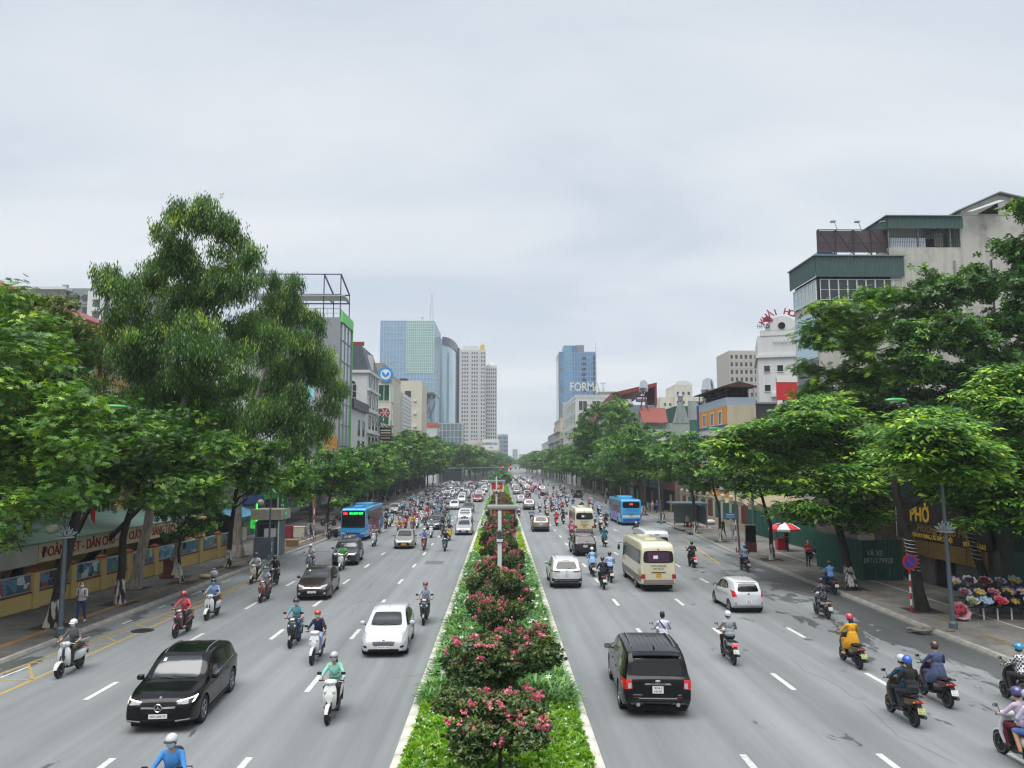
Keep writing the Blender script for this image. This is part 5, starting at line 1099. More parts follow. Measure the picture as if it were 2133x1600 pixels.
 c.both('skirt',[(3.3,.36),(h-.2,.36),(h-.2,.60),(3.3,.60)],'paint2',.006,6,2)
 c.p.part('air_conditioner',MB().rounded((0,-.6,3.12),(1.7,2.6,.26),0,6),'roofunit');c.p.part('roof_hatch',MB().rounded((0,2.6,3.06),(.8,.8,.10),0,6),'roofunit')
 for sd in(-1,1):c.p.part('mirror',MB().rounded((sd*(W/2+.20),h+.12,2.2),(.20,.14,.44),0,3.5),BLACKPL);c.p.part('mirror_arm',MB().tube([(sd*1.0,h-.15,2.78),(sd*(W/2+.18),h+.14,2.72),(sd*(W/2+.20),h+.12,2.4)],.022,6),BLACKPL)
 return c.p
def van():  # white high-roof passenger van
 L,W,H=5.9,1.95,2.45;h=L/2
 c=Car('van',L,W,H,[(-h,2.12),(-h+.06,2.25),(-h+.35,2.40),(0,2.45),(h-2.0,2.38),(h-1.5,2.12),(h-.85,1.34),(h-.6,1.22),(h-.1,1.0),(h,.85)],
   [(-h,1.2),(h-1.6,1.2),(h-.8,1.15),(h,.8)],[(-h,.42),(-h+.4,.32),(h-.5,.28),(h,.32)],(-1.75,1.85),.36,.22,tumble=.08,plan_f=.12,plan_r=.04,roofr=.16,shoulder=.99)
 c.patch('windscreen',[(-.80,1.36),(.80,1.36),(.72,2.04),(-.72,2.04)],'F',GLASS_CAR,.006,10,8,None,.2);c.patch('rear_window',[(-.80,1.35),(.80,1.35),(.74,2.0),(-.74,2.0)],'R',GLASS_DARK,.008,10,6,None,.25)
 ys3=np.linspace(-h+.3,h-2.2,5)
 for a,b in zip(ys3,ys3[1:]):c.both('side_window',[(a+.03,1.28),(b-.03,1.28),(b-.03,1.98),(a+.03,1.98)],GLASS_DARK,.007,5,5)
 c.both('cab_window',[(h-2.05,1.28),(h-1.05,1.24),(h-1.45,1.90),(h-2.05,1.98)],GLASS_DARK,.006,5,5);c.lr('headlight',[(.55,.86),(.86,.90),(.84,1.08),(.58,1.0)],'F',LENS,.01,5,4);c.lr('tail_light',[(.84,.80),(.95,.80),(.95,1.3),(.84,1.3)],'R',TAIL_RED,.012,3,6)
 c.patch('grille',[(-.45,.80),(.45,.80),(.5,.96),(-.5,.96)],'F',DARKGAP,.008,6,3);l,n=c.hit(0,.8,'R');c.plate(['29B','612.30'],l.y-.014,.86,.32,.18,PLATE_Y,True,0,True)
 c.p.part('brake_light',MB().cbox((0,c.hit(0,2.16,'R')[0].y-.02,2.17),(.30,.03,.03)),DARKGAP);c.mirrors(h-1.2,1.35,BLACKPL,1.3)
 return c.p
CARS=dict(glc=suv_glc(),explorer=suv_explorer(),fiesta=hatch_fiesta(),altis=sedan(),vios=vios(),cross=crossover(),kia=kia_small(),minibus=minibus(),bus=city_bus(),van=van())
# ------------------------------------------------------------------ motorbikes
def se(y,zc,hw,hh,e=2.6,n=14):
 sg=lambda v:math.copysign(abs(v)**(2/e),v)
 return[(hw*sg(math.cos(2*math.pi*i/n)),y,zc+hh*sg(math.sin(2*math.pi*i/n)))for i in range(n)]
def ly(secs,mi=0):return MB().loft([se(*s)for s in secs],mi)
def lz(secs,e=2.6,n=14):
 sg=lambda v:math.copysign(abs(v)**(2/e),v)
 return MB().loft([[(hw*sg(math.cos(2*math.pi*i/n)),yc+hd*sg(math.sin(2*math.pi*i/n)),z)for i in range(n)]for z,yc,hw,hd in secs])
def fender(yc,zc,r,w,a0,a1,t=.012,n=10):
 secs=[]
 for i in range(n+1):
  a=R(a0+(a1-a0)*i/n);c,s_=math.cos(a),math.sin(a);ww=w*(.75+.25*math.sin(math.pi*i/n))
  P=[(-ww,r-.035),(-ww*.8,r-.006),(0,r+.008),(ww*.8,r-.006),(ww,r-.035),(ww*.9,r-.045),(0,r-.012),(-ww*.9,r-.045)]
  secs.append([(x,yc+c*q,zc+s_*q)for x,q in P])
 return MB().loft(secs)
def bike_wheel(p,y,r,w,spokes):
 rim=MB();rim.lathe([(r*.72,-w*.4),(r*.80,-w*.45),(r*.80,w*.45),(r*.72,w*.4)],20,'X',(0,y,r))
 for i in range(spokes):rim.box(-w*.16,w*.16,-.014,.014,.02,r*.75,0,Matrix.Translation((0,y,r))@Matrix.Rotation(2*math.pi*i/spokes,4,'X'))
 rim.lathe([(.035,-w*.7),(.035,w*.7)],10,'X',(0,y,r));rim.lathe([(r*.40,w*.52),(r*.40,w*.56)],14,'X',(0,y,r))
 i=p.part('wheel',rim,'rim');p.part('tyre',MB().lathe([(r*.78,-w*.42),(r*.92,-w*.5),(r,-w*.18),(r,w*.18),(r*.92,w*.5),(r*.78,w*.42)],20,'X',(0,y,r)),RUBBER,i)
def handlebars(p,y,z,w=.33,mir=True):
 i=p.part('handlebar',MB().tube([(-w,y-.05,z),(-w*.45,y-.01,z+.01),(0,y+.02,z-.02),(w*.45,y-.01,z+.01),(w,y-.05,z)],.013,7),BLACKPL)
 for sd in(-1,1):
  p.part('grip',MB().tube([(sd*w*.66,y-.03,z),(sd*(w+.02),y-.055,z)],.02,8),RUBBER,i);p.part('brake_lever',MB().tube([(sd*w*.55,y+.02,z),(sd*w*.98,y+.01,z-.02)],.008,5),ALLOY,i)
  if mir:
   m=p.part('mirror',MB().rounded((sd*.33,y-.02,z+.20),(.14,.035,.085),0,3,12,6),BLACKPL);p.part('mirror_stalk',MB().tube([(sd*.21,y,z+.01),(sd*.25,y-.01,z+.13),(sd*.31,y-.02,z+.18)],.008,5),BLACKPL,m);p.part('mirror_glass',MB().rounded((sd*.33,y-.040,z+.20),(.12,.006,.07),0,3,12,5),CHROME,m)
def rear_kit(p,y,z,ex=True,lit=False):
 t=p.part('tail_light',MB().rounded((0,y,z),(.20,.07,.085),0,2.6,12,6),'tail')
 for sd in(-1,1):p.part('indicator',MB().rounded((sd*.125,y+.02,z-.005),(.06,.06,.05),0,2.5,10,5),pm('c8641a',rough=.2,coat=.5))
 p.part('mudguard',MB().loft([[(-.07,y+.02,z-.05),(.07,y+.02,z-.05),(.07,y+.05,z-.05),(-.07,y+.05,z-.05)],[(-.08,y-.10,z-.27),(.08,y-.10,z-.27),(.08,y-.085,z-.27),(-.08,y-.085,z-.27)]]),BLACKPL)
 M=Matrix.Translation((0,y-.105,z-.19))@Matrix.Rotation(R(-18),4,'X');q=MB();q.box(-.095,.095,-.006,.006,-.07,.07,0,M);i=p.part('number_plate',q,'plate')
 me=text_mesh('29-X1',.055,0,width=.13);me.transform(M@Matrix.Translation((0,-.009,.03))@Matrix.Rotation(R(90),4,'X'));p.part('lettering',me,BLACKPL,i);me=text_mesh('482.16',.06,0,width=.16);me.transform(M@Matrix.Translation((0,-.009,-.03))@Matrix.Rotation(R(90),4,'X'));p.part('lettering',me,BLACKPL,i)
def scooter(name,vespa=False,big=False):
 p=Proto(name);r,w,fy,ry=(.235,.11,.64,-.60)if not big else(.275,.10,.68,-.62)
 bike_wheel(p,fy,r,w,6);bike_wheel(p,ry,r,w,6)
 if vespa:
  p.part('front_shield',lz([(.30,.30,.15,.05),(.42,.36,.20,.05),(.62,.40,.225,.05),(.82,.40,.21,.05),(.92,.38,.15,.05),(.97,.36,.09,.05)]),'paint');p.part('horn_cover',lz([(.52,.44,.03,.03),(.70,.46,.045,.035),(.90,.44,.04,.03)]),'trim')
  p.part('headset',MB().rounded((0,.36,1.03),(.34,.24,.17),0,2.4),'paint');h=p.part('headlight',MB().ell((0,.47,1.03),(.085,.035,.075),14,6),LENS);p.part('headlight_ring',MB().lathe([(.095,.455),(.095,.475),(.083,.48)],16,'Y',(0,0,1.03)),CHROME,h)
  p.part('front_fender',fender(fy,r,r+.07,.085,15,165),'paint')
  body=[(.02,.48,.11,.14),(-.12,.54,.18,.17),(-.36,.54,.225,.18),(-.62,.56,.20,.15),(-.80,.62,.13,.09),(-.86,.64,.06,.04)]
 else:
  p.part('front_shield',lz([(.26,.30,.10,.05),(.38,.38,.15,.06),(.55,.44,.185,.075),(.72,.46,.20,.08),(.86,.43,.18,.075),(.96,.40,.14,.06),(1.0,.38,.10,.045)]),'paint');p.part('shield_trim',lz([(.44,.50,.05,.03),(.60,.525,.10,.03),(.72,.535,.12,.025),(.78,.52,.07,.02)]),'trim')
  p.part('headset',MB().rounded((0,.38,1.04),(.36,.22,.15),0,2.6),'paint');p.part('headlight',MB().rounded((0,.475,1.03),(.22,.07,.09),0,2.4),'lamp')
  for sd in(-1,1):p.part('front_indicator',MB().rounded((sd*.12,.52,.80),(.08,.05,.10),0,2.2),LENS)
  p.part('front_fender',fender(fy,r,r+.05,.06,20,150),'paint')
  body=[(.0,.46,.09,.13),(-.12,.55,.15,.16),(-.40,.60,.175,.15),(-.68,.66,.14,.10),(-.86,.72,.08,.05),(-.92,.74,.04,.025)]
 p.part('inner_shield',lz([(.34,.30,.11,.03),(.6,.345,.16,.03),(.88,.345,.13,.03)]),'dark')
 p.part('floorboard',ly([(.38,.31,.14,.05),(.20,.28,.17,.045),(-.02,.29,.17,.05),(-.14,.33,.15,.06)]),'dark')
 p.part('rear_body',ly(body),'paint');p.part('side_trim',ly([(-.05,.42,.12,.06),(-.3,.44,.16,.05),(-.6,.52,.15,.04),(-.8,.60,.09,.03)]),'dark')
 p.part('seat',ly([(.07,.70,.07,.03),(-.05,.755,.125,.045),(-.30,.765,.145,.05),(-.42,.785,.15,.055),(-.66,.815,.13,.045),(-.76,.825,.08,.025)]),'seat')
 p.part('fork',MB().tube([(-.06,.48,.66),(-.06,fy,r)],.022,7).tube([(.06,.48,.66),(.06,fy,r)],.022,7),'dark')
 p.part('engine',MB().rounded((-.02,-.42,.27),(.20,.46,.20),0,3.5),BLACKPL);p.part('exhaust',MB().tube([(.11,-.10,.20),(.14,-.35,.20),(.155,-.45,.24),(.165,-.88,.32)],[.02,.025,.055,.05],10),'pipe')
 p.part('grab_rail',MB().tube([(-.13,-.55,.80),(-.15,-.78,.83),(-.10,-.92,.84),(.10,-.92,.84),(.15,-.78,.83),(.13,-.55,.80)],.013,6),'rail')
 p.part('rear_shock',MB().tube([(-.13,-.60,.30),(-.13,-.66,.56)],.028,8),'dark')
 handlebars(p,.33,1.055);rear_kit(p,-.90,.71)
 return p
def underbone(name):
 p=Proto(name);r,w,fy,ry=.285,.075,.62,-.60
 bike_wheel(p,fy,r,w,8);bike_wheel(p,ry,r,w+.01,8)
 p.part('leg_shield',lz([(.34,.22,.10,.03),(.46,.30,.17,.035),(.62,.36,.19,.035),(.78,.37,.17,.04),(.88,.36,.11,.045)]),'paint');p.part('nose_panel',lz([(.56,.41,.05,.03),(.72,.43,.09,.04),(.88,.40,.08,.05),(.94,.38,.05,.04)]),'trim')
 p.part('headset',MB().rounded((0,.36,1.0),(.30,.20,.15),0,2.4),'paint');p.part('headlight',MB().rounded((0,.45,1.0),(.17,.07,.11),0,2.2),'lamp')
 for sd in(-1,1):p.part('front_indicator',MB().rounded((sd*.13,.42,.97),(.07,.06,.06),0,2.2),pm('c8641a',rough=.2,coat=.5))
 p.part('front_fender',fender(fy,r,r+.045,.05,5,150),'paint');p.part('fork',MB().tube([(-.065,.44,.80),(-.065,fy,r)],.022,7).tube([(.065,.44,.80),(.065,fy,r)],.022,7),STEEL)
 p.part('frame_spine',ly([(.34,.58,.05,.07),(.15,.50,.055,.06),(-.02,.52,.06,.08),(-.14,.58,.08,.08)]),'dark')
 p.part('rear_body',ly([(.0,.60,.07,.08),(-.18,.64,.105,.10),(-.45,.68,.11,.085),(-.72,.74,.09,.06),(-.90,.78,.05,.03)]),'paint');p.part('seat',ly([(.03,.73,.06,.03),(-.10,.765,.11,.04),(-.38,.78,.125,.045),(-.66,.81,.11,.04),(-.76,.82,.07,.025)]),'seat')
 p.part('engine',MB().rounded((0,.06,.30),(.24,.40,.22),0,3.2).rounded((0,.26,.36),(.16,.22,.16),0,3),pm('5d6063',rough=.45,metal=.6));p.part('exhaust',MB().tube([(.09,.24,.28),(.12,.10,.18),(.14,-.25,.22),(.15,-.86,.36)],[.018,.02,.04,.038],9),'pipe')
 p.part('swing_arm',MB().tube([(-.08,-.10,.32),(-.085,ry,r)],.025,6).tube([(.08,-.10,.32),(.085,ry,r)],.025,6),'dark');p.part('rear_shock',MB().tube([(-.11,-.50,.62),(-.11,-.58,.30)],.03,8).tube([(.11,-.50,.62),(.11,-.58,.30)],.03,8),'dark')
 p.part('chain_case',MB().rounded((-.10,-.32,.29),(.04,.52,.12),0,3),'dark');p.part('foot_peg',MB().tube([(-.24,.10,.27),(.24,.10,.27)],.016,7),RUBBER)
 p.part('grab_rail',MB().tube([(-.11,-.50,.78),(-.13,-.76,.82),(-.09,-.90,.83),(.09,-.90,.83),(.13,-.76,.82),(.11,-.50,.78)],.012,6),'rail')
 handlebars(p,.33,1.045);rear_kit(p,-.88,.72)
 return p
BIKES=dict(v=scooter('scooter',True),s=scooter('scooter'),h=scooter('scooter',False,True),u=underbone('motorbike'))
def bike_mats(c,c2=None,seat='15151a',rim=None,plate=PLATE_W,lit=False,lamp=LENS):
 return dict(paint=pm(c,rough=.3,coat=.9),trim=pm(c2 or c,rough=.3,coat=.7),dark=BLACKPL,seat=pm(seat,rough=.6),rim=rim or ALLOY,plate=plate,tail=LAMP_ON if lit else TAIL_RED,pipe=pm('54575b',rough=.35,metal=.7),rail=BLACKPL,lamp=lamp)
# ------------------------------------------------------------------ people
def cap(a,b,r0,r1,tag_):return('c',Vector(a),Vector(b),r0,r1,tag_)
def elp(c,r,tag_):return('e',Vector(c),Vector(r),0,0,tag_)
def grow_body(prims,order,vox=.0145):
 mb=MB()
 for q in prims:
  if q[0]=='c':
   a,b=q[1],q[2];d=(b-a);l=d.length;d=d.normalized()if l>1e-6 else Vector((0,0,1))
   P=[];Rr=[]
   for t in(-.96,-.7,-.35):P.append(a+d*q[3]*t);Rr.append(q[3]*math.sqrt(1-t*t))
   for t in(0,.5,1):P.append(a.lerp(b,t));Rr.append(q[3]+(q[4]-q[3])*t)
   for t in(.35,.7,.96):P.append(b+d*q[4]*t);Rr.append(q[4]*math.sqrt(1-t*t))
   mb.tube(P,Rr,10)
  else:mb.ell(q[1],q[2],14,9)
 me=mb.mesh('b');o=bpy.data.objects.new('b',me);COL.objects.link(o);m=o.modifiers.new('r','REMESH');m.mode='VOXEL';m.voxel_size=vox
 s=o.modifiers.new('s','SMOOTH');s.factor=.5;s.iterations=3
 dg=bpy.context.evaluated_depsgraph_get();dg.update();r=bpy.data.meshes.new_from_object(o.evaluated_get(dg));bpy.data.objects.remove(o);r.materials.clear()
 nf=len(r.polygons);co=np.empty(nf*3);r.polygons.foreach_get('center',co);co=co.reshape(-1,3);D=[]
 for q in prims:
  if q[0]=='c':
   a,d=np.array(q[1]),np.array(q[2]-q[1]);t=np.clip((co-a)@d/max(1e-9,d@d),0,1);D.append(np.linalg.norm(co-a-t[:,None]*d,axis=1)-(q[3]+(q[4]-q[3])*t))
  else:D.append((np.linalg.norm((co-np.array(q[1]))/np.array(q[2]),axis=1)-1)*min(q[2]))
 tg=np.array([order.index(q[5])for q in prims]);idx=tg[np.argmin(np.array(D),0)].tolist()
 for _ in order:r.materials.append(None)
 r.polygons.foreach_set('material_index',idx);r.polygons.foreach_set('use_smooth',[True]*len(idx));r.update();return r
ORDER=['skin','shirt','sleeve','legs','shin','shoe']
def hand(w,f,side,axis,tg='skin'):
 w=Vector(w);f=Vector(f).normalized();ax=Vector(axis).normalized();dn=f.cross(ax);dn=dn if dn.z<0 else-dn
 k=w+f*.055;out=[cap(w,k,.027,.030,tg),cap(k-ax*.022,k+ax*.022,.024,.024,tg)]
 for i,(o,l)in enumerate(((-.032,.9),(-.011,1.05),(.011,1.0),(.033,.78))):
  a=k+ax*o+f*.012;b=a+f*.034*l-dn*.004;c=b+dn*.032*l+f*.006;d=c-f*.026*l+dn*.006
  out+=[cap(a,b,.0095,.009,tg),cap(b,c,.009,.0085,tg),cap(c,d,.0085,.0075,tg)]
 t0=w+f*.02-ax*side*.028;t1=t0+f*.03-ax*side*.012+dn*.016;out+=[cap(t0,t1,.012,.011,tg),cap(t1,t1+f*.018+dn*.02+ax*side*.012,.010,.008,tg)]
 return out
def head(c,look=0.0,tg='skin'):
 c=Vector(c);M=Matrix.Rotation(look,3,'X');P=lambda*v:c+M@Vector(v)
 return[elp(P(0,-.01,.03),(.076,.095,.098),tg),cap(P(0,.03,-.06),P(0,.045,-.075),.058,.045,tg),cap(P(0,.088,.0),P(0,.103,-.028),.011,.016,tg),cap(P(-.035,.072,.032),P(.035,.072,.032),.016,.016,tg),
   cap(P(-.078,-.005,.0),P(-.080,-.012,-.03),.014,.012,tg),cap(P(.078,-.005,.0),P(.080,-.012,-.03),.014,.012,tg),cap(P(-.016,.082,-.055),P(.016,.082,-.055),.012,.012,tg)]
def torso(hip,chest,neck,wide=1.0):
 hip,chest,neck=map(Vector,(hip,chest,neck));mid=hip.lerp(chest,.5);X=Vector((1,0,0))
 return[cap(hip-X*.075*wide,hip+X*.075*wide,.115,.115,'legs'),cap(hip+Vector((0,0,.07))-X*.055*wide,hip+Vector((0,0,.07))+X*.055*wide,.122,.122,'shirt'),cap(mid-X*.06*wide,mid+X*.06*wide,.112,.112,'shirt'),elp(chest,(.175*wide,.125,.20),'shirt'),
   cap(chest+Vector((-.12*wide,0,.10)),chest+Vector((.12*wide,0,.10)),.078,.078,'shirt'),cap(neck-Vector((0,0,.03)),neck+Vector((0,.02,.09)),.056,.05,'skin')]
def head_kit(p,c,body,look=0.0,hair=True):
 c=Vector(c);T=Matrix.Translation(c)@Matrix.Rotation(look,4,'X')
 def put(nm,mb,key):mb.v=[tuple(T@Vector(v))for v in mb.v];return p.part(nm,mb,key)
 q=MB()
 for i in range(9):
  th=R(-22+i*14);z=.05+.118*math.sin(th);r=.118*math.cos(th)*1.02
  ring=[]
  for j in range(20):
   a=2*math.pi*j/20;y=math.sin(a)*r*1.16;dz=-.03*max(0,-math.sin(a))*(1 if i<2 else 0)+.035*max(0,math.sin(a))*(1 if i<1 else.5 if i<2 else 0)
   ring.append((math.cos(a)*r,y-.008,z+dz))
  q.v+=ring
 for i in range(8):
  for j in range(20):a=i*20+j;b=i*20+(j+1)%20;q.f.append((a,b,b+20,a+20));q.m.append(0)
 q.f.append(tuple(8*20+j for j in range(20)));q.m.append(0)
 h=put('helmet',q,'helmet');v=MB()
 secs=[[(math.cos(a)*.112,.02+math.sin(a)*.125,.045),(math.cos(a)*.115,.035+math.sin(a)*.165,.030),(math.cos(a)*.113,.033+math.sin(a)*.163,.024),(math.cos(a)*.110,.018+math.sin(a)*.122,.036)]for a in np.linspace(R(25),R(155),9)]
 v.loft(secs);v.v=[tuple(T@Vector(x))for x in v.v];p.part('helmet_peak',v,'peak',h)
 st=MB().tube([(-.088,.0,.02),(-.078,.03,-.07),(0,.05,-.118),(.078,.03,-.07),(.088,.0,.02)],.006,5);st.v=[tuple(T@Vector(x))for x in st.v];p.part('chin_strap',st,BLACKPL,h)
 m=MB();secs=[]
 for zz,rr in((.0,.072),(-.02,.080),(-.05,.078),(-.085,.062)):
  secs.append([(math.cos(a)*rr,.012+math.sin(a)*(rr+.018+.022*math.exp(-((a-math.pi/2)/.35)**2)*(1 if zz>-.06 else.3)),zz)for a in np.linspace(R(8),R(172),13)])
 m.loft(secs,0,False,False);put('face_mask',m,'mask')
 for sd in(-1,1):put('eye',MB().ell((sd*.032,.083,.012),(.015,.008,.008),8,4),BLACKPL)
 hr=MB();secs=[]
 for zz,rx,ry_,yo in((.136,.02,.03,-.01),(.122,.055,.075,-.008),(.09,.080,.096,-.012),(.055,.086,.098,-.022),(.02,.088,.09,-.03),(-.03,.085,.075,-.045),(-.07,.072,.05,-.06)):
  secs.append([(math.cos(a)*rx,yo+math.sin(a)*ry_,zz)for a in np.linspace(R(-200),R(20),14)])
 hr.loft(secs,0,False,False);put('hair',hr,'hair')
 lh=lz([(-.42,-.16,.05,.022),(-.30,-.15,.075,.028),(-.15,-.125,.085,.032),(-.02,-.10,.08,.035),(.05,-.07,.06,.03)],2.2,12);put('long_hair',lh,'hair')
def rider_proto(name,hipy,pas=False,wide=1.0,lean=.10,arms='bar'):
 p=Proto(name);hip=(0,hipy,.90+(.03 if pas else 0));ch=(0,hipy+lean*.8,1.27+(.04 if pas else 0));nk=(0,hipy+lean*1.1+.01,1.43+(.04 if pas else 0));hd=(0,hipy+lean*1.25+.05,1.61+(.04 if pas else 0))
 P=torso(hip,ch,nk,wide)+head(hd)
 for s in(-1,1):
  kn=(s*.185,hipy+.42,.84)if not pas else(s*.22,hipy+.40,.82);an=(s*.155,hipy+.40,.42)if not pas else(s*.215,hipy+.24,.44)
  P+=[cap((s*.09,hipy+.02,.89),kn,.092,.066,'legs'),cap(kn,an,.062,.045,'shin'),cap((an[0],an[1]-.05,an[2]-.055),(an[0]*1.05,an[1]+.15,an[2]-.07),.042,.034,'shoe')]
  sh=Vector((s*.175*wide,ch[1]+.0,ch[2]+.105))
  if arms=='bar':el=Vector((s*.31,ch[1]+.17,ch[2]-.14));wr=Vector((s*.30,.19,1.085))
  else:el=Vector((s*.27,ch[1]+.10,ch[2]-.15));wr=Vector((s*.15,ch[1]+.30,ch[2]-.22))
  P+=[cap(sh,el,.060,.047,'shirt'),cap(el,wr,.045,.029,'sleeve')]
  P+=hand(wr,(0,1,-.15)if arms=='bar' else(-s*.6,.7,-.2),s,(1,0,0))
 p.part('body',grow_body(P,ORDER),ORDER,None);head_kit(p,hd,None)
 by=ch[1]-.125;bp=MB().rounded((0,by-.07,ch[2]-.03),(.28,.17,.40),0,3.2);p.part('backpack',bp,'bag')
 st=MB().tube([(-.16,by+.03,ch[2]+.20),(-.02,by-.01,ch[2]+.02),(.15,by+.03,ch[2]-.24)],.018,6);p.part('shoulder_strap',st,'bag')
 # loose skirt or rain cape that falls over the seat
 sk=MB();secs=[]
 for zz,rx,r_,yo in((1.10,.17,.14,.05),(.98,.20,.18,.04),(.86,.25,.26,.10),(.74,.28,.34,.16),(.58,.26,.30,.24)):secs.append([(math.cos(a)*rx*(1+.06*math.sin(a*6)),hipy+yo+math.sin(a)*r_*(1+.05*math.cos(a*5)),zz+(.03 if pas else 0))for a in np.linspace(0,2*math.pi,24,endpoint=False)])
 sk.loft(secs,0,False);p.part('skirt',sk,'shirt')
 return p
RIDER=rider_proto('person',-.24);RIDERW=rider_proto('person',-.22,False,.88,.14);PILLION=rider_proto('person',-.58,True,.9,.12,'hold')
def upright(name,stride=.0,arms='down',sit=False):
 p=Proto(name);z=.92 if not sit else.50;P=torso((0,0,z),(0,.02,z+.38),(0,.03,z+.54),.92);hd=(0,.06,z+.71);P+=head(hd,-.08 if arms=='phone' else 0)
 for s in(-1,1):
  d=s*stride
  if not sit:kn=(s*.095,d*.55+.04,.50);an=(s*.09,d-.02 if d>0 else d*1.1,.09+(0 if d>=0 else.03))
  else:kn=(s*.13,.40,.48);an=(s*.13,.36,.09)
  P+=[cap((s*.085,.0,z-.02),kn,.088,.060,'legs'),cap(kn,an,.058,.043,'shin'),cap((an[0],an[1]-.04,.045+(an[2]-.09)),(an[0]*1.15,an[1]+.15,.04),.042,.034,'shoe')]
  sh=Vector((s*.165,.02,z+.485))
  if arms=='down':el=Vector((s*.23,-d*.35,z+.20));wr=Vector((s*.24,-d*.7+.08,z-.04));f=(0,.25,-1)
  else:el=Vector((s*.22,.06,z+.22));wr=Vector((s*.08,.26,z+.30));f=(-s*.4,.8,.25)
  P+=[cap(sh,el,.058,.046,'shirt'),cap(el,wr,.044,.028,'sleeve')]+hand(wr,f,s,(0,1,.2)if arms=='down' else(1,0,0))
 p.part('body',grow_body(P,ORDER),ORDER);head_kit(p,hd,None)
 p.part('backpack',MB().rounded((0,-.16,z+.34),(.28,.16,.40),0,3.2),'bag');p.part('shoulder_strap',MB().tube([(-.13,.10,z+.50),(-.13,.13,z+.25),(-.12,-.05,z+.1)],.02,6).tube([(.13,.10,z+.50),(.13,.13,z+.25),(.12,-.05,z+.1)],.02,6),'bag')
 return p
WALKER=upright('person',.20,'phone');STANDER=upright('person',.05,'phone');STEPPER=upright('person',.24,'down');SITTER=upright('person',0,'down',True)
SKIN=pm('b98a6c',rough=.55,noise=.06,scale=20)
def cloth(c):return pm(c,rough=.85,noise=.24,scale=11,bump=.8)if isinstance(c,str)else c
def ppl(shirt='6a7078',legs='1c1e24',sleeve=None,shin=None,shoe='2a2a2c',helmet='24262a',mask='c9d3da',peak=None,bag='20242c',hair='131013'):
 sh=cloth(shirt);lg=cloth(legs)
 return dict(skin=SKIN,shirt=sh,sleeve=SKIN if sleeve is None else(sh if sleeve=='same' else cloth(sleeve)),legs=lg,shin=lg if shin is None else(SKIN if shin=='skin' else cloth(shin)),shoe=pm(shoe,rough=.6),
    helmet=pm(helmet,rough=.25,coat=.8),peak=pm(peak or '17181b',rough=.3,coat=.4),mask=pm(mask,rough=.8),bag=pm(bag,rough=.8,noise=.1),hair=pm(hair,rough=.45,noise=.1,scale=30))
def check_cloth():
 m,nt,b=newmat('checked_cloth');N=nt.nodes;L=nt.links;tc=N.new('ShaderNodeTexCoord');ck=N.new('ShaderNodeTexChecker');ck.inputs['Scale'].default_value=16;ck.inputs['Color1'].default_value=(.03,.03,.035,1);ck.inputs['Color2'].default_value=(.62,.63,.66,1)
 L.new(tc.outputs['Object'],ck.inputs['Vector']);L.new(ck.outputs['Color'],b.inputs['Base Color']);b.inputs['Roughness'].default_value=.85;return m
def dot_cloth():
 m,nt,b=newmat('dotted_cloth');N=nt.nodes;L=nt.links;tc=N.new('ShaderNodeTexCoord');v=N.new('ShaderNodeTexVoronoi');v.inputs['Scale'].default_value=22;L.new(tc.outputs['Object'],v.inputs['Vector'])
 cr=N.new('ShaderNodeValToRGB');e=cr.color_ramp.elements;e[0].position=.22;e[0].color=(.5,.5,.55,1);e[1].position=.3;e[1].color=(.012,.014,.025,1);L.new(v.outputs['Distance'],cr.inputs['Fac']);L.new(cr.outputs[0],b.inputs['Base Color']);b.inputs['Roughness'].default_value=.85;return m
# ------------------------------------------------------------------ buildings
GL_BLUE=pm('8aa6bb',rough=.12,spec=.8,metal=.3,noise=.12,scale=.12);GL_GREEN=pm('1d5a44',rough=.07,spec=.8,metal=.2,noise=.2,scale=.3)
GL_WIN=pm('2b3238',rough=.08,spec=.7,noise=.4,scale=.25);GL_PALE=pm('a3bcc6',rough=.1,spec=.8,metal=.35,noise=.1,scale=.1)
FR_W=pm('c9cac6',rough=.55);FR_D=pm('2a2c2e',rough=.5);METAL_D=pm('3a3d42',rough=.5,metal=.5,noise=.1)
WIN={}
def win_mesh(w,h,nx=1,nz=1,fr=.06,arch=False):
 k=(round(w,2),round(h,2),nx,nz,fr,arch)
 if k not in WIN:
  f=MB();d0,d1=-.07,.02
  f.box(-w/2-fr,-w/2,d0,d1,-h/2-fr,h/2+fr);f.box(w/2,w/2+fr,d0,d1,-h/2-fr,h/2+fr);f.box(-w/2,w/2,d0,d1,h/2,h/2+fr);f.box(-w/2,w/2,d0-.05,d1,-h/2-fr,-h/2)
  for i in range(1,nx):x=-w/2+w*i/nx;f.box(x-fr/3,x+fr/3,d0+.03,d1,-h/2,h/2)
  for i in range(1,nz):z=-h/2+h*i/nz;f.box(-w/2,w/2,d0+.032,d1,z-fr/3,z+fr/3)
  if arch:f.prism([(math.cos(a)*(w/2+fr),h/2+fr+math.sin(a)*(w/2))for a in np.linspace(0,math.pi,9)],d0,d1,'Y')
  p=MB().box(-w/2,w/2,-.018,.02,-h/2,h/2)
  if arch:p.prism([(math.cos(a)*w*.42,h/2+fr+math.sin(a)*w*.40)for a in np.linspace(0,math.pi,9)],d0-.012,d1,'Y')
  WIN[k]=(f.mesh('window'),p.mesh('pane'))
 return WIN[k]
FROT={'S':0.0,'E':R(90),'W':R(-90),'N':R(180)}
def win(parent,face,a,b,z,w,h,frame=FR_W,glass=GL_WIN,nx=1,nz=1,fr=.06,arch=False,name='window'):
 f,p=win_mesh(w,h,nx,nz,fr,arch);o=obj(name,f,frame,parent,(a,b,z),FROT[face]);obj('pane',p,glass,o);return o
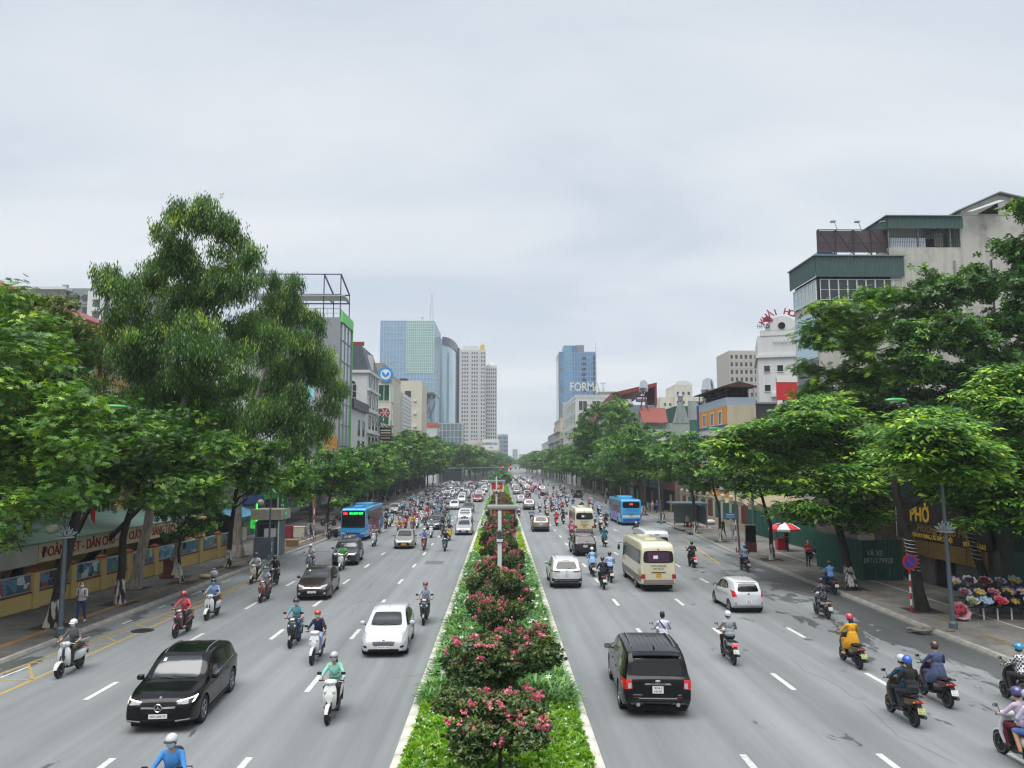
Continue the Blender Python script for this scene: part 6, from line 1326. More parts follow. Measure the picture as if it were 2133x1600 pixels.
def block(name,label,x0,x1,y0,y1,z1,mat_,cat='building',group=None,z0=0.0,parapet=0.0,par_mat=None,wname='wall'):
 t=empty(name,((x0+x1)/2,(y0+y1)/2,0));tag(t,label,cat,group);ox,oy=(x0+x1)/2,(y0+y1)/2
 obj(wname,MB().box(x0-ox,x1-ox,y0-oy,y1-oy,z0,z1),mat_,t)
 if parapet:
  q=MB();e=.12
  q.box(x0-ox-e,x1-ox+e,y0-oy-e,y0-oy+.2,z1,z1+parapet);q.box(x0-ox-e,x1-ox+e,y1-oy-.2,y1-oy+e,z1,z1+parapet);q.box(x0-ox-e,x0-ox+.2,y0-oy+.2,y1-oy-.2,z1,z1+parapet);q.box(x1-ox-.2,x1-ox+e,y0-oy+.2,y1-oy-.2,z1,z1+parapet);obj('parapet',q,par_mat or mat_,t)
 t['o']=(ox,oy);return t
def L_(t,x,y):return x-t['o'][0],y-t['o'][1]
def wgrid(t,face,fixed,us,zs,w,h,**k):
 for u in us:
  for z in zs:
   a,b=(u,fixed)if face in 'SN' else(fixed,u);la,lb=L_(t,a,b);win(t,face,la,lb,z,w,h,**k)
def slabs(t,face,fixed,u0,u1,zs,d=.25,h=.18,mat_=None,name='ledge'):
 for z in zs:
  if face=='S':a,b=L_(t,(u0+u1)/2,fixed-d/2);q=MB().cbox((0,0,0),(u1-u0,d,h))
  else:sg=1 if face=='E' else-1;a,b=L_(t,fixed+sg*d/2,(u0+u1)/2);q=MB().cbox((0,0,0),(d,u1-u0,h))
  obj(name,q,mat_,t,(a,b,z))
def curtain_wall(t,face,fixed,u0,u1,z0,z1,nu,nz,glass,frame,name='glazing',bar=.12):
 if face=='S':q=MB().box(u0,u1,fixed-.08,fixed,z0,z1)
 else:sg=1 if face=='E' else-1;q=MB().box(min(fixed,fixed+sg*.08),max(fixed,fixed+sg*.08),u0,u1,z0,z1)
 ox,oy=t['o'];g=obj(name,q,glass,t,(-ox,-oy,0));m=MB()
 for i in range(nu+1):
  u=u0+(u1-u0)*i/nu
  if face=='S':m.box(u-bar/2,u+bar/2,fixed-.2,fixed-.08,z0,z1)
  else:m.box(fixed+min(sg*.08,sg*.2),fixed+max(sg*.08,sg*.2),u-bar/2,u+bar/2,z0,z1)
 for i in range(nz+1):
  z=z0+(z1-z0)*i/nz
  if face=='S':m.box(u0,u1,fixed-.19,fixed-.08,z-bar/2,z+bar/2)
  else:m.box(fixed+min(sg*.08,sg*.19),fixed+max(sg*.08,sg*.19),u0,u1,z-bar/2,z+bar/2)
 o=obj('mullions',m,frame,g);o['kind']='stuff';return g
def rail_frame(t,x0,x1,y0,y1,z0,z1,mat_,n=6,name='railing',r=.03):
 q=MB();ox,oy=t['o']
 for a,b in(((x0,y0),(x1,y0)),((x1,y0),(x1,y1)),((x1,y1),(x0,y1)),((x0,y1),(x0,y0))):
  q.bar((a[0],a[1],z1),(b[0],b[1],z1),r*2);q.bar((a[0],a[1],(z0+z1)/2),(b[0],b[1],(z0+z1)/2),r*1.4)
  for i in range(n):p=(a[0]+(b[0]-a[0])*i/n,a[1]+(b[1]-a[1])*i/n);q.bar((*p,z0),(*p,z1),r*1.4)
 return obj(name,q,mat_,t,(-ox,-oy,0))
def part(t,name,mb,mat_,smooth=None):
 me=mb.mesh(name,smooth);ox,oy=t['o'];return obj(name,me,mat_,t,(-ox,-oy,0))
def sign_text(t,txt,x,y,z,size,mat_,face,width=None,depth=.03,bold=.0,shear=0.0):
 ox,oy=t['o'];return text('lettering',txt,size,mat_,t,(x-ox,y-oy,z),{'S':FACE_S,'E':FACE_E,'W':FACE_W}[face],depth,'CENTER',bold,shear,width)
def corrug(name,p0,p1,z0,z1,mat_,parent=None,pitch=.16,amp=.02):
 a,b=Vector((p0[0],p0[1],0)),Vector((p1[0],p1[1],0));d=b-a;l=d.length;d.normalize();n=Vector((-d.y,d.x,0));k=max(4,int(l/pitch*4));q=MB()
 P=[a+d*l*i/k+n*(amp if i%4 in(1,2)else-amp)for i in range(k+1)]
 for u,v in zip(P,P[1:]):q.quad((u.x,u.y,z0),(v.x,v.y,z0),(v.x,v.y,z1),(u.x,u.y,z1))
 return obj(name,q,mat_,parent)
GREEN_SHEET=wallmat('1f5145',.25,.35,'green_sheet','2a3a33',.9);GREEN_TRIM=pm('46645c',rough=.5,noise=.15,scale=1.5);RED_SHEET=pm('7c1f28',rough=.5,noise=.2,scale=.8);WHITE_SHEET=wallmat('b9c0c6',.15,.3,'white_sheet')
YEL=wallmat('c4ab6a',.12,.18,'yellow_plaster','6f6238');CREAM=wallmat('c2bdad',.12,.2,'cream_plaster');REDBR=pm('7a3a26',rough=.8,noise=.25,scale=3)
WHITEW=wallmat('c3c5c4',.10,.16,'white_render');GREYW=wallmat('82878b',.06,.1,'grey_render');STAINED=wallmat('aeaca4',.7,.5,'stained_render','66645c',.6);BEIGE=wallmat('b3aa96',.2,.3,'beige_render')
# --- school on the left
sc=block('school_building','yellow school building with dark red eaves behind the slogan banner',-46,-30,14,62.3,16.6,YEL);ox,oy=sc['o']
q=MB();q.prism([(-48,16.6),(-28.4,16.6),(-28.4,16.95),(-37,20.5),(-48,17.2)],12.8,63.6,'Y');part(sc,'roof',q,RED_SHEET)
part(sc,'eave_soffit',MB().box(-30,-28.5,13,63.5,16.45,16.6),pm('8a6f4a',rough=.8))
for z0,h,ar in((3.25,2.2,False),(6.95,2.2,False),(10.5,2.1,False),(13.9,1.5,True)):
 for y in np.arange(19,61,4.05):
  for dy in(-.68,.68):win(sc,'E',-30-ox,y+dy-oy,z0+h/2,1.0,h,FR_W,GL_WIN,2,2,.08,ar)
  if not ar:a=obj('window_sill',MB().box(0,.16,-1.5,1.5,0,.10),REDBR,sc,(-30-ox,y-oy,z0-.22))
for y in np.arange(17,61,4.05):part(sc,'pilaster',MB().box(-30,-29.86,y-.16,y+.16,0,16.4),REDBR if int(y)%2 else YEL)
for z in(2.7,6.4,9.9,13.3):part(sc,'string_course',MB().box(-30,-29.82,14,62.3,z-.12,z+.12),YEL)
cn=empty('bicycle_shed_canopy',(-26,42,0));cn['o']=(-26,42);tag(cn,'green roofed canopy with cream slogan board behind the school wall','canopy')
part(cn,'slogan_board',MB().box(-24.95,-24.8,42.4,66,1.75,2.78),pm('cdbf9c',rough=.7,noise=.12,scale=.8));part(cn,'blank_board',MB().box(-24.95,-24.78,18,42.3,1.72,2.80),pm('b9b8ae',rough=.7,noise=.15,scale=.8))
q=MB();q.loft([[(-24.6,18,2.80),(-24.6,66,2.80),(-24.6,66,2.84),(-24.6,18,2.84)],[(-29.5,18,3.5),(-29.5,66,3.5),(-29.5,66,3.54),(-29.5,18,3.54)]]);part(cn,'roof_sheet',q,pm('4d6b5f',rough=.6,noise=.35,scale=.5))
for y in np.arange(20,66,5):part(cn,'post',MB().tube([(-25.1,y,0),(-25.1,y,2.7)],.05,8),METAL_D)
sign_text(cn,'ĐOÀN KẾT - DÂN CHỦ - KỶ CƯƠNG - SÁNG TẠO - PHÁT TRIỂN',-24.78,53.6,2.24,.78,pm('8f1f1c',rough=.6),'E',21.8,.012,.012)
# school boundary wall with poster bays
def poster_mat(seed,cols):
 m,nt,b=newmat('poster_print');N=nt.nodes;L=nt.links;tc=N.new('ShaderNodeTexCoord');mp=N.new('ShaderNodeMapping');mp.inputs['Location'].default_value=(seed*3.1,seed*1.7,seed*.9);L.new(tc.outputs['Object'],mp.inputs[0])
 v=N.new('ShaderNodeTexVoronoi');v.distance='CHEBYCHEV';v.inputs['Scale'].default_value=2.6;v.inputs['Randomness'].default_value=.8;L.new(mp.outputs[0],v.inputs['Vector']);sp=N.new('ShaderNodeSeparateColor');L.new(v.outputs['Color'],sp.inputs[0])
 cr=N.new('ShaderNodeValToRGB');cr.color_ramp.interpolation='CONSTANT';e=cr.color_ramp.elements
 for i,c in enumerate(cols):
  el=e[i]if i<2 else e.new(i/len(cols))
  el.position=i/len(cols);el.color=(*lin(c),1)
 L.new(sp.outputs[0],cr.inputs['Fac']);n=N.new('ShaderNodeTexNoise');n.inputs['Scale'].default_value=14;L.new(mp.outputs[0],n.inputs['Vector']);mx=N.new('ShaderNodeMix');mx.data_type='RGBA';mx.blend_type='OVERLAY';mx.inputs[0].default_value=.7;L.new(cr.outputs[0],mx.inputs[6]);L.new(n.outputs['Fac'],mx.inputs[7])
 L.new(mx.outputs[2],b.inputs['Base Color']);b.inputs['Roughness'].default_value=.3;return m
sw=empty('school_wall',(-22.6,40,0));sw['o']=(-22.6,40);tag(sw,'low yellow wall with framed posters along the left pavement','wall')
wl=[G(0,1285,.14).to_2d(),G(470,1156,.14).to_2d()];wd=(wl[1]-wl[0]).normalized();ang=math.atan2(wd.y,wd.x)-math.pi/2
def wp(y):t=(y-wl[0].y)/wd.y;return wl[0].x+wd.x*t
py=[17.4,20.4,23.4,26.4,29.3,32.2,35.2,38.2,41.1,43.8,46.5,49.5,52.3,55.6,58.6,61.4]
pal=['3a5a6a','7fa3b4','20343f','b9c4c6','4f7f95','1b2a33','8a4a44','5a8f7a']
for i,(a,b)in enumerate(zip(py,py[1:])):
 xa,xb=wp(a),wp(b);f=lambda d0,d1,u0,u1,z0,z1:MB().loft([[(wp(u)+d0,u,z0),(wp(u)+d1,u,z0),(wp(u)+d1,u,z1),(wp(u)+d0,u,z1)]for u in(u0,u1)])
 part(sw,'wall_panel',f(-.12,.10,a+.2,b-.2,0,.88),YEL);part(sw,'red_band',f(-.14,.13,a+.2,b-.2,.88,.95),REDBR);fr=part(sw,'poster_frame',f(-.08,.04,a+.24,b-.24,.96,1.80),pm('a9b2b6',rough=.4,metal=.5))
 random.seed(i*5);cols=[random.choice(pal+(['c23a3a','3f8f5a','2f62b0']if i in(10,11)else[]))for _ in range(7)];o=part(sw,'poster',f(.041,.055,a+.30,b-.30,1.01,1.75),poster_mat(i,cols));o.parent=fr;o.location=(0,0,0)
for y in py:
 o=obj('pillar',MB().box(-.2,.2,-.2,.2,0,1.86).box(-.24,.24,-.24,.24,0,.18),YEL,sw,(wp(y)+22.6,y-40,.0),ang);obj('pillar_cap',MB().box(-.25,.25,-.25,.25,1.86,1.94).loft([[(-.2,-.2,1.94),(.2,-.2,1.94),(.2,.2,1.94),(-.2,.2,1.94)],[(-.04,-.04,2.06),(.04,-.04,2.06),(.04,.04,2.06),(-.04,.04,2.06)]]),REDBR,o)
random.seed(7)
def flag(px,py,Y,label):
 p=V(px,py,Y);t=empty('flag',(p.x,p.y,2.8));tag(t,label,'flag','red flags above the slogan canopy');obj('pole',MB().tube([(0,0,0),(0,0,2.6)],.02,6),STEEL,t)
 q=MB();n=8
 for i in range(n):
  a,b=i/n,(i+1)/n;g=lambda t_:(.45*t_+.05*math.sin(t_*6),.1*math.sin(t_*9));(x0,y0),(x1,y1)=g(a),g(b);q.quad((x0,y0,2.5-a*1.0),(x1,y1,2.5-b*1.0),(x1,y1,1.35-b*.75),(x0,y0,1.35-a*.6))
 obj('flag_cloth',q,pm('a01a1c',rough=.8),t)
flag(182,1085,47,'red flag on a thin pole above the slogan board');flag(47,1105,40,'dark red flag hanging limp near the leftmost lamp post')
# --- shophouses along the left
def yx(px,X):return VX(px,968,X).y
LX=-24.6
a=block('shop','low dark shop with yellow gate piers and blue striped awning by the kiosk',-34,LX,64,74,5.6,wallmat('6a6455',.4,.4));part(a,'door_opening',MB().box(LX-.02,LX+.03,65,73,.14,2.9),DARKGAP)
q=MB().loft([[(LX+.1,67.2,3.1),(LX+.1,73.6,3.1),(LX+.1,73.6,3.16),(LX+.1,67.2,3.16)],[(LX+1.9,67.2,2.35),(LX+1.9,73.6,2.35),(LX+1.9,73.6,2.41),(LX+1.9,67.2,2.41)]]);part(a,'awning',q,pm('3f7390',rough=.8,noise=.4,scale=1.2))
for y in(62.6,64.4):part(a,'gate_pier',MB().box(LX-.4,LX+.25,y-.35,y+.35,0,2.6).box(LX-.47,LX+.32,y-.42,y+.42,2.6,2.75),YEL)
for k in range(3):part(a,'shop_goods',MB().box(LX+.3,LX+1.2,68+k*1.6,69.2+k*1.6,.14,.7+.3*k),pm(('7a1f26','b9452f','c8c0ae')[k],rough=.8,noise=.2))
LITG=pm('3bd64a',rough=.5,emis=.9);SIGN_B=pm('1d3f86',rough=.4)
b_=block('shop','narrow shop with glowing green signs and glass doors',-36,LX,74.2,86,9.4,wallmat('4a5257',.3,.3));ox,oy=b_['o']
part(b_,'shop_window',MB().box(LX,LX+.06,74.8,78.6,.2,3.0),GL_GREEN);part(b_,'lit_strip',MB().box(LX+.06,LX+.12,78.6,78.8,.2,3.1),LITG);s1=part(b_,'blade_sign',MB().box(LX+.2,LX+1.1,80.2,80.35,.5,2.0),LITG);sign_text(b_,'O',LX+.65,80.18,1.58,.55,PLATE_W,'S',None,.01,.02);sign_text(b_,'N',LX+.65,80.18,1.0,.55,PLATE_W,'S',None,.01,.02)
part(b_,'sign_board',MB().box(LX,LX+.18,74.6,81,3.2,3.9),SIGN_B);part(b_,'green_sign',MB().box(LX,LX+.25,80.5,85.8,3.4,6.2),pm('3f8f3a',rough=.4,noise=.4,scale=.9));part(b_,'upper_glass',MB().box(LX,LX+.05,75,80,4.4,8.4),GL_WIN)
q=MB()
for i in range(12):q.prism([(81+i*.4,4.3+.35*math.sin(i*.55)),(81.4+i*.4,4.3+.35*math.sin((i+1)*.55)),(81.4+i*.4,4.5+.35*math.sin((i+1)*.55)),(81+i*.4,4.5+.35*math.sin(i*.55))],LX+.26,LX+.29,'X')
part(b_,'sign_wave',q,PLATE_W);part(b_,'side_panel',MB().box(LX,LX+.1,82,85.6,.2,3.2),DARKGAP)
vs=part(b_,'vertical_sign',MB().box(LX+.4,LX+1.3,85.2,85.4,1.0,5.0),pm('1c5a38',rough=.4))
for k,ch in enumerate('VIETNAM'):sign_text(b_,ch,LX+.85,85.19,4.6-k*.5,.42,PLATE_W,'S',None,.005,.01)
c_=block('shophouse','white shophouse with arched windows and plant-filled balconies behind the eucalyptus',-38,LX,86.2,103,14.6,WHITEW,parapet=.6);wgrid(c_,'E',LX,(89,93.5,98),(4.6,8.0,11.4),1.5,1.9,frame=FR_D,nx=2,arch=True);slabs(c_,'E',LX,87,102,(6.5,9.9),1.1,.2,WHITEW,'balcony')
rail_frame(c_,LX,LX+1.1,87,102,6.6,7.5,FR_D,16,'balcony_railing');rail_frame(c_,LX,LX+1.1,87,102,10.0,10.9,FR_D,16,'balcony_railing');wgrid(c_,'S',86.2,(-27,-30.5),(8,11.4),1.1,1.6,frame=FR_D,nx=2);part(c_,'green_banner',MB().box(LX+.3,LX+1.1,102.2,102.4,6.2,13.5),pm('5aa84e',rough=.6,noise=.3));part(c_,'shop_front',MB().box(LX,LX+.06,87,102.4,.2,3.2),GL_WIN);part(c_,'fascia_sign',MB().box(LX,LX+.2,87,102.4,3.3,4.2),pm('8e2330',rough=.5,noise=.3,scale=.6))
d_=block('shophouse','yellow fronted shophouse squeezed before the tall grey block',-38,LX,103.2,116.5,11.2,wallmat('c98f2e',.15,.2));wgrid(d_,'E',LX,(106,110,114),(5.2,8.6),1.4,1.8,frame=FR_W,nx=2);part(d_,'mural_wall',MB().box(-30,-25,103.0,103.2,11.2,17.5),pm('7db3bd',rough=.7,noise=.5,scale=.9));part(d_,'shop_front',MB().box(LX,LX+.06,104,116,.2,3.0),GL_WIN);part(d_,'fascia_sign',MB().box(LX,LX+.2,104,116,3.1,4.0),pm('a32b3c',rough=.5,noise=.3,scale=.6))
g1=block('grey_office','tall narrow grey block with green edge and open steel frame on its roof',-39,LX,117,125.6,29.6,GREYW);ox,oy=g1['o']
curtain_wall(g1,'E',LX,117.5,125.2,3.5,29.4,3,8,pm('a9b6bc',rough=.2,metal=.3,spec=.8),GREYW,'front_glazing',.1);GREENB=pm('5fbf5a',rough=.5);part(g1,'green_band',MB().box(LX-.02,LX+.34,117,125.6,28.9,30.5),GREENB);part(g1,'green_edge',MB().box(LX+.0,LX+.30,125.5,125.66,.2,29.0),GREENB);part(g1,'vent_opening',MB().box(-28.2,-27.5,116.97,117.02,22.5,23.2),DARKGAP);part(g1,'vent_opening',MB().box(-27.4,-26.7,116.97,117.02,12.5,13.2),DARKGAP)
q=MB()
for x in(-38,-32.5,-27.5,LX-.3):
 for y in(118,125):q.bar((x,y,29.6),(x,y,36.6 if y==118 or x<-30 else 34.8),.14)
for z in(33.4,36.6):q.bar((-38.5,118,z),(LX-.2,118,z),.14);q.bar((-38.5,125,z-(1.8 if z>36 else 0)),(LX-.2,125,z-(1.8 if z>36 else 0)),.2)
for x in(-38,-32.5,-27.5,LX-.3):q.bar((x,118,36.6),(x,125,34.8),.2);q.bar((x,118,33.4),(x,125,33.4),.2)
part(g1,'roof_frame',q,pm('34375a',rough=.5,metal=.3));part(g1,'roof_canopy',MB().box(-39,LX+.4,117.4,121.5,33.1,33.2),FR_W);rail_frame(g1,-38.6,LX-.2,117.3,125.4,29.6,31.0,FR_D,14)
part(g1,'advert',MB().box(LX+.3,LX+.42,118,124.6,5.2,9.0),pm('b9a7a3',rough=.5,noise=.5,scale=.5))
w1=block('corner_house','white house with black roof terrace fascia left of the black KOLL sign',-36,LX,127,141,16.3,WHITEW);part(w1,'black_fascia',MB().box(-33,LX+.5,126.6,141.3,16.3,17.9),pm('35363a',rough=.5));wgrid(w1,'E',LX,(134,138.5),(6,9.8,13.4),1.7,2.6,frame=FR_D,nx=1,nz=2);wgrid(w1,'S',127,(-26.2,),(6,9.8,13.4),1.0,2.2,frame=FR_D)
q=MB().ell((-28,130,18.6),(2.4,1.6,.9),12,6);part(w1,'roof_plants',q,LEAF_B)
w2=block('mansard_house','white house with dark slate mansard roof and tall arched window',-38,LX-.2,143,156,24.5,WHITEW);q=MB();q.prism([(-38,24.5),(LX,24.5),(LX-1.4,29.2),(-36.6,29.2)],142.9,156,'Y');part(w2,'mansard_roof',q,pm('4a525c',rough=.6,noise=.3,scale=1.5));part(w2,'cornice',MB().box(-38.3,LX+.3,142.6,156.3,24.1,24.6),WHITEW);win(w2,'S',-27.6-w2['o'][0],143-w2['o'][1],19.4,1.5,5.0,FR_W,GL_WIN,2,4,.12,True);wgrid(w2,'E',LX-.2,(146,150,154),(7,11,15,19,22.5),1.8,2.4,frame=FR_D);slabs(w2,'E',LX-.2,143,156,(9,13,17,21),.5,.4,WHITEW)
part(w2,'dormer',MB().box(LX-1.6,LX-.2,147,149.4,25.2,28),WHITEW);part(w2,'roof_railing',MB().box(-37,LX-1,143.2,143.4,29.2,30.0),REDBR);q=MB().ell((-30,146,31),(1.4,1.2,1.5),10,6);part(w2,'roof_plants',q,LEAF_B)
kl=block('sign_house','narrow house carrying the KOLL letters above a black menu board',-30,LX+.2,157,164,15.6,WHITEW);part(kl,'sign_post',MB().box(LX+.2,LX+2.4,156.98,157.2,11.8,14.6),METAL_D);part(kl,'menu_board',MB().box(LX+.1,LX+2.5,156.7,156.98,12.0,14.4),pm('18181a',rough=.4));part(kl,'poster_board',MB().box(LX+.2,LX+2.4,156.7,156.98,6.8,11.8),pm('b8a898',rough=.6,noise=.35,scale=.5))
for k in range(4):part(kl,'menu_line',MB().box(LX+.3,LX+2.3,156.66,156.7,12.3+k*.52,12.5+k*.52),pm(('c8a090','c06a50','d8d0c0','d8d8d8')[k],rough=.5))
sign_text(kl,'KOLL',LX+1.3,156.6,15.2,1.9,FR_D,'S',2.9,.08);q=MB().lathe([(1.0,-.12),(1.0,.12)],20,'Y',(LX+1.1,156.6,17.5));part(kl,'round_logo',q,pm('b02a3a',rough=.5));q=MB()
for k in range(3):M=Matrix.Translation((LX+1.1,156.46,17.5))@Matrix.Rotation(R(60*k),4,'Y');q.box(-.95,.95,-.02,.02,-.08,.08,0,M)
part(kl,'logo_star',q,PLATE_W)
w4=block('green_glass_house','cream corner block with green glass panels under a round blue sign',-36,LX-.4,176,192,27.4,CREAM,parapet=.5)
for z in(8,13,18,23.4):
 win(w4,'S',-26.7-w4['o'][0],176-w4['o'][1],z,2.4,3.6,FR_W,GL_GREEN,2,1,.2);win(w4,'E',LX-.4-w4['o'][0],178.6-w4['o'][1],z,3.2,3.8,FR_W,GL_GREEN,1,1,.2)
part(w4,'roof_room',MB().box(-37.5,-27,176.5,186,27.4,30.4),wallmat('8d8a80',.5,.5));q=MB().lathe([(1.75,-.2),(1.75,.2)],28,'Y',(-26.3,175.6,27.6));s2=part(w4,'round_sign',q,pm('2d86c6',rough=.35));q=MB().lathe([(1.18,-.03),(1.18,.03)],24,'Y',(-26.3,175.38,27.6));part(w4,'sign_disc',q,PLATE_W);q=MB()
for sd in(-1,1):q.prism([(-26.3,26.8),(-26.3+sd*.9,27.6),(-26.3+sd*.75,28.3),(-26.3+sd*.35,28.0),(-26.3,27.4)],175.30,175.34,'Y')
part(w4,'sign_emblem',q,pm('2d86c6',rough=.35))
w5=block('lattice_house','white block with patterned lattice front beside the green glass panels',-34,LX,193,212,25.2,WHITEW);q=MB()
for i in range(19):
 for k in range(20):q.cbox((LX+.1,193.6+i,5.4+k),(.14,.55,.55),0)
o=part(w5,'lattice',q,pm('d5d6d4',rough=.6));o['kind']='stuff'
w6=block('cream_tower','plain cream block with one column of square windows',-35,LX+.1,240,256,33.2,CREAM);wgrid(w6,'S',240,(-28.9,),(13,17,21,25,29),1.6,1.7,frame=FR_D,nx=2,nz=2,fr=.15);part(w6,'roof_tank',MB().lathe([(1.6,33.2),(1.6,34.2),(.2,34.5)],14,'Z',(-31,244,0)),METAL_D)
w7=block('small_white_block','low white block with orange roof trim in front of the glass offices',-38,-24,292,306,21.4,WHITEW);part(w7,'orange_roof',MB().box(-34,-23.8,291.6,300,21.4,22.8),pm('b5542e',rough=.7));part(w7,'side_glass',MB().box(-24.0,-23.9,293,305,5,20),GL_BLUE);w7b=block('pale_blue_block','small pale blue block beside the cream tower',-39,-34.2,284,291,24.6,pm('a9b6c6',rough=.7))
lo=block('glass_offices','low glass office block reflecting trees at the foot of the glass tower',-37,-16.6,334,352,25,pm('7f8f98',rough=.3,metal=.3));curtain_wall(lo,'S',334,-37,-16.6,4,24.8,12,7,pm('7f9aa6',rough=.06,metal=.5,noise=.5,scale=.25),FR_W,'glazing',.16);curtain_wall(lo,'E',-16.6,334,352,4,24.8,8,7,GL_BLUE,FR_W,'glazing',.16)
gt=block('glass_tower','pale blue glass office tower with green gridded panel and rooftop mast',-56.8,-31.4,360,398,75,pm('8fa5b5',rough=.3,metal=.3),z0=41);curtain_wall(gt,'S',360,-56.8,-44.4,41,74.8,8,12,GL_BLUE,pm('a9bccb',rough=.4,metal=.3),'glazing',.18);curtain_wall(gt,'S',359.9,-44.3,-31.6,50,74.8,14,20,pm('8fb5ac',rough=.12,metal=.3,noise=.2,scale=.2),pm('bfd0cc',rough=.4,metal=.3),'green_grid',.22);curtain_wall(gt,'S',360,-44.3,-31.4,41,49.8,8,4,GL_BLUE,pm('a9bccb',rough=.4,metal=.3),'glazing',.18);curtain_wall(gt,'E',-31.4,360,398,41,74.8,6,14,GL_PALE,pm('b5c5cf',rough=.4,metal=.3),'glazing',.16)
part(gt,'lower_block',MB().box(-56.8,-37.5,360.5,398,0,41),GL_BLUE);part(gt,'recessed_block',MB().box(-37.5,-31.6,374,398,0,41),GL_PALE);part(gt,'soffit',MB().box(-37.5,-31.2,359.8,374,40.2,41.0),pm('5f666c',rough=.5))
for p0,p1 in(((-36.9,362,40.2),(-32.4,362,20)),((-32.0,362,40),(-35.6,362,30)),((-36.6,363,30),(-37.2,363,41))):part(gt,'strut',MB().bar(p0,p1,.8),pm('7f868c',rough=.4,metal=.4))
q=MB();M0=(-33.2,366);
for z0,z1,wa,wb in((75,83,.9,.55),(83,89,.55,.22)):
 for sx in(-1,1):
  for sy in(-1,1):q.bar((M0[0]+sx*wa,M0[1]+sy*wa,z0),(M0[0]+sx*wb,M0[1]+sy*wb,z1),.14)
 for k in range(5):
  t=k/5;w_=wa+(wb-wa)*t;z=z0+(z1-z0)*t;t2=(k+1)/5;w2_=wa+(wb-wa)*t2;z2=z0+(z1-z0)*t2
  q.bar((M0[0]-w_,M0[1]-w_,z),(M0[0]+w2_,M0[1]-w2_,z2),.09);q.bar((M0[0]+w_,M0[1]-w_,z),(M0[0]-w2_,M0[1]-w2_,z2),.09);q.bar((M0[0]-w_,M0[1]-w_,z),(M0[0]+w_,M0[1]-w_,z),.09)
q.bar((M0[0],M0[1],89),(M0[0],M0[1],93),.12);part(gt,'mast',q,pm('c6c9cc',rough=.5,metal=.3));part(gt,'satellite_dish',MB().lathe([(.2,75),(.2,77),(1.0,77.2),(.9,77.6),(.2,77.6),(.1,79.6)],10,'Z',(-37.5,364,0)),FR_W)
ct=block('curved_tower','dark edged curved glass tower peeking out behind the pale glass tower',-39,-31,405,440,58,GL_PALE,z0=0);q=MB();secs=[]
for i in range(9):a=R(90*i/8);secs.append((-31+6.2*math.sin(a),440-34*math.cos(a)))
q.prism([(-38,406)]+secs+[(-38,440)],0,74,'Z');part(ct,'curved_front',q,GL_PALE);q=MB()
for(x0,y0),(x1,y1)in zip(secs,secs[1:]):q.loft([[(x0,y0,70.5),(x0+.35,y0-.3,70.5),(x0+.35,y0-.3,75),(x0,y0,75)],[(x1,y1,70.5),(x1+.35,y1-.3,70.5),(x1+.35,y1-.3,75),(x1,y1,75)]])
part(ct,'dark_crown',q,pm('59636d',rough=.4,metal=.3));part(ct,'dark_fin',MB().box(-24.9,-23.6,438,441,10,74),pm('4d4a52',rough=.5))
random.seed(8)
for t_,fc,fx_,us_,zs_ in((w1,'E',LX,(129,132),(7.6,11.2)),(w2,'E',LX-.2,(144.4,148,152),(9,13,17,21)),(c_,'S',86.2,(-28.8,-32),(6.6,9.8,12.6)),(w6,'S',240,(-31.4,-26.6),(15,19,23,27)),(d_,'E',LX,(108,112),(4.2,7.2)),(w5,'S',193,(-26,-28),(10,15,20))):
 for u in us_:
  for z in zs_:
   if random.random()<.7:a_,b_2=L_(t_,*((u,fx_)if fc=='S' else(fx_,u)));obj('air_conditioner',MB().box(-.45,.45,-.42,-.04,-.32,.32).lathe([(.22,-.44),(.22,-.42)],10,'Y',(.12,0,0)),FR_W,t_,(a_,b_2,z),FROT[fc])
WT=wallmat('bcbdbb',.05,.08,'tower_white')
def apt(name,label,x0,x1,y0,y1,z1,nx,nz,sy=None,top=None,bays=(),mat_=WT,ww=.42):
 t=block(name,label,x0,x1,y0,y1,z1,mat_);q=MB();m=MB();st=(x1-x0)/nx;fz=(z1-4)/nz
 for i in range(nx):
  if(i%4)==3 and nx>6:m.box(x0+st*i+st*.25,x0+st*i+st*.75,y0-.9,y0,0,z1+.8);continue
  for k in range(nz):q.cbox((x0+st*(i+.5),y0-.03,3+fz*(k+.5)),(st*ww*2*.62,.08,fz*.52));
 for k in range(0,nz):m.box(x0,x1,y0-.12,y0-.005,2.9+fz*k,3.15+fz*k)
 o=part(t,'windows',q,GL_WIN);o['kind']='stuff';o=part(t,'facade_ribs',m,mat_);o['kind']='stuff'
 if sy:
  q=MB();n=5;sx=x1 if sy=='E' else x0;sg=1 if sy=='E' else-1
  for i in range(n):
   for k in range(nz):q.cbox((sx+sg*.03,y0+(y1-y0)*(i+.5)/n,3+fz*(k+.5)),(.08,(y1-y0)/n*.5,fz*.5))
  o=part(t,'windows',q,GL_WIN);o['kind']='stuff'
 return t
t=apt('apartment_tower','tallest white apartment tower with gold roof ornament',-38,-11.8,600,622,97,14,30,'E');part(t,'roof_house',MB().box(-30,-18,603,615,97,100.5),WT);part(t,'roof_ornament',MB().box(-16,-12.4,602,606,97,101).lathe([(1.6,97),(1.0,102),(.1,104)],8,'Z',(-14,604,0)),pm('c8a84e',rough=.4,metal=.3));part(t,'gold_band',MB().box(-38.6,-33,598.6,600,70,72),pm('c8a84e',rough=.4,metal=.3))
t=apt('apartment_tower','second white apartment tower with domed top, right of the tallest',-11.4,-2.8,608,630,85,5,27,'E');part(t,'dome',MB().lathe([(4.2,85),(4.0,87),(2.6,88.6),(.3,89.2)],16,'Z',(-7.1,618,0)),WT)
t=apt('apartment_tower','grey side wing half hidden behind the curved dark edged tower',-46,-38.4,604,620,92,4,28)
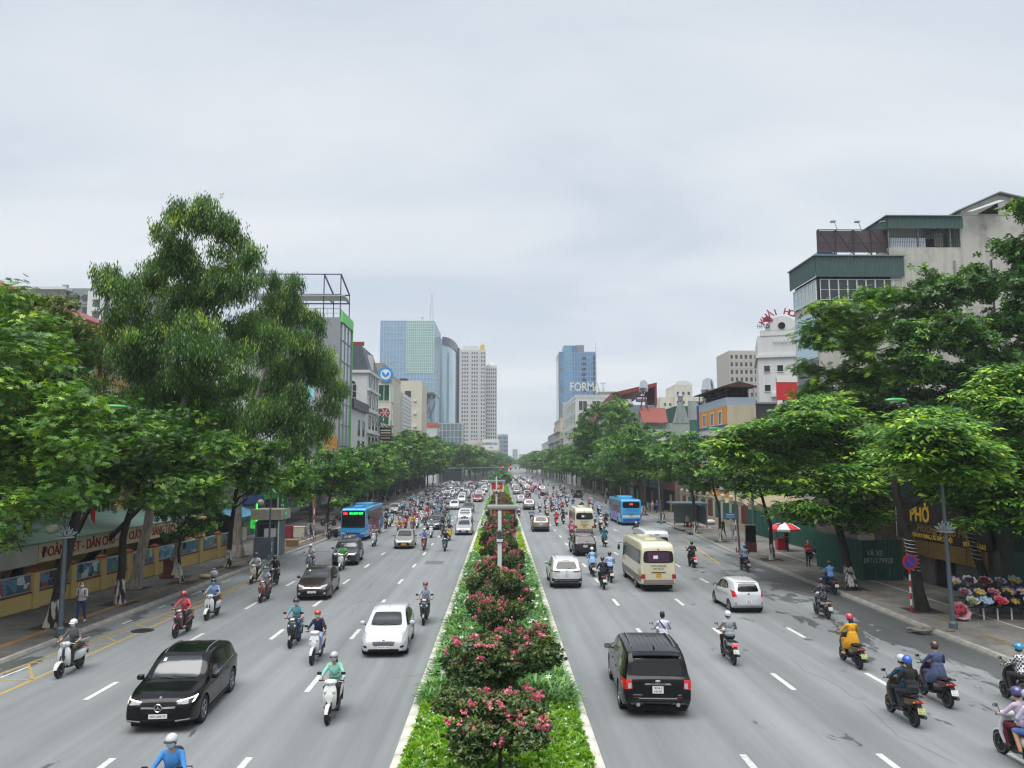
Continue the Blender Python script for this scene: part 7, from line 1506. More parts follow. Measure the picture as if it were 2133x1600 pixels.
gp_=block('hotel_podium','grey green hotel podium with GRAND PLAZA HOTEL sign under the white towers',-29,1,560,585,14,pm('7d8f8c',rough=.4,noise=.15,scale=.1));curtain_wall(gp_,'S',560,-28,0,3,11.5,14,3,pm('5f7f84',rough=.1,metal=.4),FR_W,'glazing',.25);part(gp_,'upper_block',MB().box(-24,0,566,584,14,25),pm('a8a49c',rough=.7));b2=part(gp_,'sign_panel',MB().box(-13,-1.2,559.2,560.2,17.5,25.4),PLATE_W);sign_text(gp_,'GRAND PLAZA',-6.4,559.1,22.2,2.3,pm('1d2c66',rough=.5),'S',9.0,.05,.05);sign_text(gp_,'HOTEL',-6.6,559.1,19.4,1.2,pm('1d2c66',rough=.5),'S',3.0,.05);part(gp_,'logo',MB().lathe([(.8,-.1),(.8,.1)],14,'Y',(-12.1,559.1,22.2)),pm('a8333a',rough=.5));part(gp_,'curved_sign',MB().lathe([(4.5,15),(4.5,23)],20,'Z',(-20,563,0)),pm('b9b2a6',rough=.7))
apt('far_office','small blue grey office block at the far end, right of the hotel sign',-2.2,6.0,600,616,30.5,7,8,'E',mat_=pm('8a9aa8',rough=.6))
apt('far_office','cream block low beside the far blue grey office',-7,-2.6,596,606,19,3,5,mat_=CREAM)
apt('hazy_tower','faint tower in the haze above the far trees',24,34,1500,1520,37,4,10,mat_=pm('8f9699',rough=.8));apt('hazy_tower','fainter shorter tower in the haze next to the first',38,52,1540,1560,28,4,8,mat_=pm('8f9699',rough=.8))
lt=apt('apartment_block','tall grey apartment block with white balconies above the school roof',-128,-96,208,230,55,12,15,None,mat_=wallmat('7d8488',.1,.15,'grey_block'));part(lt,'white_bays',MB().box(-112,-110.6,206.6,208,10,54).box(-108.6,-107.6,206.6,208,10,54).box(-106,-105,206.6,208,10,54),FR_W)
for k in range(14):
 for x in(-109.6,-104.0):part(lt,'balcony',MB().box(x-1.3,x+1.3,206.4,208,10+k*3.2,11.1+k*3.2),FR_W)
part(lt,'penthouse',MB().box(-138,-118,206,226,50.5,54.0),wallmat('9a9690',.1,.1));part(lt,'penthouse_glass',MB().box(-137,-119,205.9,206,46.5,50.4),GL_BLUE);part(lt,'penthouse_roof',MB().box(-140,-117,204.6,227,54.0,54.7),FR_W);part(lt,'lower_wing',MB().box(-138,-118,206.2,226,0,46.4),wallmat('8b9092',.1,.1));part(lt,'lift_house',MB().box(-114,-109,212,220,55,58),FR_W)
# --- the right side, near to far
RX=25.0
MAROON=pm('2a1518',rough=.45);GOLD=pm('c9a21c',rough=.5,emis=.05);GOLD2=pm('a8823a',rough=.5)
ph=block('noodle_shop','dark noodle shop under a maroon PHỞ sign with a cow head logo',RX,42,37.5,48.2,8.8,wallmat('3f4240',.5,.5));ox,oy=ph['o']
part(ph,'sign_board',MB().box(RX-.35,RX-.22,38.9,48.0,2.62,4.72),MAROON);part(ph,'upper_board',MB().box(RX-.3,RX-.2,38.9,48.0,4.75,6.6),pm('123330',rough=.5,noise=.3))
sign_text(ph,'PHỞ',RX-.36,45.35,4.05,1.12,GOLD,'W',2.05,.012,.03);sign_text(ph,'Hương Vị Bò Mộc',RX-.36,43.0,3.30,.62,GOLD2,'W',5.4,.008,.004,.25);sign_text(ph,'ĐC: 45 TRẦN DUY HƯNG, CẦU GIẤY, HÀ NỘI',RX-.36,44.6,2.86,.34,GOLD,'W',4.9,.006,.004);sign_text(ph,'0971.116.563',RX-.36,40.2,2.80,.36,GOLD,'W',1.9,.006,.004)
lg=part(ph,'logo_disc',MB().lathe([(.0,-.02),(.42,-.02),(.42,.02)],26,'X',(RX-.36,47.25,3.85)),pm('b9bcbc',rough=.5));part(ph,'logo_field',MB().lathe([(.0,-.01),(.37,-.01),(.37,.01)],24,'X',(RX-.385,47.25,3.85)),pm('1a1a1c',rough=.5))
q=MB();cy,cz=47.25,3.85
q.prism([(cy-.10,cz+.12),(cy+.10,cz+.12),(cy+.06,cz-.12),(cy+.07,cz-.26),(cy-.07,cz-.26),(cy-.06,cz-.12)],RX-.405,RX-.396,'X')
for sd in(-1,1):q.prism([(cy+sd*.08,cz+.10),(cy+sd*.20,cz+.20),(cy+sd*.22,cz+.32),(cy+sd*.15,cz+.22),(cy+sd*.06,cz+.16)],RX-.405,RX-.396,'X');q.prism([(cy+sd*.10,cz+.08),(cy+sd*.24,cz+.06),(cy+sd*.22,cz-.01),(cy+sd*.10,cz+.02)],RX-.405,RX-.396,'X')
part(ph,'cow_head',q,pm('c9cccc',rough=.5))
STRAW=pm('8a6c3c',rough=.8,noise=.35,scale=6)
for k in range(5):
 y0=39.0+k*1.8;pn=part(ph,'bamboo_blind',MB().box(RX-.42,RX-.40,y0+.03,y0+1.75,1.72,2.6),STRAW);q=MB()
 for j in range(11):q.box(RX-.445,RX-.42,y0+.03,y0+1.75,1.73+j*.08,1.785+j*.08)
 o=part(ph,'slats',q,STRAW);o.parent=pn;o.location=(0,0,0);o['kind']='stuff'
part(ph,'roller_shutter',MB().box(RX-.06,RX,38.6,42.4,.14,2.7),wallmat('5a5d58',.3,.3));q=MB()
for j in range(24):q.box(RX-.09,RX-.06,38.65,42.35,.16+j*.105,.23+j*.105)
o=part(ph,'shutter_slats',q,wallmat('5f625d',.3,.3));o['kind']='stuff'
part(ph,'doorway',MB().box(RX-.03,RX+.02,42.6,44.4,.14,2.5),DARKGAP);part(ph,'shop_wall',MB().box(RX-.08,RX,44.6,47.0,.14,2.4),wallmat('6b6862',.5,.5));part(ph,'sign_edge',MB().box(RX-.36,RX-.2,48.0,48.08,2.6,6.6),PLATE_W)
tp=block('tarpaulin_shop','dark green tarpaulin front next to the noodle shop at the photo\'s right edge',RX-.2,40,27,37.3,5.2,wallmat('143a33',.3,.3));part(tp,'tarpaulin',MB().box(RX-.4,RX-.3,27.2,37.0,1.2,2.9),pm('1b4a40',rough=.6,noise=.4,scale=.7));part(tp,'opening',MB().box(RX-.26,RX-.2,28,36.5,.14,1.2),DARKGAP)
def brickmat():
 m,nt,b=newmat('old_brick');N=nt.nodes;L=nt.links;tc=N.new('ShaderNodeTexCoord');mp=N.new('ShaderNodeMapping');mp.inputs['Rotation'].default_value=(R(90),0,0);L.new(tc.outputs['Object'],mp.inputs[0])
 br=N.new('ShaderNodeTexBrick');br.inputs['Scale'].default_value=4.2;br.inputs['Mortar Size'].default_value=.03;br.inputs['Color1'].default_value=(*lin('7d6a5c'),1);br.inputs['Color2'].default_value=(*lin('5f4a40'),1);br.inputs['Mortar'].default_value=(*lin('3a3632'),1);br.inputs['Row Height'].default_value=.33;L.new(mp.outputs[0],br.inputs['Vector'])
 n=N.new('ShaderNodeTexNoise');n.inputs['Scale'].default_value=1.6;n.inputs['Detail'].default_value=8;n.inputs['Roughness'].default_value=.75;L.new(tc.outputs['Object'],n.inputs['Vector']);mx=N.new('ShaderNodeMix');mx.data_type='RGBA';mx.blend_type='OVERLAY';mx.inputs[0].default_value=.9;L.new(br.outputs['Color'],mx.inputs[6]);L.new(n.outputs['Color'],mx.inputs[7])
 hs=N.new('ShaderNodeHueSaturation');hs.inputs['Saturation'].default_value=.65;L.new(mx.outputs[2],hs.inputs['Color']);L.new(hs.outputs[0],b.inputs['Base Color']);b.inputs['Roughness'].default_value=.9;bp=N.new('ShaderNodeBump');bp.inputs['Strength'].default_value=.9;bp.inputs['Distance'].default_value=.04;L.new(br.outputs['Fac'],bp.inputs['Height']);bp.invert=True;L.new(bp.outputs[0],b.inputs['Normal']);return m
bh=block('brick_house','half demolished brick house above the green hoarding',24.5,36,52,60,5.7,brickmat());q=MB();random.seed(4)
z=2.0
while z<5.6:h_=random.uniform(.3,.7);q.box(24.1-random.uniform(0,.2),24.9+random.uniform(0,.25),51.7,52.2,z,z+h_-.03);z+=h_
part(bh,'broken_pier',q,wallmat('9a978f',.5,.4));part(bh,'concrete_ledge',MB().box(24.0,36,51.5,60,5.7,6.1),wallmat('8f8a80',.5,.5));part(bh,'concrete_ledge',MB().box(24.6,36,51.8,60,6.3,7.4),wallmat('a39a8a',.5,.5));part(bh,'awning_beam',MB().bar((20.6,52.4,6.2),(24.4,52.4,6.2),.14),METAL_D)
for k in range(9):part(bh,'window_bar',MB().bar((22.6+k*.17,53,3.1),(22.6+k*.17,53,5.3),.035),METAL_D)
# green hoarding box
hd_=empty('hoarding',(22,50,0));hd_['o']=(22,50);tag(hd_,'green corrugated hoarding with chalked tyre repair number','hoarding')
A,B,C=G(1702,1179,.14).to_2d(),G(1797,1209,.14).to_2d(),G(1882,1209,.14).to_2d()
for P,Q,n in((A,B,7),(B,C,3)):
 for i in range(n):
  u,v=P.lerp(Q,i/n+.004),P.lerp(Q,(i+1)/n-.004);o=corrug('sheet',u,v,.14,2.5+random.uniform(-.03,.03),GREEN_SHEET,hd_,.16,.018);o.location=(-22,-50,0)
CHALK=pm('a8b0ac',rough=.9)
sign_text(hd_,'VÁ XE',B.x+.78,B.y-.05,1.72,.46,CHALK,'S',1.0,.002);sign_text(hd_,'0971179928',B.x+.98,B.y-.05,1.28,.46,CHALK,'S',1.75,.002)
# the tall stained house
th=block('stained_house','tall grey stained house with green metal roof terraces',RX+1.6,46,60.5,65.8,20.6,STAINED);ox,oy=th['o']
fx=RX+1.6;CLAD=pm('3a534f',rough=.5,noise=.12,scale=2)
def cladding(p0,p1,z0,z1,tilt=0.0):o=corrug('cladding',p0,p1,z0,z1,CLAD,th,.22,.02);o.location=(-ox,-oy,0);return o
# lower glazed terrace
part(th,'terrace_wall',MB().box(fx,34,60.6,65.8,20.6,21.0),STAINED)
for i in range(9):win(th,'S',fx+.62+i*.80-ox,60.55-oy,22.0,.70,1.75,FR_W,GL_WIN,1,2,.045)
for i in range(6):win(th,'W',fx-.02-ox,61.1+i*.85-oy,22.0,.75,1.75,FR_W,GL_PALE,2,3,.045)
part(th,'terrace_core',MB().box(fx+.06,34,60.7,65.7,20.9,23.2),GL_WIN);cladding((fx-.2,60.3),(fx+7.5,60.3),23.1,24.9);cladding((fx-.2,66.2),(fx-.2,60.3),23.1,24.9)
part(th,'terrace_roof',MB().box(fx-.35,fx+7.6,60.15,66.3,24.9,25.02),pm('6b7d78',rough=.5))
part(th,'front_glass',MB().box(fx-.06,fx,60.9,65.5,16.2,20.2),GL_PALE);part(th,'front_dark',MB().box(fx-.05,fx,60.9,65.5,9,16),GL_WIN)
# upper block and open terrace
ux=33.0
part(th,'upper_wall',MB().box(ux,46,60.52,66.5,20.6,26.2),STAINED);part(th,'stair_tower',MB().box(ux+6.3,46,60.54,66.5,26.2,30.6),STAINED);cladding((ux-.2,60.2),(ux+6.4,60.2),28.6,30.2);cladding((ux-.25,66.8),(ux-.25,60.2),28.6,30.2)
part(th,'terrace_roof',MB().box(ux-.4,ux+6.3,60.0,66.9,30.2,30.32),pm('6b7d78',rough=.5));part(th,'terrace_back',MB().box(ux+.6,ux+6.2,63.8,64,26.2,28.8),DARKGAP)
for x in(ux+.05,ux+2.6,ux+5.4):part(th,'terrace_post',MB().bar((x,60.6,26.2),(x,60.6,28.7),.14),STEEL)
q=MB()
for i in range(40):q.bar((ux+.1+i*.155,60.5,26.2),(ux+.1+i*.155,60.5,28.6),.025)
for z in(26.9,27.6):q.bar((ux,60.5,z),(ux+6.3,60.5,z),.035)
o=part(th,'terrace_grille',q,METAL_D);o['kind']='stuff';part(th,'white_sheet_panel',MB().box(ux+.2,ux+3.3,60.62,60.68,26.25,27.5),pm('c3c8d2',rough=.6,noise=.1));part(th,'hanging_cloth',MB().box(ux+4.4,ux+5.2,61.2,61.3,26.6,28.5),pm('8f8a7c',rough=.9))
gx=ux+6.4;q=MB();q.prism([(gx,30.6),(gx+9,30.6),(gx+9,31.4),(gx+3.4,33.4),(gx+.1,31.2)],60.5,66.5,'Y');part(th,'gable_wall',q,STAINED);q=MB()
for(x0,z0),(x1,z1)in(((gx-.4,30.95),(gx+3.4,33.5)),((gx+3.4,33.5),(gx+9.4,31.3))):q.loft([[(x0,60.1,z0),(x0,66.8,z0),(x0,66.8,z0+.16),(x0,60.1,z0+.16)],[(x1,60.1,z1),(x1,66.8,z1),(x1,66.8,z1+.16),(x1,60.1,z1+.16)]])
part(th,'gable_roof',q,pm('7d8584',rough=.6));part(th,'loft_opening',MB().prism([(gx+1.6,30.75),(gx+3.3,30.75),(gx+3.3,32.2)],60.40,60.48,'Y'),DARKGAP);q=MB().loft([[(gx+.3,60.1,30.8),(gx+3.2,60.1,32.4),(gx+3.2,60.14,32.45),(gx+.3,60.14,30.85)],[(gx+.3,59.4,30.5),(gx+3.2,59.4,32.0),(gx+3.2,59.44,32.05),(gx+.3,59.44,30.55)]]);part(th,'loft_awning',q,pm('9aa6a4',rough=.5))
# old hoarding frame on the lower terrace
q=MB();bx0,bx1,bz0,bz1=fx+.3,ux+.1,25.05,28.6
for x in np.linspace(bx0,bx1,5):q.bar((x,60.7,bz0),(x,60.7,bz1),.08)
for z in(bz0+.1,(bz0+bz1)/2,bz1):q.bar((bx0,60.7,z),(bx1,60.7,z),.08)
for i in range(4):x0=bx0+(bx1-bx0)*i/4;x1=bx0+(bx1-bx0)*(i+1)/4;q.bar((x0,60.65,bz1),(x1,60.65,bz0),.06);q.bar((x1,60.9,bz1),(x0,62.6,bz0),.05)
part(th,'billboard_frame',q,METAL_D);part(th,'billboard_sheet',MB().box(bx0,bx1,60.95,61.0,bz0+.6,bz1),pm('55484c',rough=.7,noise=.3,scale=.8));part(th,'blue_tarpaulin',MB().loft([[(bx0,61,25.1),(bx0+2.2,61,25.1),(bx0+.4,61,26.2)],[(bx0,63,25.1),(bx0+2.2,63,25.1),(bx0+.4,63,26.0)]]),pm('2a5f9c',rough=.6,noise=.3))
for x in(bx0+1.3,bx0+3.4,bx0+5.6):part(th,'floodlight',MB().bar((x+.5,60.8,28.6),(x,60.3,29.5),.04).cbox((x-.15,60.2,29.45),(.4,.3,.16)),STEEL)
th.location.y+=4.0;th.location.x+=.7
for ch in th.children:
 if abs(ch.location.z)<.01:
  for v in ch.data.vertices:
   if v.co.z>24.95:v.co.z=24.95+(v.co.z-24.95)*.66
# hotel set back, with arched sign
kh=block('hotel','white hotel with arched parapet and red KHẢI HOÀN letters',37.4,54,110,122,25.6,WHITEW);ox,oy=kh['o'];part(kh,'cornice',MB().box(37.1,54.2,109.7,122.2,22.4,22.8),WHITEW);part(kh,'upper_parapet',MB().box(37.8,54,109.9,111,25.6,26.4),WHITEW);q=MB().prism([(40.8+math.cos(a)*2.3,26.3+math.sin(a)*2.1)for a in np.linspace(0,math.pi,15)],109.9,110.8,'Y');part(kh,'arched_gable',q,WHITEW);part(kh,'round_vent',MB().lathe([(.5,-.05),(.5,.05)],18,'Y',(40.8,109.86,27.0)),DARKGAP)
for k in range(14):part(kh,'dentil',MB().box(39.6+k*.55,39.85+k*.55,109.7,109.9,24.6,25.0),FR_W)
wgrid(kh,'S',110,(38.6,),(7.2,9.9,12.6,15.3,18.0,20.8),.8,.9,frame=FR_W,fr=.08);wgrid(kh,'S',110,(40.4,),(20.8,),.8,.9,frame=FR_W,fr=.08)
for i in range(6):
 for k in range(9):
  if k>6+min(i,2):continue
  win(kh,'S',40.6+i*.98-ox,110-oy,6.9+k*1.55,.78,1.2,FR_W,GL_GREEN if i>1 else GL_WIN,1,1,.08)
RL=pm('8f1a22',rough=.5);s_='KHẢI HOÀN'
for i,ch in enumerate(s_):
 if ch==' ':continue
 a=R(150-i*120/(len(s_)-1));o=text('lettering',ch,1.25,RL,kh,(40.8+math.cos(a)*2.95-ox,109.9-oy,26.3+math.sin(a)*2.75),(R(90),-(a-math.pi/2),0),.05,'CENTER',.03)
sign_text(kh,'HANOI',38.3,109.8,27.0,1.0,FR_D,'S',1.7,.05);q=MB()
for k in range(7):M=Matrix.Translation((38.9,109.8,27.7))@Matrix.Rotation(R(-70+k*24),4,'Y');q.prism([(-.14,.0),(.14,.0),(0,.8)],-.05,.05,'Y')if False else q.box(-.12,.12,-.05,.05,0,.75,0,M)
part(kh,'crest',q,RL);part(kh,'lower_tank',MB().box(38,39.3,112,114,25.6,26.6),METAL_D)
rb=empty('billboard',(36,88,0));rb['o']=(36,88);tag(rb,'red and white advertising billboard half hidden by treetops before the hotel','billboard');p0,p1=V(1617,800,88),V(1672,785,86);
part(rb,'panel',MB().box(p0.x,p0.x+3.3,87.9,88.1,13.3,17.0),pm('c22a33',rough=.5,noise=.08));part(rb,'white_top',MB().box(p0.x,p0.x+3.3,87.86,88.12,16.5,17.3),PLATE_W);part(rb,'white_strip',MB().box(p0.x,p0.x+3.3,87.87,87.9,13.35,14.4),PLATE_W);sign_text(rb,'neSi',p0.x+1.9,87.84,14.2,1.4,pm('23306a',rough=.5),'S',2.6,.02,.03);part(rb,'post',MB().tube([(p0.x+1.6,88.2,0),(p0.x+1.6,88.2,13.3)],.18,8),METAL_D)
kh.location=(47.1,113.3,0);kh.rotation_euler.z=R(-17)
apt('apartment_tower','beige apartment tower with glazed middle bay behind the hotel',90.6,102,300,318,52,6,16,None,mat_=wallmat('a9a49b',.08,.1,'beige_tower'));
# orange house and its neighbours
oh=block('orange_house','orange and white striped house with burnt out rooftop shelter',27,36.5,90.8,104,12.9,BEIGE);ox,oy=oh['o'];ORG=wallmat('c88a3f',.15,.2,'orange_paint');part(oh,'orange_front',MB().box(26.9,27.02,91,103.8,1,12.9),ORG)
for z in(4.2,7.2,10.3):part(oh,'white_band',MB().box(26.82,27.0,90.9,103.9,z-.5,z+.35),WHITEW);part(oh,'blue_ledge',MB().box(26.7,27.0,90.8,104,z+.35,z+.55),pm('2c5588',rough=.6))
part(oh,'blue_edge',MB().box(26.75,27.1,103.5,104.1,.5,14),pm('2c5588',rough=.6));wgrid(oh,'W',26.9,(93.4,97,100.6),(2.4,5.7,8.8,11.7),1.2,1.45,frame=FR_W,nx=2,fr=.14)
part(oh,'terrace_wall',MB().box(26.9,36.5,90.9,104,12.9,14.1),pm('9aaab8',rough=.8,noise=.2));q=MB()
for x in np.linspace(27.1,36.3,6):
 for y in(91.1,103.8):q.bar((x,y,14.1),(x,y,16.4),.09)
for y in np.linspace(91.1,103.8,8):q.bar((27.1,y,14.1),(27.1,y,16.4),.07)
for z in(14.9,15.7):q.bar((27.1,91.1,z),(27.1,103.8,z),.05);q.bar((27.1,91.1,z),(36.3,91.1,z),.05)
part(oh,'terrace_frame',q,METAL_D);q=MB();q.prism([(26.4,16.4),(36.8,16.4),(36.8,16.55),(31,17.7),(26.4,16.55)],90.4,104.2,'Y');part(oh,'terrace_roof',q,pm('4a2a2a',rough=.8,noise=.5,scale=.8));part(oh,'terrace_dark',MB().box(28.4,36,93,103,14.1,16.3),DARKGAP);part(oh,'white_tank',MB().box(27.4,28.2,101,102.4,14.2,15.5),FR_W)
for k in range(5):part(oh,'sandbag',MB().rounded((30+k*1.2,91.4,16.75+random.uniform(0,.2)),(1.2,.8,.5),0,2.2),pm('a9aaa8',rough=.9,noise=.3))
for ch in oh.children_recursive:
 fz_=lambda z:z*1.085 if z<=12.9 else 14+(z-12.9)*.83 if z<=14.1 else 15+(z-14.1)*.53
 if ch.parent is oh and ch.location.z>.1:ch.location.z*=1.085
 elif ch.parent is oh:
  for v in ch.data.vertices:
   w=v.co.x+(oh['o'][0]if abs(ch.location.x)<.01 else 0);w2=27+(w-27)*.36 if w>27.2 else w;v.co.x+=w2-w;v.co.z=fz_(v.co.z)
hg=block('gas_wall_house','old pale green party wall painted HÀ NỘI GAS behind the street trees',27.2,36.6,148,160,15.0,wallmat('8f9a8e',.3,.3,'pale_green_wall'));part(hg,'metal_shutter',MB().box(27.4,32.2,147.8,148,8.5,13.8),WHITE_SHEET);sign_text(hg,'HÀ NỘI GAS',33.2,147.95,9.6,1.5,pm('c2c8c0',rough=.8),'S',5.4,.02,.02);part(hg,'faded_panel',MB().box(31.6,33.0,147.9,148,12.2,13.6),pm('a3aca2',rough=.8));part(hg,'red_awning',MB().loft([[(27.4,147,15.0),(32.2,147,15.0),(32.2,147,15.1),(27.4,147,15.1)],[(27.2,150,18.0),(32.4,150,18.0),(32.4,150,18.1),(27.2,150,18.1)]]),pm('7f4038',rough=.8,noise=.2));q=MB().prism([(33.4,15),(36.6,15),(35.3,19.4),(34.7,19.4)],147.9,148.4,'Y');part(hg,'gable',q,wallmat('8d9290',.4,.4));part(hg,'chimney_pot',MB().lathe([(.5,19.4),(.5,20.2),(.65,20.2),(.3,21)],10,'Z',(35,148.2,0)),STEEL)
q=MB()
for x,y in((27.0,149),(29.4,149),(27,151),(29.4,151)):q.bar((x,y,15),(28.2,150,21.5),.12)
part(hg,'tank_stand',q,pm('6a3a34',rough=.7));part(hg,'water_tank',MB().lathe([(.8,21.3),(.9,22.0),(.7,23.2),(.2,23.6)],14,'Z',(28.2,150,0)),CHROME)
bk=block('roof_terrace_house','dark cluttered roof terraces between the gas wall and the orange house',27.4,40,106,146,9.8,wallmat('5c5f5c',.4,.4));part(bk,'dark_netting',MB().box(27.5,40,106.2,106.4,10.5,15.5),pm('2c3232',rough=.9,noise=.3));part(bk,'red_awning',MB().loft([[(27.4,105,11.3),(33.5,105,11.3),(33.5,105,11.4),(27.4,105,11.4)],[(29,110,13.4),(33.5,110,13.4),(33.5,110,13.5),(29,110,13.5)]]),RED_SHEET);part(bk,'roof_beam',MB().bar((27.2,106,15.6),(40,106,15.6),.16).bar((27.5,106,9.8),(27.5,106,15.6),.16),STEEL)
part(bk,'grey_parapet',MB().box(30,36.5,120,122,14,17),wallmat('9aa0a0',.3,.3));part(bk,'water_tank',MB().lathe([(1.0,18),(1.1,18.8),(.8,20.4),(.2,20.7)],14,'Z',(33,121,0)),CHROME);q=MB()
for x in(32.3,33.7):
 for y in(120.4,121.6):q.bar((x,y,17),(x,y,18.2),.1)
part(bk,'tank_stand',q,STEEL)
gb=block('grey_red_house','grey box house with dark red sloping roof canopy',27,36.8,180,228,21,pm('737b83',rough=.75,noise=.08,scale=.5));part(gb,'vent_opening',MB().box(32.9,33.9,179.9,180.02,14,14.9),DARKGAP);q=MB();q.loft([[(26.4,180,21.2),(26.4,180,24.0),(26.7,180,24.0),(26.7,180,21.2)],[(26.4,229,18.4),(26.4,229,21.4),(26.7,229,21.4),(26.7,229,18.4)]]);part(gb,'red_fascia',q,RED_SHEET);q=MB();q.prism([(27,23.0),(36.9,25.4),(36.9,26.3),(27,24.0)],179.6,180.2,'Y');part(gb,'red_canopy',q,RED_SHEET);part(gb,'red_end',MB().box(36.4,36.9,179.7,192,21,26.2),RED_SHEET);part(gb,'canopy_roof',MB().loft([[(26.6,180.2,23.8),(36.8,180.2,26.2),(36.8,180.2,26.3),(26.6,180.2,23.9)],[(26.6,228,21.2),(36.8,228,23.6),(36.8,228,23.7),(26.6,228,21.3)]]),RED_SHEET)
part(gb,'air_conditioner',MB().box(29,31,180.5,181.5,21,22.4),FR_W);part(gb,'water_tank',MB().lathe([(.7,-1.2),(.8,0),(.7,1.2)],14,'X',(33.6,182,22.6)),CHROME);wgrid(gb,'W',27,np.arange(184,227,5),(8,12,16,19.4),2.6,2.4,frame=FR_W,nx=2)
fm=block('format_building','white corner building carrying big FORMAT rooftop letters',24.6,38.6,250,300,28.8,WHITEW,parapet=1.0);wgrid(fm,'W',24.6,np.arange(254,298,5.2),(9,13.4,17.8,22.2,26.2),3.4,3.0,frame=FR_W,nx=2,fr=.2);wgrid(fm,'S',250,(27,31.4),(9,13.4,17.8,22.2,26.2),2.6,3.0,frame=FR_W,nx=2,fr=.2);sign_text(fm,'FORMAT',28.6,249.4,32.2,3.9,FR_W,'S',11.6,.2,.05);q=MB()
for k in range(7):q.bar((23.4+k*1.75,249.7,29.8),(23.4+k*1.75,249.7,32),.14)
part(fm,'letter_frame',q,STEEL);part(fm,'roof_plant',MB().box(33,42,256,268,28.8,31.4),wallmat('77766f',.4,.4));part(fm,'red_awning',MB().box(33,37,249,250,16.6,18.4),RED_SHEET)
ft_=[('pink fronted house with red roof next to the FORMAT building',27,36,296,322,25,'b98f86',True),('pale green narrow house beyond the pink one',27,36,324,342,20.5,'9db09a',False),('cream house with lilac balconies far down the row',27,36,345,382,27,'b8ad98',False),('blue grey house with rooftop shelter far down the row',27,36,386,430,22,'8b95a6',False),('white house furthest down the row on the right',27,36,436,500,19.5,'bdbdba',False)]
for i,(lb,x0,x1,y0,y1,z1,c,rd)in enumerate(ft_):
 t=block('shophouse',lb,x0,x1,y0,y1,z1,wallmat(c,.15,.2),parapet=.8);wgrid(t,'S',y0,(29,32),np.arange(8,z1-2,4.0),1.6,2.0,frame=FR_W);wgrid(t,'W',x0,np.linspace(y0+4,y1-4,4),np.arange(8,z1-2,4.0),3.0,2.2,frame=FR_W,nx=2,fr=.15);slabs(t,'W',x0,y0+1,y1-1,np.arange(6,z1-2,4.0),1.1,.3,wallmat(c,.15,.2),'balcony')
 if rd:q=MB();q.prism([(26.5,25),(36.5,25),(34,28),(28,28)],y0-.4,y1,'Y');part(t,'roof',q,pm('8f2f38',rough=.6))
 else:rail_frame(t,x0+.5,x1-.5,y0+.5,y0+8,z1+.8,z1+3.4,STEEL,5,'roof_shelter',.08)
for t_,fc,fx_,us_,zs_ in((gb,'W',27,(187,196,206,216),(10,14,18)),(fm,'W',24.6,(257,267,278,288),(11,15.5,20,24.4)),(fm,'S',250,(29.2,34.4),(11,15.5,20,24.4)),(th,'S',60.5,(29.4,36,40.5),(12.5,16.8,19.4)),(kh,'S',110,(39.5,),(9,14.2,17))):
 for u in us_:
  for z in zs_:
   if random.random()<.75:a_,b_2=L_(t_,*((u,fx_)if fc=='S' else(fx_,u)));obj('air_conditioner',MB().box(-.45,.45,-.42,-.04,-.32,.32).lathe([(.22,-.44),(.22,-.42)],10,'Y',(.12,0,0)),FR_W,t_,(a_,b_2,z),FROT[fc])
for x_,m_ in((31.2,METAL_D),(38.6,STEEL),(41.8,METAL_D)):part(th,'drain_pipe',MB().tube([(x_,60.4,0),(x_,60.4,20.4 if x_<33 else 24.6)],.07,7),m_)
bt=block('blue_tower','blue glass tower with faceted dark corner and slim rooftop mast',37,60,480,505,78,pm('56789a',rough=.25,metal=.3));GLB=pm('5f86a6',rough=.12,metal=.35,noise=.25,scale=.15);curtain_wall(bt,'S',480,45.2,60,10,77.5,9,22,GLB,pm('7fa0bd',rough=.4,metal=.3),'glazing',.25);curtain_wall(bt,'S',479.9,40,45.0,10,81.5,3,22,pm('7199b5',rough=.12,metal=.4,noise=.2,scale=.2),pm('7fa0bd',rough=.4,metal=.3),'glazing',.2);part(bt,'corner_shaft',MB().box(40,48,480.2,495,78,82),pm('56789a',rough=.25,metal=.3));part(bt,'roof_plant',MB().box(48,53,481,490,78,82.4),pm('6f767c',rough=.6))
q=MB();zz=np.linspace(8,76,12)
for i in range(11):q.poly([(36.6,479.8,zz[i]),(40 if i%2 else 38.2,479.6,(zz[i]+zz[i+1])/2),(36.6,479.8,zz[i+1])])
part(bt,'facets',q,pm('6b7378',rough=.4,metal=.3));part(bt,'facet_wall',MB().box(36.7,40,479.85,500,0,74),GLB);part(bt,'beige_panel',MB().box(39.0,41.5,479.4,479.8,28,46),pm('a99f90',rough=.7));part(bt,'mast',MB().tube([(60.6,482,30),(60.6,482,84)],.3,8),FR_W)
q=MB()
for k in range(16):q.box(51.5,54,479.6,479.78,22+k*3.4,23.6+k*3.4);q.box(58.4,59.8,479.6,479.78,22+k*3.4,24.4+k*3.4)
o=part(bt,'dark_openings',q,GL_WIN);o['kind']='stuff'
fc=block('far_cream_block','cream block with stepped arched top far behind the roof terraces',88,113,420,440,44,CREAM);part(fc,'centre_bay',MB().box(95.5,105.5,418.5,440,0,50.5),CREAM);part(fc,'arched_top',MB().prism([(100.5+math.cos(a)*5,50.4+math.sin(a)*2.6)for a in np.linspace(0,math.pi,11)],418.5,425,'Y'),FR_W);wgrid(fc,'S',420,(90.5,93.5,107.5,110.5),(28,32,36,40),1.4,1.6,frame=FR_W,fr=.2);wgrid(fc,'S',418.5,(97.5,100.5,103.5),(36,41,46),1.4,1.8,frame=FR_W,fr=.2)
gr_=block('green_shed','dark green roof shed poking up between roof terraces and cream block',39,52,170,182,20,pm('2f5a50',rough=.6,noise=.2))
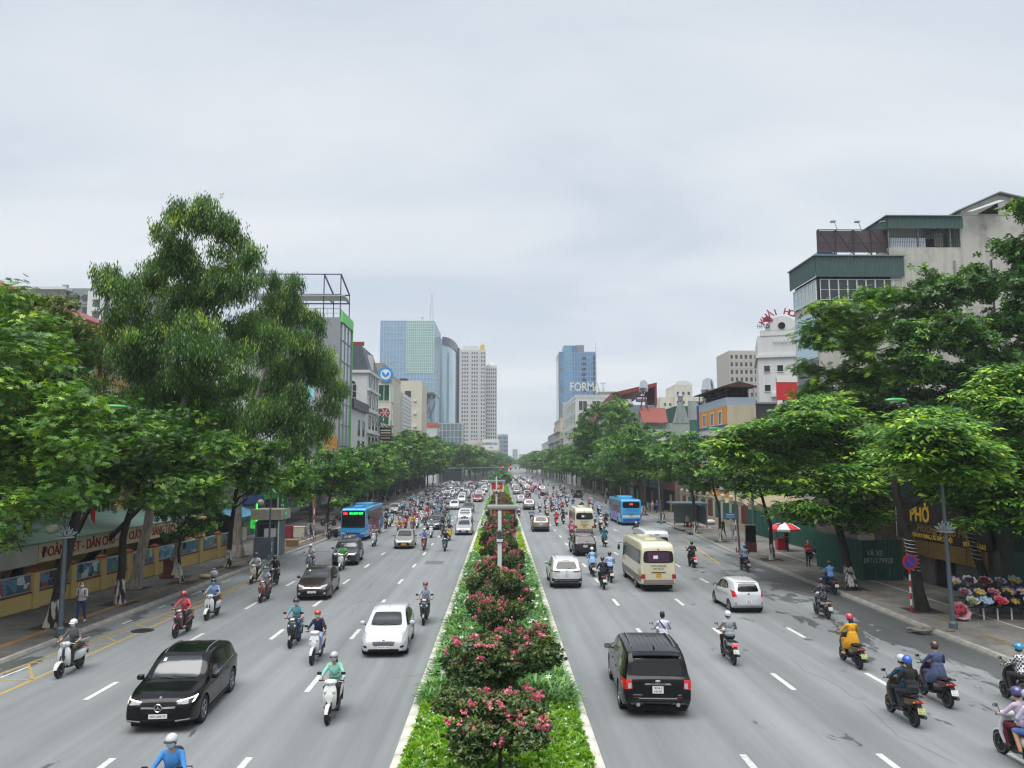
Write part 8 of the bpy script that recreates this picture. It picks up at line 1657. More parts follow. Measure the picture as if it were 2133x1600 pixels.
# side of the yard: fence, sheets, bank
FENCE_W=wallmat('a9a596',.3,.4,'old_white_wall');fy=empty('yard_fence',(25.6,90,0));fy['o']=(25.6,90);tag(fy,'old fence with white capped pillars, low wall and green sheet panels behind the bus shelter','fence')
yy=np.arange(79,112,3.3)
for i,y in enumerate(yy):
 part(fy,'pillar',MB().box(25.4,25.8,y-.2,y+.2,0,3.0).box(25.3,25.9,y-.3,y+.3,3.0,3.15),FENCE_W);part(fy,'pillar_ball',MB().ell((25.6,y,3.4),(.26,.26,.28),12,8),FENCE_W)
 if i<len(yy)-1:part(fy,'low_wall',MB().box(25.5,25.7,y+.2,y+3.1,0,.8),wallmat('b0a27c',.3,.4));o=corrug('sheet',(25.6,y+3.1),(25.6,y+.2),.8,2.7,GREEN_SHEET if i%4 else wallmat('5f2f2c',.3,.3),fy,.2,.02);o.location=(-25.6,-90,0)
gs=empty('green_sheet_fence',(25.2,70,0));gs['o']=(25.2,70);tag(gs,'long green metal sheet fence behind the red umbrella stall','fence')
for i in range(15):y=61+i*1.2;o=corrug('sheet',(25.2,y+1.19),(25.2,y+.01),.14,2.55+random.uniform(-.04,.04),GREEN_SHEET,gs,.17,.018);o.location=(-25.2,-70,0)
part(gs,'post',MB().box(24.9,25.15,70.6,70.9,0,3.4),GREEN_TRIM);part(gs,'post',MB().box(24.9,25.1,76.4,76.6,0,4.4),GREEN_TRIM)
bank=MB();random.seed(9);n=14;hts=[[2.9+random.uniform(-.3,.3)+(.7 if j>0 else 0)for i in range(n+1)]for j in range(4)]
for j in range(3):
 for i in range(n):f=lambda jj,ii:(26+jj*3.0,60+ii*2.9,hts[jj][ii]);bank.quad(f(j,i),f(j,i+1),f(j+1,i+1),f(j+1,i))
for i in range(n):bank.quad((26,60+i*2.9,0),(26,62.9+i*2.9,0),(26,62.9+i*2.9,hts[0][i+1]),(26,60+i*2.9,hts[0][i]))
for j in range(3):bank.quad((26+j*3,60,0),(29+j*3,60,0),(29+j*3,60,hts[j+1][0]),(26+j*3,60,hts[j][0]))
tag(obj('earth_bank',bank,wallmat('8f8468',.4,.3,'dry_earth','5f5a44',.8)),'bank of dry yellowish earth behind the green sheet fence','bank',kind='structure')
ww_=empty('white_sheet_wall',(35,84,0));ww_['o']=(35,84);tag(ww_,'pale metal sheet wall on top of the earth bank','fence')
for i in range(10):o=corrug('sheet',(27.6+i*1.5,88.2),(29.06+i*1.5,88.2),3.0,5.3,WHITE_SHEET,ww_,.3,.02);o.location=(-35,-84,0)
for z in(3.9,4.6):part(ww_,'rail',MB().bar((27.6,88.1,z),(42.6,88.1,z),.06),STEEL)
wd_=obj('weeds',scatter_mesh('weeds',*tpl_spray(6,.3,.1),np.stack([rng.uniform(27,36,260),rng.uniform(84,88,260),3.5+rng.random(260)*.6],1),rotmats(np.tile([0,0,1.],(260,1)),.4,260),rng.uniform(.7,1.4,260),rng.uniform(.2,.9,260)),LEAF_G);tag(wd_,'weeds growing on the earth bank','weeds',kind='stuff')
yh=block('yard_hut','small hut with rusty tin roof and dark red wall behind the fence',26.4,30,100,106,4.8,pm('5a2a26',rough=.8,noise=.2));part(yh,'tin_roof',MB().loft([[(25.8,99.4,4.9),(30.4,99.4,4.9),(30.4,99.4,5.0),(25.8,99.4,5.0)],[(25.8,106,5.8),(30.4,106,5.8),(30.4,106,5.9),(25.8,106,5.9)]]),pm('8a5f45',rough=.8,noise=.4,scale=1.5))
# ground floor shops far along the right, under the trees
cs=['7a2830','3a4f6a','8a6a3a','4a5a50','9a3a2e','5a4a62','2f5a6a','8a8478','6a3040','40484a','93702f']
for i,y in enumerate(range(112,240,12)):
 if 146<y<160:continue
 z1=5.5 if y<180 else 6.5;t=block('shop','low shop with %s fascia, %s along the right row past the bus'%(('crimson','slate blue','ochre','grey green','brick red','plum','teal','pale stone','wine red','charcoal','mustard')[i%11],lnames[i]),25.4,27,y,y+11.4,z1,wallmat('6f6a60',.4,.4),cat='shop',group='shops along the right row')
 part(t,'shop_opening',MB().box(25.34,25.4,y+.6,y+10.8,.14,3.2),DARKGAP);part(t,'fascia_sign',MB().box(25.2,25.4,y+.3,y+11.1,3.4,4.8),pm(cs[i%11],rough=.5,noise=.35,scale=.5));part(t,'doorway_panel',MB().box(25.3,25.34,y+2+(i%4)*2,y+3.4+(i%4)*2,.2,2.6),pm(('b8a070','8a4434','7f8f98','a8a090')[i%4],rough=.6,noise=.4))  # plain coloured panel stands before each dark opening, gives off nothing
for i,y in enumerate(range(130,250,12)):
 t=block('shop','low shop with %s fascia, %s along the left row past the bus'%(('violet','sky blue','white','orange','brown','navy','olive','rose','grey','cream')[i%10],lnames[i]),-26,-24.2,y,y+11.4,5.2,wallmat('75706a',.4,.4),cat='shop',group='shops along the left row')if y>128 else None
 part(t,'shop_opening',MB().box(-24.2,-24.14,y+.6,y+10.8,.14,3.0),DARKGAP);part(t,'fascia_sign',MB().box(-24.2,-24.0,y+.3,y+11.1,3.2,4.6),pm(('6a5a8a','5a86a8','b0b0aa','b06a34','6a4a34','2a3a66','6a6a3a','a86a74','77797a','b0a488')[i%10],rough=.5,noise=.35,scale=.5))
# ------------------------------------------------------------------ street furniture
POLE_G=pm('5f6c74',rough=.5,metal=.4,noise=.15,scale=5);LAMP_G=pm('2f9a4c',rough=.4,coat=.3);GLOBE=pm('b9b6a8',rough=.2,spec=.6)
def street_lamp(name,label,base,top,head=None,globe=None,lotus=None,r=.09,curve=0.0,group='street lamps',ghead=LAMP_G):
 b=Vector(base);t=empty(name,b);tag(t,label,'street lamp',group);top=Vector(top)-b;P=[Vector((0,0,0)),top*.33,top*.66,top]
 obj('pole',MB().tube(P,[r*1.15,r,r*.8,r*.6],10).lathe([(r*1.9,0),(r*1.9,.25),(r*1.2,.32)],10).mesh('pole',40),POLE_G,t)
 if head is not None:
  h=Vector(head)-b;d=(h-top).normalized();mid=top.lerp(h,.5)+Vector((0,0,curve));obj('arm',MB().tube([top,top.lerp(mid,.5)+Vector((0,0,curve*.5)),mid,mid.lerp(h,.55)+Vector((0,0,curve*.15)),h],.035,7).mesh('arm',40),POLE_G,t)
  a=math.atan2(d.y,d.x);q=MB().rounded((0,0,0),(.95,.34,.20),0,2.6,16,8);q.v=[(x+.38,y,z if z>-.03 else z*.4)for x,y,z in q.v];hd=obj('lamp_head',q.mesh('lamp_head',40),ghead,t,h,(0,0,a));obj('lamp_glass',MB().rounded((.42,0,-.05),(.55,.24,.08),0,2.5).mesh('g',40),GLOBE,hd)
 if globe is not None:
  g=Vector(globe)-b;k=max(0,min(1,(g.z+.1)/max(.1,top.z)));pz=top*k;obj('globe_arm',MB().tube([pz,pz.lerp(g,.6)-Vector((0,0,.25)),g-Vector((0,0,.26))],.022,6).lathe([(.11,-.27),(.13,-.2)],10,'Z',g).mesh('a',40),POLE_G,t);obj('globe',MB().ell(g,(.24,.24,.25),16,10).mesh('g',60),GLOBE,t)
 if lotus is not None:
  k=(lotus-b.z)/top.z;c=top*k;q=MB().lathe([(.34,0),(.34,.03)],14,'Z',c)
  for n,rr,hh,w in((10,.42,.22,.10),(8,.27,.36,.11),(5,.14,.46,.10)):
   for i in range(n):
    a=2*math.pi*(i+.5*(n%2))/n;u=Vector((math.cos(a),math.sin(a),0));s_=Vector((-u.y,u.x,0));L1=[c+u*.06+Vector((0,0,.03)),c+u*rr*.7+s_*w+Vector((0,0,hh*.5)),c+u*rr+Vector((0,0,hh)),c+u*rr*.7-s_*w+Vector((0,0,hh*.5)),c+u*.06+Vector((0,0,.03))];q.tube(L1,.012,5,0,False)
  o=obj('lotus_ornament',q,pm('b9c2c4',rough=.4,metal=.3),t)
 return t
def zb(px,py):return G(px,py,.14)
b=zb(125,1322);street_lamp('street_lamp','grey lamp post with globe and wire lotus by the school wall, nearest on the left',b,V(147,905,b.y),V(218,847,b.y+.5),V(107,1098,b.y),V(134,1120,b.y).z,.09,.05)
b=zb(559,1166);street_lamp('street_lamp','grey lamp post with pale globe beside the metal kiosk',b,V(566,1000,b.y),None,V(543,1047,b.y),None,.08);v=V(559,1090,b.y);
b=zb(1986,1310);street_lamp('street_lamp','leaning grey lamp post with wire lotus in front of the noodle shop',b,V(1958,960,b.y),V(1884,834,b.y),None,V(1968,1108,b.y).z,.09,.1)
b=zb(1541,1151);street_lamp('street_lamp','slanted grey lamp post with clear globe next to the blue street sign',b,V(1530,1010,b.y),V(1497,893,b.y),V(1545,1030,b.y),None,.08,.4)
b=zb(1377,1092);street_lamp('street_lamp','slim lamp post with curved arm and green head rising over the trees',b,V(1369,946,b.y),V(1334,916,b.y),None,None,.08,1.2)
for i,(y,lb)in enumerate(((118,'lamp post with green head above the left treetops before the white corner house'),(150,'lamp post with pale head further along the left treetops'),(185,'third lamp post beyond the left bus'))):
 x=kx(LK,y)-.9;street_lamp('street_lamp',lb,(x,y,.14),(x-.1,y,9.6),(x+2.4,y,10.4),None,None,.09,.6,ghead=LAMP_G if i==0 else FR_W)
for i,y in enumerate((128,160,195)):
 x=kx(RK,y)+.8;street_lamp('street_lamp',('first','second','third')[i]+' slim lamp post beyond the departing bus on the right',(x,y,.14),(x+.1,y,8.2),(x-2.2,y,8.8),None,None,.09,.6,ghead=FR_W)
# wires wound round two trunks
for(p0,p1,Y,r,lb)in(((1893,1120),(1907,1190),37,.25,'coil of white light wire round the flame tree trunk'),((2019,1105),(2044,1185),39.5,.24,'coil of white light wire round the leaning trunk')):
 a,c=V(*p0,Y),V(*p1,Y);q=MB();pts=[a.lerp(c,t/60)+Vector((math.cos(t*.95)*r,math.sin(t*.95)*r,0))for t in range(61)];q.tube(pts,.012,5);tag(obj('light_wire',q,PLATE_W),lb,'light wire')
# median masts and boards
DKB=pm('2f4350',rough=.5,metal=.2);MASTW=pm('d2d6d8',rough=.4,metal=.2,noise=.05)
for x,y,h,lb,k in((-.02,38.6,4.75,'near pale mast with dark bands standing in the median shrubs',1.0),(-.45,96,5.6,'second pale mast rising behind the propaganda board',1.0)):
 t=empty('median_mast',(x,y,.17));tag(t,lb,'mast','masts on the median');obj('lower_sleeve',MB().prism([(-.13,0),(.13,0),(.13,1.25),(.09,1.4),(0,1.46),(-.09,1.4),(-.13,1.25)],-.13,.13,'Y'),DKB,t);obj('lower_shaft',MB().box(-.10,.10,-.10,.10,1.2,3.05),MASTW,t);obj('collar',MB().box(-.15,.15,-.15,.15,3.05,3.17),MASTW,t);obj('collar_band',MB().box(-.14,.14,-.14,.14,3.0,3.05),DKB,t)
 obj('upper_sleeve',MB().prism([(-.10,3.17),(.10,3.17),(.10,3.5),(0,3.64),(-.10,3.5)],-.10,.10,'Y'),DKB,t);obj('upper_shaft',MB().box(-.085,.085,-.085,.085,3.4,h-.17),MASTW,t);obj('cap',MB().box(-.10,.10,-.10,.10,h-.17,h-.12),DKB,t)
def board(name,label,x,y,w,h,roof,build):
 t=empty(name,(x,y,.17));tag(t,label,'sign board','boards on the median')
 for sd in(-1,1):obj('post',MB().box(sd*w/2-.06,sd*w/2+.06,-.08,.08,0,h),MASTW,t)
 obj('panel',MB().box(-w/2+.06,w/2-.06,-.05,.05,.35,h),PLATE_W,t);obj('roof',MB().box(-w/2-.2,w/2+.2,-.4,.4,h,h+.12).box(-w/2-.32,w/2+.32,-.45,.45,h+.12,h+.32),pm('a9b0ac',rough=.5,noise=.1),t);build(t,w,h);return t
def b1(t,w,h):
 obj('red_header',MB().box(-w/2+.08,w/2-.08,-.062,-.05,h-.42,h-.06),pm('9c1c1e',rough=.5),t);g=pm('d8b13a',rough=.5)
 obj('header_emblem',MB().lathe([(.13,-.07),(.13,-.062)],14,'Y',(-w/2+.32,0,h-.24)),g,t);obj('header_emblem',MB().lathe([(.13,-.07),(.13,-.062)],14,'Y',(w/2-.30,0,h-.24)),pm('7a3a52',rough=.5),t)
 for z,a in((h-.19,.45),(h-.31,.62)):obj('header_line',MB().box(-a,a,-.068,-.062,z-.035,z+.035),g,t)
 obj('photo_print',MB().box(-w/2+.08,w/2-.08,-.06,-.05,1.5,h-.44),poster_mat(77,['2f5f38','3f7a45','1f3f2a','5a8a5a','24402c','4a7f6a']),t);obj('grey_print',MB().box(-w/2+.08,w/2-.08,-.059,-.05,.85,1.49),pm('b5b6b2',rough=.5),t);obj('yellow_print',MB().box(-w/2+.08,w/2-.08,-.06,-.05,.37,.84),pm('d09a2c',rough=.5),t)
board('propaganda_board','roofed board with red header and green street picture on the median',.30,66,2.15,3.1,True,b1)
def b2_(t,w,h):
 obj('red_field',MB().box(-w/2+.2,w/2-.2,-.062,-.05,h-1.5,h-.2),pm('c01d20',rough=.5),t);s_=[(math.sin(k*math.pi/5)*(.5 if k%2==0 else.2)+.25,h-.85+math.cos(k*math.pi/5)*(.5 if k%2==0 else.2))for k in range(10)];obj('gold_star',MB().prism(s_,-.07,-.062,'Y'),pm('e8b62c',rough=.5),t);obj('crowd_print',MB().box(-w/2+.2,w/2-.2,-.06,-.05,.5,h-1.52),poster_mat(31,['c9ccd0','9aa2aa','d8dadc','77828c','b0b6bc']),t)
board('propaganda_board','poster board with red field and gold star further along the median',-.6,149,2.5,3.6,True,b2_)
# traffic lights and bridge in the distance
tl=empty('traffic_signal',(-20.6,272,.14));tag(tl,'long arm traffic signal showing red across the far crossing','traffic light');obj('post',MB().tube([(0,0,0),(0,0,6)],.12,8),STEEL,tl);obj('arm',MB().tube([(0,0,5.6),(24.5,0,5.9)],[.10,.06],6),STEEL,tl)
for x in(21.5,24.3):bx=obj('signal_box',MB().box(x-.25,x+.25,-.15,.15,5.0,6.4),DARKGAP,tl);obj('red_light',MB().ell((x,-.18,6.05),(.26,.06,.26),12,6),LAMP_ON,bx)
fb=empty('footbridge',(20,640,0));tag(fb,'pale footbridge spanning the far end of the road','bridge');obj('deck',MB().box(-18,24,-1.5,1.5,5.6,6.2),CREAM,fb);obj('parapet',MB().box(-18,24,-1.6,-1.45,6.2,7.6),WHITE_SHEET,fb);obj('roof',MB().box(-18,24,-1.8,1.8,8.8,9.0),WHITE_SHEET,fb)
for x in(-17,3,23):obj('pier',MB().box(x-.5,x+.5,-.6,.6,0,5.6),CREAM,fb)
# signs
def pole_sign(name,label,base,h,disc,group=None):
 t=empty(name,base);tag(t,label,'sign',group);n=7
 for k in range(n):obj('pole_band',MB().tube([(0,0,h*k/n),(0,0,h*(k+1)/n-.002)],.042,10),pm('b0201e',rough=.5)if k%2==0 else PLATE_W,t)
 return t
b=zb(1899,1274);t=pole_sign('no_parking_sign','round blue and red no parking sign on a striped pole before the noodle shop',b,2.0,True);M=Matrix.Rotation(R(12),4,'Z');RED=pm('b0201e',rough=.4);BLU=pm('2338a8',rough=.4)
obj('sign_disc',MB().lathe([(.001,-.10),(.37,-.10),(.37,-.085),(.001,-.085)],30,'Y',(0,0,2.3)),RED,t);obj('sign_face',MB().lathe([(.001,-.108),(.265,-.108),(.265,-.10)],28,'Y',(0,0,2.3)),BLU,t);obj('diagonal_bar',MB().box(-.27,.27,-.113,-.108,-.035,.035,0,Matrix.Translation((0,0,2.3))@Matrix.Rotation(R(45),4,'Y')),RED,t)
b=zb(1534,1152);t=pole_sign('street_name_sign','blue street name plate on a striped pole beside the slanted lamp',b,3.0,False);obj('name_plate',MB().box(-.82,.05,-.03,.0,2.65,3.1),pm('2a78b8',rough=.4),t);obj('plate_line',MB().box(-.7,-.1,-.036,-.03,2.92,2.99),PLATE_W,t);obj('plate_line',MB().box(-.75,-.04,-.036,-.03,2.76,2.80),PLATE_W,t)
b=zb(653,1128);pole_sign('striped_pole','red and white striped pole before the green lit shop',b,3.4,False)
# left pavement: kiosk, cabinet, boxes
k1=empty('kiosk',zb(577,1160));tag(k1,'grey metal kiosk with pale roof beside the lamp post','kiosk');GRM=pm('5f6f78',rough=.5,metal=.3,noise=.2,scale=2)
obj('cabin',MB().box(-1.7,.0,0,2.0,0,2.6),GRM,k1);obj('window',MB().box(-1.5,-.3,-.03,0,1.5,2.4),GL_WIN,k1);obj('roof',MB().box(-1.95,.3,-.35,2.3,2.75,3.5),FENCE_W,k1);obj('roof_emblem',MB().lathe([(.26,-.02),(.26,.02)],16,'X',(.31,.9,3.15)),GL_BLUE,k1);obj('downpipe',MB().tube([(.1,-.2,0),(.1,-.2,2.7)],.05,7),PLATE_W,k1);obj('air_conditioner',MB().box(-.9,-.1,-.42,-.03,1.5,2.1),FR_W,k1)
k2=empty('utility_cabinet',zb(548,1164));tag(k2,'blue grey utility cabinet with paper notices in front of the kiosk','cabinet');obj('box',MB().box(-.75,.55,0,.8,0,1.5),GRM,k2)
for x,z in((.62,.9),(.62,.5)):obj('notice',MB().box(.551,.556,.1,.3,z,z+.3),PLATE_W,k2)
for i,(px,py,c,sz,lb)in enumerate(((606,1139,'8a6a4a',(.9,.7,.5),'brown cardboard box leaning by the shop goods'),(592,1122,'7d1f26',(1.3,.7,1.1),'dark red plastic crate stack outside the awning shop'),(618,1118,'b8b2a0',(1.4,.8,.9),'pale sales table outside the awning shop'))):
 p=zb(px,py);o=obj('goods_box',MB().box(-sz[0]/2,sz[0]/2,0,sz[1],0,sz[2]).box(-sz[0]/2-.03,sz[0]/2+.03,-.02,sz[1]+.02,sz[2],sz[2]+.04),pm(c,rough=.8,noise=.2),None,p);tag(o,lb,'box')
sb=empty('shrine',zb(352,1203));tag(sb,'small brown wooden shrine box against the pale trunk','shrine');WDB=pm('5a2a1a',rough=.6,noise=.3,scale=6);obj('cabinet',MB().box(-.3,.3,-.2,.2,.18,.95),WDB,sb);obj('base',MB().box(-.45,.45,-.35,.25,0,.18),WDB,sb);obj('roof',MB().prism([(-.36,.95),(.36,.95),(0,1.2)],-.26,.26,'Y'),WDB,sb)
p=zb(445,1203);sk=MB().rounded((0,0,.22),(.5,.42,.44),0,2.2).lathe([(.08,.40),(.05,.48),(.1,.54)],8);tag(obj('rubbish_bag',sk.mesh('bag',50),pm('b9bfc8',rough=.4,noise=.2,scale=6,bump=.8),None,p),'tied white rubbish bag on the kerb','bag')
p=zb(426,1205);tag(obj('rubbish_bag',MB().rounded((0,0,.14),(.75,.5,.28),0,2.1).mesh('bag',50),pm('b0a27a',rough=.8,noise=.3,scale=5,bump=.8),None,p),'flat beige sack lying beside the white rubbish bag','bag')
# right pavement: shelter, boards, stalls
bs=empty('bus_shelter',zb(1432,1100));tag(bs,'grey bus shelter with back panel and flat roof','bus shelter');obj('platform',MB().box(-1.2,2.2,-2.6,2.6,0,.16),FENCE_W,bs);obj('back_panel',MB().box(-1.0,1.5,1.7,1.78,.4,2.5),pm('7d8a88',rough=.4,noise=.1),bs);obj('side_panel',MB().box(1.5,1.56,-2.0,1.7,.5,2.4),GRM,bs);obj('roof',MB().box(-1.8,1.9,-2.3,2.2,2.62,2.78),GRM,bs)
for x,y in((-1.0,1.75),(1.6,1.75),(1.6,-2.0)):obj('post',MB().box(x-.06,x+.06,y-.06,y+.06,.16,2.62),STEEL,bs)
t=empty('info_board',zb(1564,1150));tag(t,'dark glass information board on a brown base by the kerb','sign board');obj('base',MB().box(-.42,.42,-.2,.2,0,.75),pm('5a2f26',rough=.7,noise=.2),t);obj('glass',MB().box(-.4,.4,-.12,.12,.75,2.05),GLASS_DARK,t);obj('top',MB().box(-.45,.45,-.18,.18,2.05,2.12),ALLOY,t)
us=empty('umbrella_stall',zb(1629,1148));tag(us,'red drinks counter under a red and white parasol','stall');RC=pm('b3161c',rough=.4,coat=.3);obj('counter',MB().box(-.42,.42,-.3,.3,.08,.98),RC,us);obj('counter_foot',MB().box(-.44,.44,-.32,.32,0,.08),PLATE_W,us);obj('counter_top',MB().box(-.46,.46,-.34,.34,.98,1.02),RC,us);obj('pole',MB().tube([(.35,.3,0),(.35,.3,2.2)],.025,7),STEEL,us)
for k in range(8):
 a0,a1=2*math.pi*k/8,2*math.pi*(k+1)/8;f=lambda a,r,z:(.35+math.cos(a)*r,.3+math.sin(a)*r,z);q=MB();q.poly([f(a0,1.3,1.75),f(a1,1.3,1.75),f(a1,.65,2.12),f(a0,.65,2.12)]);q.poly([f(a0,.65,2.12),f(a1,.65,2.12),(.35,.3,2.25)]);q.poly([f(a0,1.3,1.75),f(a0,1.3,1.6),f(a1,1.3,1.6),f(a1,1.3,1.75)]);obj('canopy_panel',q,PLATE_W if k%2 else pm('c8303c',rough=.6),us)
random.seed(12)
fs=empty('flower_stall',zb(2068,1288));tag(fs,'tiered steel rack of the flower stall on the right pavement','flower stall');
for x in np.linspace(-1.25,1.9,6):obj('leg',MB().tube([(x,-.35,0),(x,-.35,.55)],.035,8),PLATE_W,fs);obj('rear_leg',MB().tube([(x,.9,0),(x,.9,1.25)],.03,8),METAL_D,fs)
for j,(y,z)in enumerate(((-.35,.55),(.25,.85),(.9,1.25))):obj('shelf',MB().box(-1.4,2.0,y-.22,y+.22,z,z+.03),METAL_D,fs)
bq=[('9a2a3a','b8868e'),('4a1020','c9ccd2'),('5a1424','c08a92'),('8a4a2a','7fb0c4'),('c8a02a','74aac8'),('7a8a4a','a9aca8'),('7a2f3a','8f9296'),('d8b22a','9a9ca0'),('a85a68','c8939a'),('c9a86a','6a6684'),('c8b890','8f7f9c'),('aab4c8','8aa4c8'),('b01c28','c9737c'),('b8952a','2a2c30'),('d8c8c0','5a4a6a'),('a83a4a','d8b0a0')]
bw=['crimson','wine','dark plum','rust','amber','olive','maroon','golden','rose','straw','cream','powder blue','scarlet','mustard','ivory','coral'];ww2=['pale pink','white','dusty pink','sky blue','light blue','silver','grey','ash grey','salmon','slate','lilac','periwinkle','flamingo','black','purple','peach']
pos=[(-1.15,-.35,.58),(-.55,-.35,.58),(.1,-.35,.58),(.75,-.35,.58),(1.4,-.35,.58),(-1.1,.25,.88),(-.45,.25,.88),(.2,.25,.88),(.85,.25,.88),(1.5,.25,.88),(-1.2,.9,1.28),(-.5,.9,1.28),(.25,.9,1.28),(.95,.9,1.28),(1.6,.9,1.28),(-1.75,-.1,.14)]
order=[5,11,12,13,15,6,7,8,9,14,10,1,2,3,4,0]
for k,(x,y,z)in enumerate(pos):
 c1,c2=bq[order[k]];t=empty('bouquet',Vector(fs.location)+Vector((x,y,z)),random.uniform(0,6));tag(t,'%s flowers in %s paper on the flower stall'%(bw[order[k]],ww2[order[k]]),'bouquet','bouquets on the flower stall');s=1.6 if k==15 else random.uniform(.9,1.15)
 q=MB();n=16;secs=[[(math.cos(2*math.pi*i/n)*r*s*(1+.10*(i%2)),math.sin(2*math.pi*i/n)*r*s*(1+.10*(i%2)),h_*s+(.05*s*(i%2)if h_>.2 else 0))for i in range(n)]for r,h_ in((.05,0),(.07,.12),(.17,.24),(.26,.31))];q.loft(secs,0,False);o=obj('wrapping_paper',q,pm(c2,rough=.5,noise=.1),t)
 q=MB()
 for i in range(24):a=random.uniform(0,6.28);r=random.uniform(0,.2)**1*s;q.ell((math.cos(a)*r,math.sin(a)*r,.32*s-r*.25+random.uniform(0,.03)),(.055*s,.055*s,.045*s),7,4)
 o=obj('flower_heads',q.mesh('f',50),pm(c1,rough=.7,noise=.3,scale=30),t);o['kind']='stuff'
 t.rotation_euler=(R(28 if k!=15 else 55),0,0)
q=MB();p=zb(1955,1312)
for k in range(14):q.rounded((random.uniform(-1.2,.6),random.uniform(-.3,.3),.03),(random.uniform(.2,.5),random.uniform(.2,.4),random.uniform(.06,.14)),0,2.5,8,4)
tag(obj('rubble',q,pm('6d675c',rough=.9,noise=.3,scale=5),None,p),'broken paving rubble round the leaning lamp post foot','rubble',kind='stuff')
st=MB().lathe([(.17,0),(.13,.40),(.15,.43),(.001,.43)],12);
for px,py,lb in((1432,1098,'dark red plastic stool under the person at the bus shelter'),(1440,1099,'dark red plastic stool standing empty at the bus shelter')):tag(obj('plastic_stool',st.mesh('s',30),pm('8a1a24',rough=.4),None,Vector(G(px,py,.30))),lb,'stool')
p=zb(1480,1093);tag(obj('rubbish_bag',MB().rounded((0,0,.3),(1.3,.7,.6),0,2.1).mesh('bag',50),pm('b5b8ba',rough=.5,noise=.2,scale=6,bump=.8),None,p),'heap of white sacks against the yard fence wall','bag')
# overhead cable
q=MB();a,b=V(1520,1005,60.5),V(1780,1085,46)
q.tube([a.lerp(b,t/10)-Vector((0,0,1.2*math.sin(math.pi*t/10)))for t in range(11)],.025,5);tag(obj('overhead_cable',q,BLACKPL),'sagging black cable from the slanted lamp post to the flame tree','cable')
# ------------------------------------------------------------------ traffic
BASE=dict(rim=ALLOY,plate=PLATE_W,rail=ALLOY,brake=TAIL_RED,trim=pm('7f6f68',rough=.45,noise=.1),curtain=pm('4a1f3c',rough=.8,noise=.3,scale=6),paint2=pm('1c3c92',rough=.3,coat=.8),stripe=pm('c3c9cc',rough=.4),advert=pm('7d1f3a',rough=.5,noise=.6,scale=1.2),advert2=pm('3a78b8',rough=.5,noise=.5,scale=.9),roofunit=pm('4fa0cc',rough=.5))
OCC=[]
def clear(x,y,l=2.2,w=.8):
 for a,b,c,d in OCC:
  if abs(x-a)<(w+c)/2+.12 and abs(y-b)<(l+d)/2+.35:return False
 return True
DIMS=dict(glc=(4.66,1.9),explorer=(5.05,2.0),fiesta=(3.98,1.75),altis=(4.62,1.8),vios=(4.41,1.7),cross=(4.48,1.85),kia=(3.6,1.6),minibus=(7,2.05),bus=(10.5,2.5),van=(5.9,1.95))
def car(kind,px,py,col,label,cat='car',flake=False,on=1,group=None,X=None,Y=None,yaw=0.0,flat=False,**kw):
 p=G(px,py)if X is None else Vector((X,Y,0));L,W=DIMS[kind];side=1 if p.x>0 else 0
 m=dict(BASE,paint=paint(col,flake=flake));m.update(kw);ov=0 if X is not None else{'bus':2.4,'minibus':1.7,'explorer':1.07,'kia':.6,'fiesta':.75}.get(kind,.9);l2=L/2-ov;y=p.y+l2*math.cos(yaw);p.x-=math.sin(yaw)*l2;OCC.append((p.x,y,W,L))
 return CARS[kind].spawn((p.x,y,0),(0 if side else math.pi)+yaw,m,label,cat,group,flat=flat,name={'bus':'city_bus','minibus':'minibus','van':'van'}.get(kind))
WHITE,BLACK,SILVER='bbbec1','08090b','8f8e8a'
car('glc',352,1506,BLACK,'large glossy black SUV with three-pointed star grille, nearest oncoming car',yaw=R(4.5))
car('fiesta',803,1361,WHITE,'white oncoming hatchback beside the median',yaw=R(2));car('altis',655,1246,'33241f','dark brown oncoming sedan',flake=True,yaw=R(4));car('vios',842,1142,'8a867f','beige silver oncoming sedan with yellow number plate',flake=True,plate=PLATE_Y,yaw=R(3))
car('cross',720,1176,'2e3133','dark grey oncoming SUV behind a scooter rider in green',flake=True,yaw=R(4));car('vios',904,1103,'343c40','dark slate oncoming sedan amid the scooters',flake=True);car('altis',966,1114,'a9aaac','silver white oncoming sedan nearest the median in the queue',flake=True);car('cross',968,1089,WHITE,'white SUV close behind the silver white sedan by the median')
car('vios',975,1069,'4a4d50','grey sedan third in the queue along the median',flake=True);car('kia',946,1062,WHITE,'small white hatchback in the scooter crowd');car('kia',961,1048,WHITE,'white hatchback behind the small white one in the middle lane');car('fiesta',995,1046,'8a1620','red hatchback alone by the median');car('altis',820,1071,'a5a8aa','silver sedan by the left kerb behind the bus',flake=True)
car('explorer',1360,1474,BLACK,'large black three-row SUV seen from behind, nearest on the right',yaw=R(-3));car('cross',1178,1222,WHITE,'white crossover with black lower trim driving away beside the median');car('cross',1217,1157,'26292c','dark grey SUV braking with glowing red lamps',flake=True,brake=LAMP_ON);car('cross',1126,1107,'8b8478','beige SUV driving away alone near the median',flake=True);car('cross',1102,1062,'a3a39f','silver SUV ahead of the beige one, brake light on',flake=True,brake=LAMP_ON);car('kia',1085,1048,WHITE,'white hatchback driving away by the median ahead of the silver SUV');car('kia',1552,1274,WHITE,'small white hatchback with bright red tail lamps in the right lanes',yaw=R(1))
car('minibus',1360,1224,'c9c2a6','nearer cream minibus with purple curtain and HYUNDAI lettering','minibus');car('minibus',1214,1113,'c9c2a6','farther cream minibus behind the braking dark SUV','minibus',curtain=GLASS_DARK);car('van',0,0,WHITE,'white high-roofed van hidden behind the nearer cream minibus','van',X=10.9,Y=54)
